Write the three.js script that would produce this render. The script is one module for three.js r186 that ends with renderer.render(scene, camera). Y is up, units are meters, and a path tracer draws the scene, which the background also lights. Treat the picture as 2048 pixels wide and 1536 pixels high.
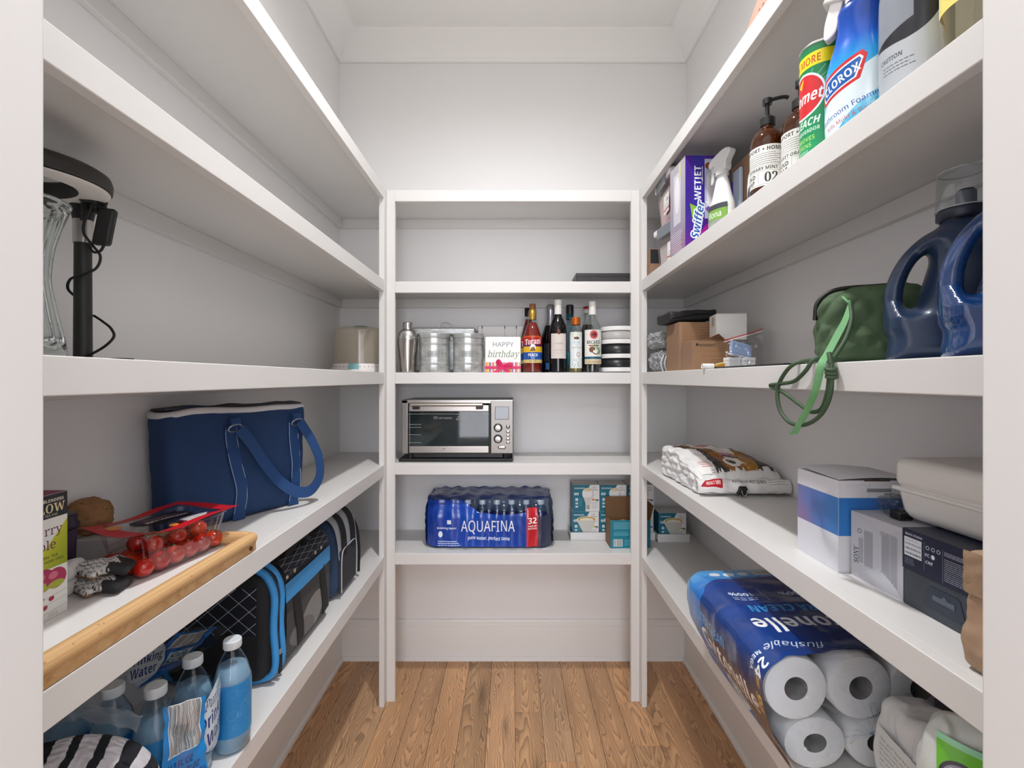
import * as THREE from 'three';
import { RoundedBoxGeometry } from 'three/addons/geometries/RoundedBoxGeometry.js';
import { mergeGeometries, mergeVertices, toCreasedNormals } from 'three/addons/utils/BufferGeometryUtils.js';
import { RectAreaLightUniformsLib } from 'three/addons/lights/RectAreaLightUniformsLib.js';
import { MarchingCubes } from 'three/addons/objects/MarchingCubes.js';
import { createNoise3D } from 'simplex-noise';

// ---------------------------------------------------------------- camera, exposure, large lights
const scene = new THREE.Scene();
scene.background = new THREE.Color(0x000000);
const EYE = 1.318;
const camera = new THREE.PerspectiveCamera(2 * Math.atan(768 / 940) * 180 / Math.PI, 4 / 3, 0.02, 30);
camera.position.set(0, EYE, 0);
camera.lookAt(0, EYE, -1);
camera.setViewOffset(2048, 1536, -2, 10, 2048, 1536);
scene.add(camera);
const renderer = new THREE.WebGLRenderer({ antialias: true });
renderer.toneMapping = THREE.LinearToneMapping;
renderer.toneMappingExposure = 1.27;
renderer.shadowMap.enabled = true;
RectAreaLightUniformsLib.init();
const LAMP = { x: 0, z: -1.0, power: 7.4, color: 0xf9f9fa };      // downlight in the pantry ceiling
const HALL = { x: 0, z: 1.25, y: 2.66, size: 1.3, power: 3.3, color: 0xf8f9ff };
const DAY = { y: 1.45, z: 2.74, w: 1.5, h: 1.9, power: 3.7, color: 0xf4f6ff };                     // tall window at the far end of that hall // panel on the ceiling of the hall behind the camera

// ---------------------------------------------------------------- helpers
let seed = 7;
const rnd = () => { seed = (seed * 1664525 + 1013904223) >>> 0; return seed / 4294967296; };
const rr = (a, b) => a + (b - a) * rnd();
const noise3 = createNoise3D(rnd);
const taken = new Map();
function numbered(name) {
  const k = taken.get(name) ?? 0; taken.set(name, k + 1);
  return k ? `${name}_${String(k).padStart(3, '0')}` : name;
}
function mesh(name, geo, mat) {
  const m = new THREE.Mesh(geo, mat); m.name = name; m.castShadow = m.receiveShadow = true; return m;
}
function tag(o, label, category, group, kind) {
  if (label) o.userData.label = label;
  if (category) o.userData.category = category;
  if (group) o.userData.group = group;
  if (kind) o.userData.kind = kind;
  return o;
}
function thing(name, label, category, [x, y, z] = [0, 0, 0], turn = 0, group) {
  const o = new THREE.Group(); o.name = numbered(name); o.position.set(x, y, z); o.rotation.y = turn;
  scene.add(o); return tag(o, label, category, group);
}
function part(name, geo, mat, parent, pos, rot, label) {
  const m = mesh(parent === scene ? numbered(name) : name, geo, mat);
  if (pos) m.position.set(...pos);
  if (rot) m.rotation.set(...rot);
  if (label) m.userData.label = label;
  parent.add(m); return m;
}
function copyOf(src, name, label, pos, turn, group) {
  const c = src.clone(); c.name = numbered(name ?? src.name.replace(/_\d{3}$/, '')); c.userData = { ...src.userData };
  if (label) c.userData.label = label;
  if (group) c.userData.group = group;
  if (pos) c.position.set(...pos);
  if (turn !== undefined) c.rotation.y = turn;
  scene.add(c); return c;
}
function struct(name, geo, mat) { const m = mesh(name, geo, mat); m.userData.kind = 'structure'; scene.add(m); return m; }
const box = (x0, y0, z0, x1, y1, z1) => { const g = new THREE.BoxGeometry(Math.abs(x1 - x0), Math.abs(y1 - y0), Math.abs(z1 - z0)); g.translate((x0 + x1) / 2, (y0 + y1) / 2, (z0 + z1) / 2); return g; };
const rbox = (w, h, d, r = 0.004, s = 3) => { const g = new RoundedBoxGeometry(w, h, d, s, r); g.translate(0, h / 2, 0); return g; };   // base at y = 0
const rboxAt = (x0, y0, z0, x1, y1, z1, r = 0.002, s = 2) => { const g = new RoundedBoxGeometry(Math.abs(x1 - x0), Math.abs(y1 - y0), Math.abs(z1 - z0), s, r); g.translate((x0 + x1) / 2, (y0 + y1) / 2, (z0 + z1) / 2); return g; };
const merge = (...gs) => mergeGeometries(gs.map((g) => { g = g.index ? g.toNonIndexed() : g; for (const k of Object.keys(g.attributes)) if (!['position', 'normal', 'uv'].includes(k)) g.deleteAttribute(k); return g; }));
const V2 = (a) => a.map(([x, y]) => new THREE.Vector2(x, y));
const V3 = (a) => a.map(([x, y, z]) => new THREE.Vector3(x, y, z));
function lathe(pts, seg = 40, smooth = 0) {   // pts: [radius, height]; smooth > 0 resamples by spline
  let p = V2(pts);
  if (smooth) p = new THREE.SplineCurve(p).getPoints(smooth).map((v) => new THREE.Vector2(Math.max(0, v.x), v.y));
  const g = new THREE.LatheGeometry(p, seg), q = g.attributes.position, ys = p.map((v) => v.y), lo = Math.min(...ys), hi = Math.max(...ys);
  for (let i = 0; i < q.count; i++) g.attributes.uv.setY(i, (q.getY(i) - lo) / (hi - lo || 1));   // v follows the height
  return g;
}
const creased = (g, a = 0.6) => toCreasedNormals(g, a);
const tube = (pts, r, seg = 40, rad = 8, closed = false) => new THREE.TubeGeometry(new THREE.CatmullRomCurve3(V3(pts), closed, 'centripetal'), seg, r, rad, closed);
const cyl = (r0, r1, h, seg = 32) => { const g = new THREE.CylinderGeometry(r1, r0, h, seg); g.translate(0, h / 2, 0); return g; };   // base at y = 0, r0 below
const wrapArc = (r, h, a, seg = 24) => new THREE.CylinderGeometry(r, r, h, seg, 1, true, -a / 2, a);   // label round a bottle, facing +z
function extr(pts, depth, bevel = 0, curveSeg = 8, holes) {
  const s = pts.isShape ? pts : new THREE.Shape(V2(pts));
  if (holes) for (const h of holes) s.holes.push(new THREE.Path(V2(h)));
  return new THREE.ExtrudeGeometry(s, { depth, bevelEnabled: bevel > 0, bevelSize: bevel, bevelThickness: bevel, bevelSegments: 4, curveSegments: curveSeg });
}
function splineShape(pts, n = 60) { return new THREE.CatmullRomCurve3(pts.map(([x, y]) => new THREE.Vector3(x, y, 0)), true, 'centripetal').getPoints(n).slice(0, -1).map((v) => [v.x, v.y]); }
function sheet(f, nu, nv) {   // open surface f(u, v) -> [x, y, z], uv as given
  const pos = [], uv = [], idx = [];
  for (let j = 0; j <= nv; j++) for (let i = 0; i <= nu; i++) { pos.push(...f(i / nu, j / nv)); uv.push(i / nu, j / nv); }
  for (let j = 0; j < nv; j++) for (let i = 0; i < nu; i++) { const a = j * (nu + 1) + i, b = a + 1, c = a + nu + 1, d = c + 1; idx.push(a, b, d, a, d, c); }
  const g = new THREE.BufferGeometry();
  g.setAttribute('position', new THREE.Float32BufferAttribute(pos, 3)); g.setAttribute('uv', new THREE.Float32BufferAttribute(uv, 2)); g.setIndex(idx); g.computeVertexNormals(); return g;
}
function deform(g, f) { const p = g.attributes.position; for (let i = 0; i < p.count; i++) { const [x, y, z] = f(p.getX(i), p.getY(i), p.getZ(i)); p.setXYZ(i, x, y, z); } g.computeVertexNormals(); return g; }
function softBox(w, h, d, r, n, f) {   // rounded box of n x n faces with welded corners, deformed by f; base at y = 0
  let g = new THREE.BoxGeometry(w, h, d, n, n, n); g.deleteAttribute('normal'); g.deleteAttribute('uv'); g = mergeVertices(g, 1e-5);
  const hw = w / 2 - r, hh = h / 2 - r, hd = d / 2 - r;
  const uv = []; { const p = g.attributes.position; for (let i = 0; i < p.count; i++) uv.push(p.getX(i) / w + 0.5, p.getY(i) / h + 0.5); } g.setAttribute('uv', new THREE.Float32BufferAttribute(uv, 2));
  return deform(g, (x, y, z) => {
    const cx = Math.max(-hw, Math.min(hw, x)), cy = Math.max(-hh, Math.min(hh, y)), cz = Math.max(-hd, Math.min(hd, z));
    const v = new THREE.Vector3(x - cx, y - cy, z - cz); if (v.length() > 1e-9) v.setLength(r);
    let q = [cx + v.x, cy + v.y + h / 2, cz + v.z]; if (f) q = f(...q); return q;
  });
}
function iso(f, c, half, res) {   // surface of f(x, y, z) = 0 (positive inside) in the cube of half size `half` round c
  const mc = new MarchingCubes(res, new THREE.MeshBasicMaterial(), false, false, 400000); mc.isolation = 0;
  const h = res / 2;
  for (let k = 0; k < res; k++) for (let j = 0; j < res; j++) for (let i = 0; i < res; i++) mc.field[i + j * res + k * res * res] = (i < 2 || j < 2 || k < 2 || i > res - 3 || j > res - 3 || k > res - 3) ? -1 : f(c[0] + (i - h) / h * half, c[1] + (j - h) / h * half, c[2] + (k - h) / h * half);
  mc.update(); const n = mc.count, g0 = new THREE.BufferGeometry(), p = new Float32Array(mc.positionArray.subarray(0, n * 3)), q = [];
  for (let i = 0; i < n; i++) { p[i * 3] = c[0] + p[i * 3] * half; p[i * 3 + 1] = c[1] + p[i * 3 + 1] * half; p[i * 3 + 2] = c[2] + p[i * 3 + 2] * half; } void q;
  g0.setAttribute('position', new THREE.BufferAttribute(p, 3)); const g = mergeVertices(g0, 1e-5); g.computeVertexNormals(); return g;
}
function strap(pts, width, n = [0, 0, 1], seg = 60, thick = 0.0022) {   // flat webbing along a curve, its broad side towards n
  const c = new THREE.CatmullRomCurve3(V3(pts), false, 'centripetal'), N = new THREE.Vector3(...n), pos = [], idx = [], uv = [];
  for (let i = 0; i <= seg; i++) { const p = c.getPointAt(i / seg), t = c.getTangentAt(i / seg), b = t.clone().cross(N).normalize(), m = b.clone().cross(t).normalize(); for (const [a, e] of [[-1, -1], [1, -1], [1, 1], [-1, 1]]) { const q = p.clone().addScaledVector(b, a * width / 2).addScaledVector(m, e * thick / 2); pos.push(q.x, q.y, q.z); uv.push(a * 0.5 + 0.5, i / seg * c.getLength() / width); } }
  for (let i = 0; i < seg; i++) for (let k = 0; k < 4; k++) { const a = i * 4 + k, b = i * 4 + (k + 1) % 4; idx.push(a, a + 4, b, b, a + 4, b + 4); }
  const e = seg * 4; idx.push(0, 1, 2, 0, 2, 3, e, e + 2, e + 1, e, e + 3, e + 2);
  const g = new THREE.BufferGeometry(); g.setAttribute('position', new THREE.Float32BufferAttribute(pos, 3)); g.setAttribute('uv', new THREE.Float32BufferAttribute(uv, 2)); g.setIndex(idx); const f = g.toNonIndexed(); f.computeVertexNormals(); return toCreasedNormals(f, 0.7);
}
function sdPoly(pts, x, y) {   // distance to a closed outline, positive inside
  let d = 1e9, s = -1;
  for (let i = 0, j = pts.length - 1; i < pts.length; j = i++) {
    const [ax, ay] = pts[i], [bx, by] = pts[j], ex = bx - ax, ey = by - ay, wx = x - ax, wy = y - ay, t = Math.max(0, Math.min(1, (wx * ex + wy * ey) / (ex * ex + ey * ey || 1e-12)));
    d = Math.min(d, (wx - ex * t) ** 2 + (wy - ey * t) ** 2);
    if ((ay > y) !== (by > y) && x < (bx - ax) * (y - ay) / (by - ay) + ax) s = -s;
  }
  return s * Math.sqrt(d);
}
const panel = (w, h) => new THREE.PlaneGeometry(w, h);
const S = (c, rough = 0.5, metal = 0, extra = {}) => new THREE.MeshPhysicalMaterial({ color: c, roughness: rough, metalness: metal, ...extra });
const clearMat = (c = 0xffffff, rough = 0.03, extra = {}) => new THREE.MeshPhysicalMaterial({ color: c, roughness: rough, transmission: 1, thickness: 0, ior: 1.5, ...extra });
function canvasTex(w, h, draw, srgb = true) {
  const c = document.createElement('canvas'); c.width = w; c.height = h; const x = c.getContext('2d'); draw(x, w, h);
  const t = new THREE.CanvasTexture(c); if (srgb) t.colorSpace = THREE.SRGBColorSpace; t.magFilter = THREE.LinearFilter; return t;
}
const print = (w, h, draw, rough = 0.5, extra = {}) => new THREE.MeshPhysicalMaterial({ map: canvasTex(w, h, draw), roughness: rough, ...extra });
const F = (x, c, a, b, w, h) => { x.fillStyle = c; x.fillRect(a, b, w, h); };
function T(x, s, px, py, size, color, o = {}) {   // text; o: font, bold, italic, align, rot, max, sx
  x.save(); x.translate(px, py); if (o.rot) x.rotate(o.rot); if (o.sx) x.scale(o.sx, 1);
  x.font = `${o.italic ? 'italic ' : ''}${o.bold ? 'bold ' : ''}${size}px ${o.font ?? 'sans-serif'}`; x.textAlign = o.align ?? 'center'; x.textBaseline = 'middle';
  if (o.stroke) { x.lineWidth = o.lw ?? size / 6; x.strokeStyle = o.stroke; x.lineJoin = 'round'; x.strokeText(s, 0, 0); }
  x.fillStyle = color; if (o.max) x.fillText(s, 0, 0, o.max); else x.fillText(s, 0, 0); x.restore();
}
function lines(x, a, b, w, n, step, color, lw = 2) { x.strokeStyle = color; x.lineWidth = lw; for (let i = 0; i < n; i++) { x.setLineDash([rr(6, 20), rr(2, 5), rr(10, 26), rr(2, 6)]); x.beginPath(); x.moveTo(a, b + i * step); x.lineTo(a + w * rr(0.8, 1), b + i * step); x.stroke(); } x.setLineDash([]); }
function poly(x, c, pts) { x.fillStyle = c; x.beginPath(); pts.forEach(([a, b], i) => i ? x.lineTo(a, b) : x.moveTo(a, b)); x.closePath(); x.fill(); }
function ell(x, c, a, b, ra, rb, rot = 0) { x.fillStyle = c; x.beginPath(); x.ellipse(a, b, ra, rb, rot, 0, 7); x.fill(); }
function bars(x, a, b, w, h, vertical = true) { F(x, '#fff', a, b, w, h); let q = 4; while (q < (vertical ? w : h) - 6) { const k = rr(1, 4); if (vertical) F(x, '#111', a + q, b + 3, k, h - 6); else F(x, '#111', a + 3, b + q, w - 6, k); q += k + rr(1.5, 4); } }

// ---------------------------------------------------------------- room shell
const W = 0.819, BACK = -2.221, FRONT = -0.409, CEIL = 2.907;
const wallMat = S(0xf0efee, 0.55), trimMat = S(0xe2e0dd, 0.38), ceilMat = S(0xf3f2f0, 0.42), baseMat = S(0xf0efec, 0.4);

// oak flooring: computed boards, a few grain variants
function oakTexture(k) {
  const w = 160, h = 1024, data = new Uint8Array(w * h * 4), cx = [0.5, 0.25, 1.4, 0.7, -0.6, 0.45][k], stretch = [0.055, 0.075, 0.03, 0.045, 0.025, 0.09][k];
  for (let j = 0; j < h; j++) for (let i = 0; i < w; i++) {
    const u = i / w, v = j / h * 12;
    const warp = 0.16 * noise3(u * 1.5, v * 0.32, k * 7.1) + 0.05 * noise3(u * 4, v * 1.3, k * 3.3);
    const d = Math.sqrt((u - cx + warp) ** 2 + ((v - 6 - 2 * Math.sin(k * 2)) * stretch) ** 2);
    const ring = d * (k % 2 ? 17 : 13) + 0.5 * noise3(u * 2, v * 0.5, k + 40);
    const t = ring - Math.floor(ring), grain = Math.pow(t, 2.4) * (1 - Math.pow(t, 22));
    const pore = noise3(u * 95, v * 2.6, k * 5), fine = noise3(u * 40, v * 0.9, k + 9);
    const knot = k === 1 ? Math.exp(-(((u - 0.68) * 7) ** 2 + ((v - 3.2) * 1.3) ** 2)) : k === 4 ? Math.exp(-(((u - 0.35) * 9) ** 2 + ((v - 9.1) * 2) ** 2)) : 0;
    let b = 1.06 - 0.34 * grain - 0.06 * Math.max(0, pore) * (0.5 + grain) + 0.06 * fine - 0.26 * knot + 0.08 * noise3(u * 0.8, v * 0.16, k * 11);
    b = Math.max(0.2, b);
    const o = (j * w + i) * 4; data[o] = Math.min(255, 206 * b); data[o + 1] = Math.min(255, 168 * b * (0.985 + 0.02 * b)); data[o + 2] = Math.min(255, 131 * b * (0.96 + 0.05 * b)); data[o + 3] = 255;
  }
  const t = new THREE.DataTexture(data, w, h); t.colorSpace = THREE.SRGBColorSpace; t.magFilter = THREE.LinearFilter; t.needsUpdate = true; t.wrapT = t.wrapS = THREE.RepeatWrapping; return t;
}
const floor = struct('floor', box(-1.3, -0.12, -2.35, 1.3, -0.012, 2.75), S(0x7a5a3c, 0.5));
const oak = Array.from({ length: 6 }, (_, k) => oakTexture(k));
const tints = [0xf4efea, 0xe8dcd0, 0xfff4ea, 0xdcd4c8, 0xf8eadb, 0xeee4d8];
const oakMats = []; for (let k = 0; k < 6; k++) for (let t = 0; t < 3; t++) oakMats.push(new THREE.MeshPhysicalMaterial({ map: oak[k], color: tints[(k + t * 2) % 6], roughness: 0.42, bumpMap: oak[k], bumpScale: 0.0004 }));
const PW = 0.1046;
for (let c = 0; c < 16; c++) {
  const x0 = -W - 0.01 + c * PW; let z = BACK - 0.02 - (c * 0.37 % 1) * 0.5;
  while (z < 0.3) {
    const len = 0.75 + 0.85 * rnd(), z0 = Math.max(z, BACK - 0.02), z1 = Math.min(z + len, 0.32);
    if (z1 - z0 > 0.05) {
      const g = rboxAt(x0 + 0.0005, -0.0125, z0 + 0.0006, x0 + PW - 0.0005, 0, z1 - 0.0006, 0.0011, 1);
      const p = g.attributes.position, uv = g.attributes.uv, off = rnd(), flip = rnd() > 0.5;
      for (let i = 0; i < p.count; i++) { const u = (p.getX(i) - x0) / PW; uv.setXY(i, flip ? 1 - u : u, off + (p.getZ(i) - z0) / 1.25); }
      part('floor_plank', g, oakMats[Math.floor(rnd() * 18)], floor);
    }
    z += len;
  }
}
// walls (with thickness); the front wall has the door opening through which the camera looks
const T0 = 0.12;
struct('wall_left', box(-W - T0, 0, BACK - T0, -W, CEIL, FRONT), wallMat);
struct('wall_right', box(W, 0, BACK - T0, W + T0, CEIL, FRONT), wallMat);
struct('wall_back', box(-W, 0, BACK - T0, W, CEIL, BACK), wallMat);
struct('ceiling', box(-1.45, CEIL, BACK - T0, 1.45, CEIL + 0.1, 2.85), ceilMat);
const DW = 0.409, DH = 2.06;
struct('wall_front', merge(box(-1.3, 0, FRONT, -DW - 0.02, CEIL, FRONT + 0.115), box(DW + 0.02, 0, FRONT, 1.3, CEIL, FRONT + 0.115), box(-DW - 0.02, DH + 0.02, FRONT, DW + 0.02, CEIL, FRONT + 0.115)), wallMat);
const frame = struct('door_1', rboxAt(-DW - 0.02, 0, FRONT - 0.002, -DW, DH, FRONT + 0.117, 0.003), trimMat);
part('door_jamb', rboxAt(DW, 0, FRONT - 0.002, DW + 0.02, DH, FRONT + 0.117, 0.003), trimMat, frame);
part('door_head', box(-DW, DH, FRONT - 0.002, DW, DH + 0.02, FRONT + 0.117), trimMat, frame);
// hall behind the camera
struct('wall_hall_left', box(-1.42, 0, FRONT + 0.115, -1.3, CEIL, 2.75), wallMat);
struct('wall_hall_right', box(1.3, 0, FRONT + 0.115, 1.42, CEIL, 2.75), wallMat);
struct('wall_hall_end', box(-1.42, 0, 2.75, 1.42, CEIL, 2.85), wallMat);

function loopTrim(profile, closed = true) {   // profile: [inset from the wall, height]; runs round the four pantry walls
  const pos = [], idx = [], n = profile.length;
  const corners = [[-1, BACK, 1], [1, BACK, 1], [1, FRONT, -1], [-1, FRONT, -1]];
  for (let c = 0; c < 5; c++) { const [sx, z, sz] = corners[c % 4]; for (const [p, h] of profile) pos.push(sx * (W - p), h, z + sz * p); }
  for (let c = 0; c < 4; c++) for (let i = 0; i < n - 1; i++) { const a = c * n + i, b = a + 1, d = a + n, e = d + 1; idx.push(a, d, e, a, e, b); }
  let g = new THREE.BufferGeometry(); g.setAttribute('position', new THREE.Float32BufferAttribute(pos, 3)); g.setIndex(idx);
  g = g.toNonIndexed(); g.computeVertexNormals(); return toCreasedNormals(g, 0.5);
}
const h0 = 2.8095;   // crown moulding
const crown = [[0.0005, h0], [0.010, h0], [0.011, h0 + 0.006], [0.015, h0 + 0.0105], [0.0165, h0 + 0.012], [0.0175, h0 + 0.018]];
for (let i = 0; i <= 10; i++) { const t = i / 10; crown.push([0.02 + 0.076 * t - 0.006 * Math.sin(Math.PI * t) , h0 + 0.022 + 0.062 * t + 0.004 * Math.sin(Math.PI * t)]); }
crown.push([0.1, CEIL - 0.012], [0.104, CEIL - 0.008], [0.105, CEIL - 0.005], [0.112, CEIL - 0.004], [0.1125, CEIL]);
struct('trim_1', loopTrim(crown), ceilMat);

function baseboard(name, len, place) {   // profile extruded along +x
  const s = new THREE.Shape(V2([[0, 0], [0.028, 0], [0.028, 0.006], [0.026, 0.014], [0.02, 0.018], [0.016, 0.0185], [0.016, 0.158], [0.0135, 0.16], [0.0125, 0.166], [0.0125, 0.178], [0.010, 0.183], [0.005, 0.186], [0, 0.186]]));
  const g = new THREE.ExtrudeGeometry(s, { depth: len, bevelEnabled: false }); const o = struct(name, creased(g, 0.3), baseMat); place(o); return o;
}
baseboard('baseboard_left', 1.81, (o) => { o.position.set(-W, 0, BACK); });
baseboard('baseboard_back', 2 * W, (o) => { o.rotation.y = -Math.PI / 2; o.position.set(W, 0, BACK); });
baseboard('baseboard_right', 1.81, (o) => { o.rotation.y = Math.PI; o.position.set(W, 0, FRONT); });

// ---------------------------------------------------------------- shelves
const SH = [0.606, 0.973, 1.3445, 1.716, 2.089], ZF = -1.918, ZS = -1.885, XA = 0.517, LIP = 0.046, BOARD = 0.0215, XI = 0.482;
const ord = ['lowest', 'second lowest', 'middle', 'second highest', 'top'];
const side = [['left wall', -1, ['holding bottled water and pet carriers', 'holding the wooden tray and blue tote', 'holding the ring light and glass vase', 'left empty above the ring light', 'left empty near the ceiling']],
  ['right wall', 1, ['holding the toilet paper pack', 'holding the dog food bag', 'holding the green pouch and blue jugs', 'holding the soap and cleaning bottles', 'with a salmon paper on it']]];
for (const [wall, sx, what] of side) SH.forEach((h, i) => {
  const o = thing('wall_shelf', `${ord[i]} long white shelf on the ${wall} ${what[i]}`, 'shelf', [0, h, 0], 0);
  const X = (a) => sx * a;
  part('shelf_board', rboxAt(X(XA + 0.019), -BOARD, FRONT - 0.001, X(W - 0.0005), 0, BACK + 0.0015, 0.0012), trimMat, o);
  part('front_lip', rboxAt(X(XA), -LIP, FRONT - 0.001, X(XA + 0.02), 0.0002, ZS + 0.0005, 0.0018), trimMat, o);
  part('wall_cleat', rboxAt(X(W - 0.019), -BOARD - 0.042, FRONT - 0.001, X(W), -BOARD, BACK + 0.001, 0.0015), trimMat, o);
});
SH.forEach((h, i) => {
  const what = ['holding a blue water pack and bulb boxes', 'holding the toaster oven', 'holding canisters and liquor bottles', 'with one flat dark box', 'left bare at the top of the frame'][i];
  const o = thing('back_shelf', `${ord[i]} short white shelf at the far end ${what}`, 'shelf', [0, h, 0], 0);
  part('shelf_board', rboxAt(-XA - 0.018, -BOARD, ZF - 0.0195, XA + 0.018, 0, BACK + 0.0015, 0.0012), trimMat, o);
  part('front_lip', rboxAt(-XI, -LIP, ZF, XI, 0.0002, ZF - 0.02, 0.0018), trimMat, o);
  part('wall_cleat', rboxAt(-W + 0.019, -BOARD - 0.042, BACK + 0.019, W - 0.019, -BOARD, BACK, 0.0015), trimMat, o);
});
for (const [sx, which] of [[-1, 'beside the cake carrier'], [1, 'beside the bulb boxes']]) {
  const o = thing('corner_post', `white shelf post standing on the wood floor ${which}`, 'post', [0, 0, 0], 0);
  part('side_stile', rboxAt(sx * XA, 0, ZS, sx * (XA + 0.021), SH[4], ZS - 0.038, 0.0018), trimMat, o);
  part('face_stile', rboxAt(sx * XI, 0, ZF, sx * (XA - 0.0004), SH[4], ZF - 0.02, 0.0018), trimMat, o);
}

// ---------------------------------------------------------------- lamps
{
  const o = thing('ceiling_lamp', 'round white downlight set flush in the pantry ceiling', 'lamp', [LAMP.x, CEIL, LAMP.z]);
  part('trim_ring', lathe([[0.058, -0.001], [0.062, -0.006], [0.088, -0.004], [0.09, 0], [0.058, 0], [0.058, -0.001]], 40), ceilMat, o);
  part('diffuser', cyl(0.058, 0.058, 0.003, 40), new THREE.MeshStandardMaterial({ color: 0xffffff, emissive: LAMP.color, emissiveIntensity: 3 }), o, [0, -0.003, 0]);
  const l = new THREE.SpotLight(LAMP.color, LAMP.power, 0, 1.42, 1, 2); l.castShadow = true; l.shadow.radius = 2.2; l.position.set(0, -0.012, 0); l.target.position.set(0, -1, 0); o.add(l, l.target);
}
{
  const o = thing('ceiling_panel', 'square light panel on the hall ceiling', 'lamp', [HALL.x, HALL.y, HALL.z]);
  part('diffuser', box(-HALL.size / 2, 0.004, -HALL.size / 2, HALL.size / 2, 0.012, HALL.size / 2), new THREE.MeshStandardMaterial({ color: 0xffffff, emissive: HALL.color, emissiveIntensity: 1.2 }), o);
  part('housing', merge(box(-HALL.size / 2 - 0.02, 0.013, -HALL.size / 2 - 0.02, HALL.size / 2 + 0.02, CEIL - HALL.y, HALL.size / 2 + 0.02)), trimMat, o);
  const l = new THREE.RectAreaLight(HALL.color, HALL.power, HALL.size, HALL.size); l.position.set(0, 0, 0); l.rotation.x = -Math.PI / 2; o.add(l);
}
{
  const o = struct('window_1', merge(box(-DAY.w / 2 - 0.07, DAY.y - DAY.h / 2 - 0.07, DAY.z - 0.03, -DAY.w / 2, DAY.y + DAY.h / 2 + 0.07, DAY.z + 0.009), box(DAY.w / 2, DAY.y - DAY.h / 2 - 0.07, DAY.z - 0.03, DAY.w / 2 + 0.07, DAY.y + DAY.h / 2 + 0.07, DAY.z + 0.009),
    box(-DAY.w / 2, DAY.y + DAY.h / 2, DAY.z - 0.03, DAY.w / 2, DAY.y + DAY.h / 2 + 0.07, DAY.z + 0.009), box(-DAY.w / 2, DAY.y - DAY.h / 2 - 0.07, DAY.z - 0.03, DAY.w / 2, DAY.y - DAY.h / 2, DAY.z + 0.009)), trimMat);
  part('window_pane', box(-DAY.w / 2, DAY.y - DAY.h / 2, DAY.z, DAY.w / 2, DAY.y + DAY.h / 2, DAY.z + 0.008), new THREE.MeshStandardMaterial({ color: 0xffffff, emissive: DAY.color, emissiveIntensity: 1.2 }), o);
  const l = new THREE.RectAreaLight(DAY.color, DAY.power, DAY.w, DAY.h); l.position.set(0, DAY.y, DAY.z - 0.005); scene.add(l);   // faces -z, into the hall
}

// ================================================================ right wall, second highest shelf: soaps and cleaners
const kraft = S(0x94735a, 0.75), kraftDark = S(0x6f4a2c, 0.8), whitePlastic = S(0xf1f1ef, 0.35), blackPlastic = S(0x17181a, 0.38), greyPlastic = S(0x5d6570, 0.4), steel = S(0xc9c9c6, 0.28, 1);
const clearPlastic = clearMat(0xf4f7f8, 0.06), frosted = clearMat(0xe9eef0, 0.14);
const face = (x, z) => Math.atan2(-x, -z);   // turn that points a thing's front at the doorway
{
  // stacked food containers
  const lidMat = S(0xf4f4f4, 0.35), clipMat = S(0x7d848c, 0.35), rose = S(0xd6b4ae, 0.7), oats = S(0xd9d3cb, 0.8);
  const mk = (label, y, x, turn, w, h, d, fill, fh) => {
    const o = thing('food_container', label, 'container', [x, SH[3] + y, -1.715], turn, 'lidded food containers beside the mop kit box');
    part('body', deform(rbox(w, h - 0.02, d, 0.014, 3), (a, b, c) => { const k = 0.86 + 0.14 * b / h; return [a * k, b, c * k]; }), clearMat(0xf3eef0, 0.08), o);
    const f = part('contents', deform(rbox(w - 0.012, fh, d - 0.012, 0.012, 3), (a, b, c) => { const k = 0.86 + 0.14 * b / h; return [a * k, b + 0.004, c * k]; }), fill, o); void f;
    part('lid', rboxAt(-w / 2 - 0.004, h - 0.024, -d / 2 - 0.004, w / 2 + 0.004, h, d / 2 + 0.004, 0.006), lidMat, o);
    for (const s of [-1, 1]) part('clip', rboxAt(s * (w / 2 + 0.004), h - 0.045, -d * 0.3, s * (w / 2 + 0.009), h - 0.006, d * 0.3, 0.002), clipMat, o);
    const lab = print(96, 128, (x2) => { F(x2, '#f7f5f2', 0, 0, 96, 128); T(x2, '15', 62, 40, 34, '#36406a', { bold: true }); F(x2, '#d46a6a', 0, 96, 96, 14); lines(x2, 8, 66, 80, 4, 8, '#8b8b95'); }, 0.5);
    part('label', panel(d * 0.35, h * 0.4), lab, o, [-w / 2 * 0.94 - 0.001, h * 0.38, d * 0.18], [0, -Math.PI / 2, 0]);
    return o;
  };
  mk('clear food container with white lid standing on the shelf, lower of the two', 0, 0.64, 0.12, 0.17, 0.166, 0.2, oats, 0.1);
  mk('clear food container of rosy contents, upper of the two stacked', 0.1665, 0.632, -0.06, 0.17, 0.17, 0.2, rose, 0.115);
  const b = thing('carton', 'small brown carton behind the food containers beside the post', 'box', [0.6, SH[3], -1.865]);
  part('body', rbox(0.12, 0.115, 0.035, 0.002), kraft, b);
  part('printed_band', panel(0.12, 0.055), S(0x1c1b1a, 0.6), b, [0, 0.084, 0.0181]);
}
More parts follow.
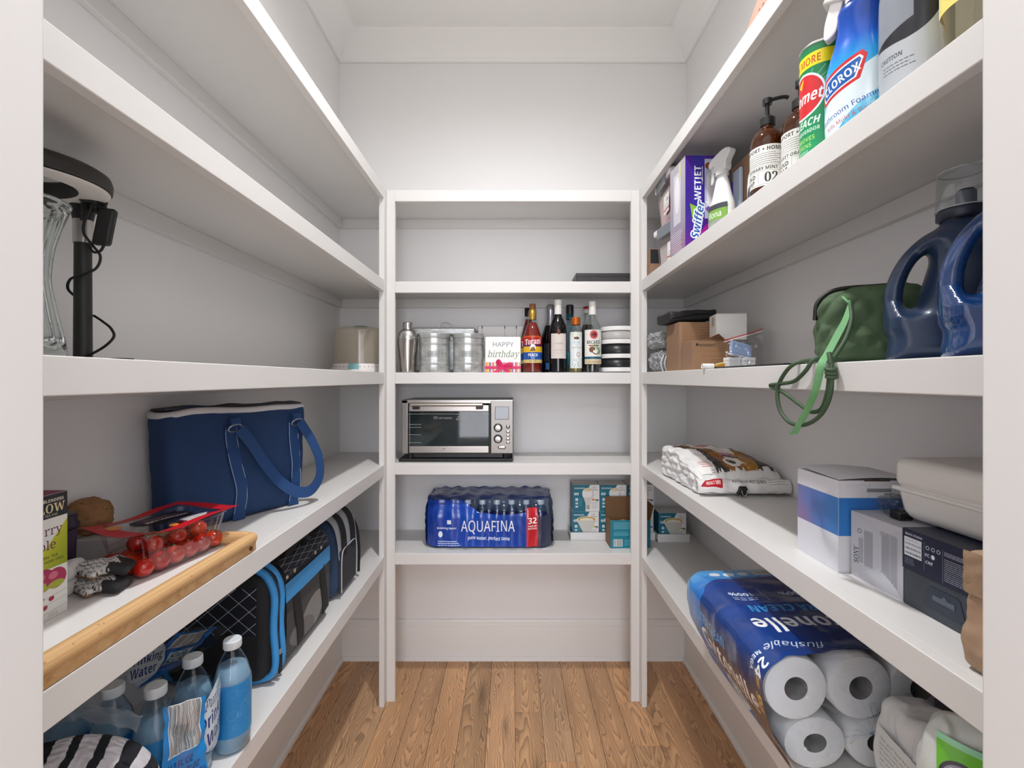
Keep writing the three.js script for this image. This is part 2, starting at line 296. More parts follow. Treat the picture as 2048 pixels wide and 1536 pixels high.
{
  const o = thing('mop_kit_box', 'purple floor mop kit box standing upright', 'box', [0.604, SH[3], -1.531], 0.04);
  part('carton', rbox(0.137, 0.3, 0.125, 0.002), S(0x4a2a93, 0.4), o);
  const front = print(420, 900, (x, w, h) => {
    const g = x.createLinearGradient(0, 0, w, h); g.addColorStop(0, '#4b1f92'); g.addColorStop(0.5, '#3a2497'); g.addColorStop(1, '#8b1d8f'); x.fillStyle = g; x.fillRect(0, 0, w, h);
    F(x, '#3a2ba0', 62, 0, 110, h);
    T(x, 'WETJET', 118, 255, 92, '#fff', { bold: true, rot: -Math.PI / 2, max: 330 });
    F(x, '#fff', 160, 100, 5, 170);
    poly(x, '#8ec63f', [[40, 450], [110, 480], [150, 620], [130, 750], [70, 610]]);
    poly(x, '#2f9b3c', [[120, 770], [230, 720], [210, 800], [150, 820]]);
    T(x, 'Swiffer', 118, 610, 104, '#fff', { bold: true, italic: true, rot: -1.4, stroke: '#fff', lw: 24 });
    T(x, 'Swiffer', 118, 610, 104, '#1f63b5', { bold: true, italic: true, rot: -1.4 });
    F(x, '#c3cbe0', 185, 30, 150, 560); F(x, '#f4f4f7', 205, 200, 110, 300); poly(x, '#e9eaf2', [[200, 200], [280, 60], [330, 80], [300, 220]]); F(x, '#1b7a62', 280, 180, 45, 90);
    poly(x, '#fff', [[190, 430], [300, 560], [330, 540], [230, 420]]); poly(x, '#8c4fc0', [[190, 500], [330, 640], [340, 600], [220, 470]]);
    ell(x, '#b8209b', 240, 760, 95, 140, 0.3); ell(x, '#8a4a2a', 225, 95, 36, 32); T(x, '✓', 225, 95, 44, '#fff', { bold: true });
    F(x, '#3b1a86', 345, 0, 75, h);
  }, 0.35);
  part('printed_front', panel(0.1365, 0.2995), front, o, [0, 0.15, 0.0631]);
  const sideP = print(256, 600, (x, w, h) => { const g = x.createLinearGradient(0, 0, 0, h); g.addColorStop(0, '#b9b4bf'); g.addColorStop(0.7, '#a49bb0'); g.addColorStop(1, '#9a6b8b'); x.fillStyle = g; x.fillRect(0, 0, w, h); F(x, '#d7d4de', 60, 60, 120, 330); F(x, '#d9d38a', 150, 10, 30, 90); ell(x, '#efeef3', 120, 200, 40, 120); lines(x, 20, 440, 200, 10, 14, '#f4f2f7', 4); F(x, '#77ada7', 0, 565, 60, 35); }, 0.4);
  part('printed_side', panel(0.1245, 0.2995), sideP, o, [-0.0691, 0.15, 0], [0, -Math.PI / 2, 0]);
  part('flap', extr([[-0.066, 0], [-0.04, 0.008], [0.01, 0.013], [0.05, 0.009], [0.068, 0]], 0.002), kraftDark, o, [0, 0.2995, 0.03], [-0.15, 0, 0]);
}
function sprayBottle(name, label, pos, turn, bodyMat, headMat, labelMat) {
  const o = thing(name, label, 'bottle', pos, turn);
  const b = lathe([[0, 0], [0.038, 0], [0.042, 0.006], [0.043, 0.05], [0.041, 0.1], [0.031, 0.135], [0.0215, 0.175], [0.017, 0.19], [0.016, 0.2]], 44, 50); b.scale(1, 1, 0.68);
  part('body', b, bodyMat, o);
  part('collar', cyl(0.0185, 0.0185, 0.02, 24), headMat, o, [0, 0.196, 0]);
  part('spray_head', extr(splineShape([[-0.036, 0.03], [-0.012, 0.044], [0.02, 0.052], [0.034, 0.046], [0.02, 0.022], [0.0175, 0], [-0.0175, 0], [-0.018, 0.02], [-0.036, 0.02]], 60), 0.018, 0.004), headMat, o, [0, 0.212, -0.009]);
  part('trigger', extr(splineShape([[-0.03, 0.022], [-0.024, 0.022], [-0.026, -0.005], [-0.03, -0.026], [-0.035, -0.03], [-0.034, -0.01]], 40), 0.009, 0.0015), headMat, o, [0, 0.212, -0.0045]);
  const l = wrapArc(0.0436, 0.1, 1.9, 24); l.scale(1, 1, 0.68); part('label', l, labelMat, o, [0, 0.058, 0.0004]);
  return o;
}
const bonaLabel = print(360, 400, (x, w, h) => { F(x, '#9aa39a', 0, 0, w, h); F(x, '#d8ddd5', 0, 330, w, 70); F(x, '#7fae4a', 0, 60, 360, 120); T(x, 'Bona', 170, 118, 96, '#fff'); F(x, '#42464e', 0, 0, w, 60); lines(x, 30, 215, 180, 6, 16, '#e8ece6', 3); ell(x, '#b8e04a', 245, 300, 45, 70); T(x, 'FLOOR', 120, 340, 30, '#555'); }, 0.4);
sprayBottle('spray_bottle', 'slim white floor cleaner spray bottle with a green label', [0.612, SH[3], -1.375], face(0.612, -1.375) - 0.75, whitePlastic, S(0xd9d9d8, 0.3), bonaLabel);
{
  const o = thing('carton', 'open brown carton with purple stripe behind the white spray bottle', 'box', [0.735, SH[3], -1.375]);
  part('body', merge(box(-0.07, 0, -0.06, 0.07, 0.004, 0.06), box(-0.07, 0, -0.06, -0.067, 0.24, 0.06), box(0.067, 0, -0.06, 0.07, 0.24, 0.06), box(-0.07, 0, -0.06, 0.07, 0.24, -0.057), box(-0.07, 0, 0.057, 0.07, 0.232, 0.06)), kraft, o);
  part('purple_stripe', panel(0.03, 0.2), S(0x4d1f96, 0.4), o, [-0.0706, 0.1, -0.042], [0, -Math.PI / 2, 0]);
  part('refill_sleeve', rboxAt(-0.082, 0.02, -0.022, -0.0708, 0.215, 0.022, 0.004), S(0xb9c8d8, 0.3), o);
}
{
  const o = thing('refill_bottle', 'white bottle with dark oval label tucked behind the amber soaps', 'bottle', [0.635, SH[3], -1.19], face(0.635, -1.19) - 0.7);
  const b = lathe([[0, 0], [0.034, 0], [0.037, 0.006], [0.037, 0.1], [0.033, 0.128], [0.02, 0.15], [0.013, 0.158], [0.013, 0.17], [0, 0.17]], 36, 40); part('body', b, whitePlastic, o);
  part('label', wrapArc(0.0376, 0.085, 1.6), print(220, 260, (x, w, h) => { F(x, '#f1f1f0', 0, 0, w, h); ell(x, '#23224a', 110, 150, 100, 140); T(x, 'Bona', 110, 130, 62, '#e9e9f2'); lines(x, 60, 190, 100, 3, 16, '#c9c9dd', 3); }, 0.4), o, [0, 0.055, 0]);
}
{
  const amber = new THREE.MeshPhysicalMaterial({ color: 0x7a3d14, roughness: 0.05, transmission: 0.75, thickness: 0, ior: 1.5 }), soapIn = S(0x3b1a08, 0.35);
  const soapLabel = (scent, num) => print(640, 430, (x, w, h) => {
    F(x, '#eeece6', 0, 0, w, h); T(x, 'NEWPORT + HOME', w / 2, 42, 58, '#2a2a2c', { bold: true, max: 500 });
    for (let i = 0; i < 6; i++) lines(x, 60, 88 + i * 22, 520, 1, 20, '#55555a', 6);
    F(x, '#333', 50, 215, 540, 2); T(x, scent, w / 2, 246, 48, '#2a2a2c', { bold: true, max: 470 }); F(x, '#333', 50, 276, 540, 2);
    T(x, 'HAND', 195, 316, 66, '#2a2a2c', { bold: true, max: 200 }); T(x, 'SOAP', 195, 376, 66, '#2a2a2c', { bold: true, max: 200 });
    F(x, '#555', 318, 285, 3, 110); T(x, num, 450, 345, 140, '#252527', { font: 'serif', bold: true, sx: 0.9 }); F(x, '#333', 50, 412, 540, 3);
  }, 0.6);
  const mk = (label, pos, turn, lab, pumpTurn, up) => {
    const o = thing('soap_bottle', label, 'bottle', pos, turn, 'amber hand soap bottles');
    part('glass', lathe([[0, 0], [0.03, 0], [0.034, 0.004], [0.034, 0.108], [0.0325, 0.12], [0.026, 0.134], [0.015, 0.141], [0.0135, 0.146], [0.0135, 0.156]], 48), amber, o);
    part('soap', lathe([[0, 0.004], [0.031, 0.004], [0.0315, 0.1], [0.031, 0.112], [0, 0.112]], 32), soapIn, o);
    part('label', wrapArc(0.0344, 0.086, 3.7, 40), lab, o, [0, 0.055, 0]);
    part('collar', merge(cyl(0.0155, 0.0155, 0.016, 32), cyl(0.0135, 0.009, 0.006, 32).translate(0, 0.016, 0)), blackPlastic, o, [0, 0.15, 0]);
    const p = part('pump', merge(cyl(0.0045, 0.0045, up, 16), cyl(0.0095, 0.0095, 0.012, 20).translate(0, up - 0.001, 0)), blackPlastic, o, [0, 0.171, 0]);
    part('nozzle', merge(tube([[0, up + 0.007, 0], [0.018, up + 0.011, 0], [0.036, up + 0.012, 0], [0.042, up + 0.009, 0]], 0.004, 16, 10)), blackPlastic, p, null, [0, pumpTurn, 0]);
  };
  mk('amber hand soap bottle numbered 02 with its black pump pointing outward', [0.553, SH[3], -1.022], face(0.553, -1.022) - 0.52, soapLabel('ROSEMARY MINT', '02'), 0.8, 0.028);
  mk('amber hand soap bottle labelled sweet orange beside the green cleanser can', [0.583, SH[3], -0.953], face(0.583, -0.953) - 0.45, soapLabel('SWEET ORANGE', '01'), -0.7, 0.024);
}
{
  const o = thing('cleanser_can', 'green powder cleanser can with yellow band and red oval', 'can', [0.562, SH[3], -0.853], face(0.562, -0.853) - 0.95);
  const wrap = print(1024, 640, (x, w, h) => {
    const g = x.createLinearGradient(0, 0, 0, h); g.addColorStop(0, '#0d7c47'); g.addColorStop(0.5, '#0f8a50'); g.addColorStop(1, '#1aa066'); x.fillStyle = g; x.fillRect(0, 0, w, h);
    F(x, '#f2e21a', 0, 56, w, 80); T(x, '25% MORE', 500, 98, 62, '#c65a1e', { bold: true });
    x.translate(512, 0); x.scale(1.25, 1); x.translate(-512, 0); x.strokeStyle = 'rgba(190,230,200,0.6)'; x.lineWidth = 5; for (let i = 0; i < 14; i++) { x.beginPath(); x.moveTo(512 + (i - 7) * 18, 260); x.lineTo(512 + (i - 7) * 70, 150); x.stroke(); }
    ell(x, '#fff', 512, 290, 142, 132); ell(x, '#d9252b', 512, 290, 130, 120); poly(x, '#f3d423', [[470, 215], [520, 180], [500, 240]]);
    T(x, 'Comet', 518, 300, 92, '#fff', { bold: true, italic: true, max: 235 });
    T(x, 'BLEACH', 512, 452, 58, '#fff', { bold: true, italic: true }); T(x, 'BLANQUEADOR', 512, 500, 30, '#d9efe2', { bold: true }); T(x, 'REMOVES', 512, 548, 36, '#a8dd6a', { bold: true }); T(x, 'STAINS', 512, 586, 36, '#a8dd6a', { bold: true }); T(x, 'MARKS', 512, 618, 26, '#cfe8d8');
  }, 0.32);
  const g = new THREE.CylinderGeometry(0.0365, 0.0365, 0.196, 56, 1, true); g.rotateY(Math.PI);
  part('sleeve', g, wrap, o, [0, 0.101, 0]);
  part('lid', lathe([[0, 0.1955], [0.033, 0.197], [0.0365, 0.2], [0.0375, 0.1985], [0.0375, 0.196], [0.0365, 0.195]], 48), steel, o);
  part('base_rim', lathe([[0.0366, 0.004], [0.0375, 0.003], [0.037, 0], [0, 0]], 48), steel, o);
}
{
  const o = thing('bleach_spray', 'bright blue bathroom foamer spray bottle with white trigger', 'bottle', [0.562, SH[3], -0.762], face(0.562, -0.762) - 0.22);
  const body = lathe([[0, 0], [0.04, 0], [0.047, 0.005], [0.0485, 0.03], [0.048, 0.085], [0.046, 0.11], [0.041, 0.132], [0.035, 0.152], [0.0315, 0.172], [0.031, 0.19], [0.0305, 0.203], [0.026, 0.212], [0.018, 0.217]], 64, 70); body.rotateY(Math.PI); body.scale(1, 1, 0.66);
  part('body', body, print(1024, 768, (x, w, h) => {
    const g = x.createLinearGradient(0, 0, 0, h); g.addColorStop(0, '#0a3f9e'); g.addColorStop(0.3, '#0b57c4'); g.addColorStop(0.48, '#18a0e6'); g.addColorStop(0.7, '#9fdcf2'); g.addColorStop(1, '#3fb4dc'); x.fillStyle = g; x.fillRect(0, 0, w, h);
    x.fillStyle = '#e6f6fb'; x.beginPath(); x.moveTo(200, 720); x.bezierCurveTo(380, 560, 500, 430, 800, 330); x.lineTo(830, 520); x.bezierCurveTo(600, 560, 480, 660, 420, 768); x.lineTo(200, 768); x.fill();
    x.fillStyle = 'rgba(80,190,225,0.85)'; x.beginPath(); x.moveTo(430, 768); x.bezierCurveTo(520, 660, 640, 600, 820, 560); x.lineTo(820, 768); x.fill();
    for (let i = 0; i < 60; i++) ell(x, `rgba(255,255,255,${rr(0.1, 0.4)})`, rr(300, 800), rr(500, 760), rr(4, 26), rr(4, 14), rr(0, 3));
    x.save(); x.translate(430, 468); x.rotate(-0.32); poly(x, '#d8262e', [[-165, 0], [-90, -78], [150, -78], [165, -40], [90, 70], [-140, 70]]); poly(x, '#fff', [[-140, 4], [-78, -58], [132, -58], [142, -34], [78, 52], [-120, 52]]); poly(x, '#1f5fb0', [[-128, 6], [-70, -48], [126, -48], [130, -30], [72, 44], [-110, 44]]); T(x, 'CLOROX', 2, 0, 68, '#fff', { bold: true, max: 220 }); x.restore();
    T(x, 'Bathroom Foamer', 470, 640, 42, '#2a3a9a', { rot: -0.24 }); T(x, 'Kills Mold & Bacteria', 500, 690, 32, '#c9465a', { rot: -0.22 });
    for (let i = 0; i < 3; i++) { F(x, '#1550b8', 690, 420 + i * 92, 78, 76); T(x, ['1', '9', '5'][i], 729, 458 + i * 92, 60, '#fff', { bold: true }); } F(x, '#0e7fae', 640, 690, 120, 60);
  }, 0.18), o);
  part('trigger_head', merge(cyl(0.02, 0.02, 0.022, 28), extr([[-0.045, 0.02], [-0.03, 0.052], [0.035, 0.05], [0.04, 0.03], [0.02, 0.018], [-0.02, 0.014]], 0.022, 0.003).translate(0, 0, -0.011)), whitePlastic, o, [0, 0.213, 0]);
  part('trigger', extr(splineShape([[-0.032, 0.03], [-0.022, 0.03], [-0.026, 0.0], [-0.034, -0.034], [-0.045, -0.04], [-0.046, -0.02], [-0.04, 0.005]], 50), 0.012, 0.002), whitePlastic, o, [0, 0.213, -0.006]);
}
{
  const o = thing('polish_bottle', 'silver grey cleaner bottle with black front panel', 'bottle', [0.575, SH[3], -0.672], face(0.575, -0.672) - 0.25);
  const g = lathe([[0, 0], [0.036, 0], [0.041, 0.006], [0.042, 0.03], [0.042, 0.16], [0.036, 0.195], [0.016, 0.225], [0.014, 0.24], [0, 0.24]], 56, 50); g.rotateY(Math.PI); g.scale(1, 1, 0.7);
  part('body', g, print(900, 700, (x, w, h) => { const s = x.createLinearGradient(0, 0, w, 0); s.addColorStop(0.2, '#9ba3ab'); s.addColorStop(0.5, '#c3c8cd'); s.addColorStop(0.8, '#aab4bd'); x.fillStyle = s; x.fillRect(0, 0, w, h);
    x.fillStyle = '#1b1e26'; x.beginPath(); x.moveTo(250, 0); x.lineTo(600, 0); x.lineTo(600, 330); x.quadraticCurveTo(560, 460, 440, 470); x.lineTo(250, 460); x.fill(); x.fillStyle = '#8d939c'; x.beginPath(); x.moveTo(260, 250); x.lineTo(470, 120); x.lineTo(470, 390); x.lineTo(260, 455); x.fill();
    T(x, 'STEEL', 470, 150, 66, '#e8e8ea', { bold: true }); T(x, 'CAUTION', 370, 520, 26, '#4b5058', { bold: true }); lines(x, 330, 550, 150, 3, 14, '#5b6068', 4); }, 0.3), o);
  part('cap', cyl(0.017, 0.015, 0.03, 24), S(0xb02a2a, 0.4), o, [0, 0.235, 0]);
}
{
  const o = thing('oil_bottle', 'clear ribbed bottle with a yellow label and a little yellow liquid', 'bottle', [0.583, SH[3], -0.58], face(0.577, -0.594));
  part('body', creased(lathe([[0, 0], [0.036, 0], [0.041, 0.006], [0.042, 0.02], [0.0405, 0.028], [0.042, 0.036], [0.0405, 0.048], [0.042, 0.06], [0.042, 0.15], [0.035, 0.18], [0.015, 0.215], [0.014, 0.235], [0, 0.235]], 48), 0.5), clearMat(0xf3efdc, 0.04), o);
  part('liquid', lathe([[0, 0.003], [0.037, 0.003], [0.039, 0.016], [0, 0.016]], 40), S(0xd9b93c, 0.15, 0, { transmission: 0.5, thickness: 0 }), o);
  part('label', wrapArc(0.0424, 0.085, 4.2, 40), print(700, 260, (x, w, h) => { F(x, '#f4e27a', 0, 0, w, h); F(x, '#fbfbf6', 90, 0, 34, h); bars(x, 60, 20, 40, 220, false); ell(x, '#f1b31c', 380, 120, 130, 110); ell(x, '#f8d24a', 430, 170, 120, 80); T(x, 'PURE OIL', 390, 90, 60, '#6b4a12', { bold: true }); }, 0.4), o, [0, 0.105, 0]);
  part('cap', cyl(0.016, 0.016, 0.02, 24), S(0xd8b83a, 0.4), o, [0, 0.23, 0]);
}
{
  const o = thing('salmon_leaflet', 'salmon pink folded leaflet on the top shelf near the ceiling', 'leaflet', [0.535, SH[4], 0]);
  const s = extr([[1.115, 0], [1.04, 0.052], [0.98, 0.09], [0.85, 0.12], [0.82, 0]], 0.003); s.rotateY(Math.PI / 2); s.translate(0, 0, 0);
  part('cover', s, S(0xe59a86, 0.55), o);
  const p = print(256, 128, (x, w, h) => { F(x, '#e79e8b', 0, 0, w, h); T(x, '2 P', 90, 80, 60, '#7a5148', { bold: true }); }, 0.6);
  part('printed_patch', panel(0.08, 0.04), p, o, [-0.0006, 0.03, -1.0], [0, -Math.PI / 2, 0]);
}

// ================================================================ right wall, middle shelf: jugs, pouch, small boxes
const M3 = SH[2];
{
  const outline = splineShape([[0.008, 0], [0.003, 0.006], [0.006, 0.036], [0.001, 0.05], [0, 0.085], [0.002, 0.118], [0.011, 0.146], [0.026, 0.172], [0.048, 0.194], [0.07, 0.207], [0.078, 0.216], [0.125, 0.218], [0.134, 0.208], [0.17, 0.196], [0.2, 0.17], [0.213, 0.12], [0.214, 0.05], [0.213, 0.004], [0.206, 0], [0.1, 0]], 120);
  const hole = splineShape([[0.03, 0.088], [0.028, 0.112], [0.034, 0.138], [0.046, 0.16], [0.057, 0.168], [0.06, 0.158], [0.055, 0.135], [0.046, 0.105], [0.038, 0.086]], 50);
  const flat = new Map(), jugSd = (x, y) => { const k = x.toFixed(5) + y.toFixed(5); if (!flat.has(k)) flat.set(k, Math.min(sdPoly(outline, x, y), -sdPoly(hole, x, y))); return flat.get(k); };
  const clamp01 = (t) => Math.max(0, Math.min(1, t)), bodyGeo = iso((X, y, z) => {
    const x = X + 0.107, d = jugSd(x, y); if (d < -0.012) return d;
    const onHandle = clamp01((0.066 - x) / 0.022) * clamp01((y - 0.068) / 0.03), top = clamp01((y - 0.165) / 0.05);
    const R = 0.026 - 0.01 * onHandle, half = 0.049 * (1 - 0.62 * onHandle) * (1 - 0.4 * top), t = Math.min(1, d / R);
    return 0.02 * (1 - (1 - t) * (1 - t) - (z / half) ** 2);
  }, [0, 0.109, 0], 0.122, 84);
  bodyGeo.scale(0.93, 1, 1);
  const body = () => bodyGeo;
  const mk = (label, pos, turn, mat, withTag) => {
    const o = thing('detergent_jug', label, 'jug', pos, turn, 'blue detergent jugs');
    part('body', body(0.1), mat, o);
    part('neck_collar', lathe([[0.026, 0], [0.031, 0.003], [0.031, 0.014], [0.028, 0.018], [0.026, 0.018]], 40), S(0x232b3c, 0.4), o, [-0.005, 0.214, 0]);
    part('pour_spout', lathe([[0.012, 0], [0.012, 0.03], [0.009, 0.034], [0.009, 0.0]], 24), S(0x5c636e, 0.4), o, [-0.001, 0.226, 0]);
    part('measuring_cap', lathe([[0.031, 0], [0.032, 0.002], [0.029, 0.056], [0.027, 0.059], [0, 0.0595]], 48), clearMat(0xeff2f4, 0.05), o, [-0.005, 0.229, 0]);
    for (const [rr0, yy0] of [[0.0318, 0], [0.0284, 0.057]]) part('cap_rim', new THREE.TorusGeometry(rr0, 0.001, 8, 56).rotateX(Math.PI / 2).translate(0, yy0, 0), S(0xe4e8ea, 0.2, 0, { transmission: 0.5, thickness: 0 }), o, [-0.005, 0.231, 0]);
    if (withTag) part('drop_sticker', new THREE.ShapeGeometry(new THREE.Shape(V2(splineShape([[0, 0.03], [0.008, 0.014], [0.0125, 0], [0.009, -0.011], [0, -0.015], [-0.009, -0.011], [-0.0125, 0], [-0.008, 0.014]], 40)))), S(0xd8e2ee, 0.4), o, [-0.022, 0.036, 0.0492]);
    if (withTag) part('sticker_print', panel(0.018, 0.014), print(128, 96, (x) => { F(x, '#d8e2ee', 0, 0, 128, 96); ell(x, '#7d8db0', 64, 34, 44, 20); T(x, 'Persil', 64, 36, 24, '#e9eef6', { bold: true }); F(x, '#4a5a80', 34, 62, 60, 8); F(x, '#b06a3a', 54, 76, 22, 16); }, 0.4), o, [-0.022, 0.034, 0.0501]);
    
    return o;
  };
  mk('dark blue detergent jug with a drop sticker beside the green pouch', [0.686, M3, -0.71], -0.6, S(0x1d3250, 0.36, 0, { clearcoat: 0.35, clearcoatRoughness: 0.25 }), true);
  mk('shiny bright blue detergent jug nearest the doorway on the right', [0.66, M3, -0.583], -0.6, S(0x10396f, 0.16, 0, { clearcoat: 0.8, clearcoatRoughness: 0.06 }), false);
}
{
  const green = S(0x4a6043, 0.78), cordMat = S(0x3b5238, 0.6), ribbonMat = S(0x6ea870, 0.6);
  const o = thing('quilted_pouch', 'dark green quilted pouch with cords hanging over the shelf edge', 'pouch', [0.655, M3, -0.862], -0.38);
  const shell = softBox(0.165, 0.138, 0.088, 0.032, 40, (x, y, z) => {
    const q = 0.005 * Math.abs(Math.sin((x * 1.1 + y) * 62)) * Math.abs(Math.sin((x * 1.1 - y + z) * 62)), n = 0.0035 * noise3(x * 18, y * 18, z * 18) + 0.0012 * noise3(x * 50, y * 40, z * 50);
    const k = 1 - 0.14 * Math.max(0, y / 0.138 - 0.35); return [x * (1 + q * 9) + n * 0.6, y < 0.003 ? y : Math.max(0, y * (0.98 + 0.05 * Math.sin(x * 20 + 1)) + n), (z + Math.sign(z) * (q + 0.3 * n)) * k];
  });
  part('shell', shell, green, o);
  part('zipper', tube([[-0.0875, 0.085, 0.004], [-0.083, 0.118, 0.004], [-0.06, 0.138, 0.003], [0.0, 0.143, 0.002], [0.05, 0.14, 0.003], [0.082, 0.122, 0.004]], 0.004, 50, 8), S(0x14180f, 0.5), o);
  const m = (name, geo, mat) => { const p = part(name, geo, mat, o); o.updateMatrixWorld(true); p.applyMatrix4(o.matrixWorld.clone().invert()); return p; };
  m('cord', tube([[0.588, 1.451, -0.82], [0.574, 1.418, -0.797], [0.556, 1.386, -0.785], [0.53, 1.358, -0.771], [0.509, 1.346, -0.75], [0.505, 1.328, -0.745], [0.504, 1.301, -0.745], [0.504, 1.275, -0.756], [0.505, 1.253, -0.78], [0.506, 1.237, -0.823], [0.506, 1.241, -0.866], [0.505, 1.264, -0.892], [0.505, 1.297, -0.897], [0.505, 1.324, -0.879], [0.51, 1.345, -0.853], [0.527, 1.351, -0.845], [0.55, 1.351, -0.834]], 0.0036, 160, 10), cordMat);
  m('cord', tube([[0.507, 1.328, -0.752], [0.507, 1.296, -0.758], [0.508, 1.269, -0.774], [0.508, 1.262, -0.801], [0.508, 1.274, -0.835], [0.508, 1.292, -0.881], [0.506, 1.305, -0.925], [0.506, 1.309, -0.887], [0.507, 1.315, -0.845], [0.508, 1.333, -0.815], [0.516, 1.351, -0.806], [0.54, 1.353, -0.806], [0.563, 1.352, -0.808]], 0.0036, 120, 10), cordMat);
  const kn = (i) => { const g = new THREE.TorusGeometry(0.0058, 0.0036, 10, 24); g.rotateX(Math.PI / 2 + 0.3); g.rotateZ(0.15); g.translate(0.506 - i * 0.0006, 1.322 + i * 0.006, -0.7465); return g; };
  m('knot', merge(kn(0), kn(1), kn(2), tube([[0.506, 1.342, -0.748], [0.507, 1.352, -0.752], [0.509, 1.36, -0.757]], 0.0036, 12, 10)), cordMat);
  const rp = V3([[0.585, 1.448, -0.816], [0.566, 1.419, -0.801], [0.546, 1.391, -0.792], [0.524, 1.362, -0.782], [0.503, 1.343, -0.766], [0.498, 1.304, -0.772], [0.5, 1.272, -0.794], [0.499, 1.245, -0.814], [0.5, 1.219, -0.838]]), rc = new THREE.CatmullRomCurve3(rp);
  m('ribbon', sheet((u, v) => { const c = rc.getPoint(v), w = 0.006 * (0.5 + 0.5 * Math.min(1, v * 5)); return [c.x + (u - 0.5) * 2 * w * 0.85 , c.y + (u - 0.5) * w * 0.2, c.z + (u - 0.5) * 2 * w * 0.5]; }, 3, 60), ribbonMat);
  m('zip_pull', tube([[0.582, 1.463, -0.83], [0.583, 1.452, -0.818], [0.588, 1.446, -0.816], [0.589, 1.455, -0.824]], 0.0022, 20, 8), ribbonMat);
}
{
  const o = thing('flat_folder', 'thin black folder lying flat along the shelf behind the cords', 'folder', [0.655, M3, -1.125]);
  part('cover', rbox(0.22, 0.0058, 0.36, 0.0015), S(0x1a1a1b, 0.5), o);
}
{
  const o = thing('carton', 'tall brown corrugated carton beside the right post', 'box', [0.612, M3, -1.622], 0.03);
  part('body', rbox(0.125, 0.163, 0.118, 0.0018), kraft, o);
  part('printed_side', panel(0.12, 0.155), print(256, 330, (x, w, h) => { F(x, '#9a7758', 0, 0, w, h); for (let i = 0; i < 40; i++) F(x, i % 2 ? 'rgba(120,80,46,0.12)' : 'rgba(200,150,105,0.1)', 0, i * 8.3, w, 4); F(x, '#a8866a', 0, 0, 14, h); for (let k = 0; k < 5; k++) lines(x, 150, 30 + k * 18, 70, 1, 10, '#7d5634', 4); }, 0.8), o, [0, 0.081, 0.0596]);
  const b = thing('carton', 'low brown carton of bulbs carrying the white box', 'box', [0.612, M3, -1.487], 0.02);
  part('body', merge(rbox(0.124, 0.092, 0.085, 0.0018), box(-0.04, 0.094, -0.02, 0.03, 0.0955, 0.04)), kraft, b);
  part('flap', extr([[-0.055, 0], [-0.005, 0.022], [-0.003, 0.02], [0.02, 0.0]], 0.0016), kraftDark, b, [0.03, 0.092, 0.03]);
  part('printed_front', panel(0.118, 0.086), print(400, 290, (x, w, h) => { F(x, '#9a7758', 0, 0, w, h); ell(x, '#2e2620', 40, 34, 15, 15); T(x, 'ecosmart', 60, 36, 44, '#2e2620', { bold: true, align: 'left', max: 175 }); for (let i = 0; i < 22; i++) F(x, 'rgba(110,72,40,0.16)', 0, i * 13, w, 5); F(x, '#94643a', 120, 95, 260, 6); F(x, '#94643a', 90, 150, 280, 6); lines(x, 180, 190, 160, 3, 18, '#7a5432', 5); }, 0.8), b, [0, 0.046, 0.0432]);
}
{
  const o = thing('gift_box', 'plain white cardboard cube on the brown carton', 'box', [0.686, M3 + 0.0956, -1.503], -0.16);
  part('body', rbox(0.09, 0.08, 0.085, 0.0015), S(0xf0efec, 0.6), o);
  part('lid_flap', rboxAt(-0.045, 0.0802, -0.0425, 0.045, 0.0822, 0.0425, 0.0008), S(0xe9e8e4, 0.6), o);
  part('sticker', panel(0.028, 0.03), print(64, 64, (x) => { F(x, '#cdbf9a', 0, 0, 64, 64); F(x, '#b8b4a8', 6, 8, 50, 22); lines(x, 6, 40, 50, 2, 10, '#7a7160', 3); }, 0.6), o, [-0.0456, 0.06, 0.005], [0, -Math.PI / 2, 0]);
}
{
  const o = thing('black_pouch', 'flat black pouch lying tilted on the tall brown carton', 'pouch', [0.61, M3 + 0.166, -1.66], 0.05);
  part('shell', softBox(0.165, 0.036, 0.13, 0.009, 16, (x, y, z) => [x, y + 0.06 * (x + 0.08) + 0.002 * noise3(x * 20, y * 20, z * 20) + 0.001, z]), S(0x1d1d1f, 0.55), o);
  part('flap_edge', tube([[-0.078, 0.012, 0.066], [0, 0.026, 0.0665], [0.078, 0.031, 0.066]], 0.002, 20, 6), S(0x0e0e0f, 0.4), o);
}
{
  const film = S(0xb9bcbd, 0.25, 0, { transmission: 0.35, thickness: 0 });
  const crump = (s, w, h, d) => softBox(w, h, d, Math.min(h, d) * 0.42, 34, (x, y, z) => { const n = Math.abs(noise3(x * 28 + s, y * 30, z * 28)) + 0.5 * Math.abs(noise3(x * 60 + s, y * 70, z * 60)); const k = 1 - 0.2 * n; return [x * k, Math.max(0, y * (1 - 0.16 * n)), z * k]; });
  const a = thing('plastic_bag', 'crumpled clear bag with barcode beside the right post, lower of two', 'bag', [0.595, M3, -1.785]);
  part('film', crump(1, 0.14, 0.086, 0.15), film, a); part('cable_bundle', merge(...[0, 1, 2, 3].map((i) => tube([[-0.05 + i * 0.012, 0.002, 0.077], [-0.058 + i * 0.014, 0.03, 0.079], [-0.046 + i * 0.01, 0.06, 0.073]], 0.0028, 14, 6))), S(0xc9cbcc, 0.4), a);
  part('barcode_label', panel(0.045, 0.04), print(96, 80, (x) => bars(x, 0, 0, 96, 80), 0.5), a, [0.02, 0.045, 0.0765]);
  const b = thing('plastic_bag', 'crumpled clear bag under the black pouch, upper of two', 'bag', [0.59, M3 + 0.086, -1.785], 0.3);
  part('film', crump(9, 0.13, 0.07, 0.14), film, b); part('grey_insert', softBox(0.1, 0.028, 0.1, 0.01, 10), S(0x84878a, 0.5), b, [0, 0.012, 0]);
}
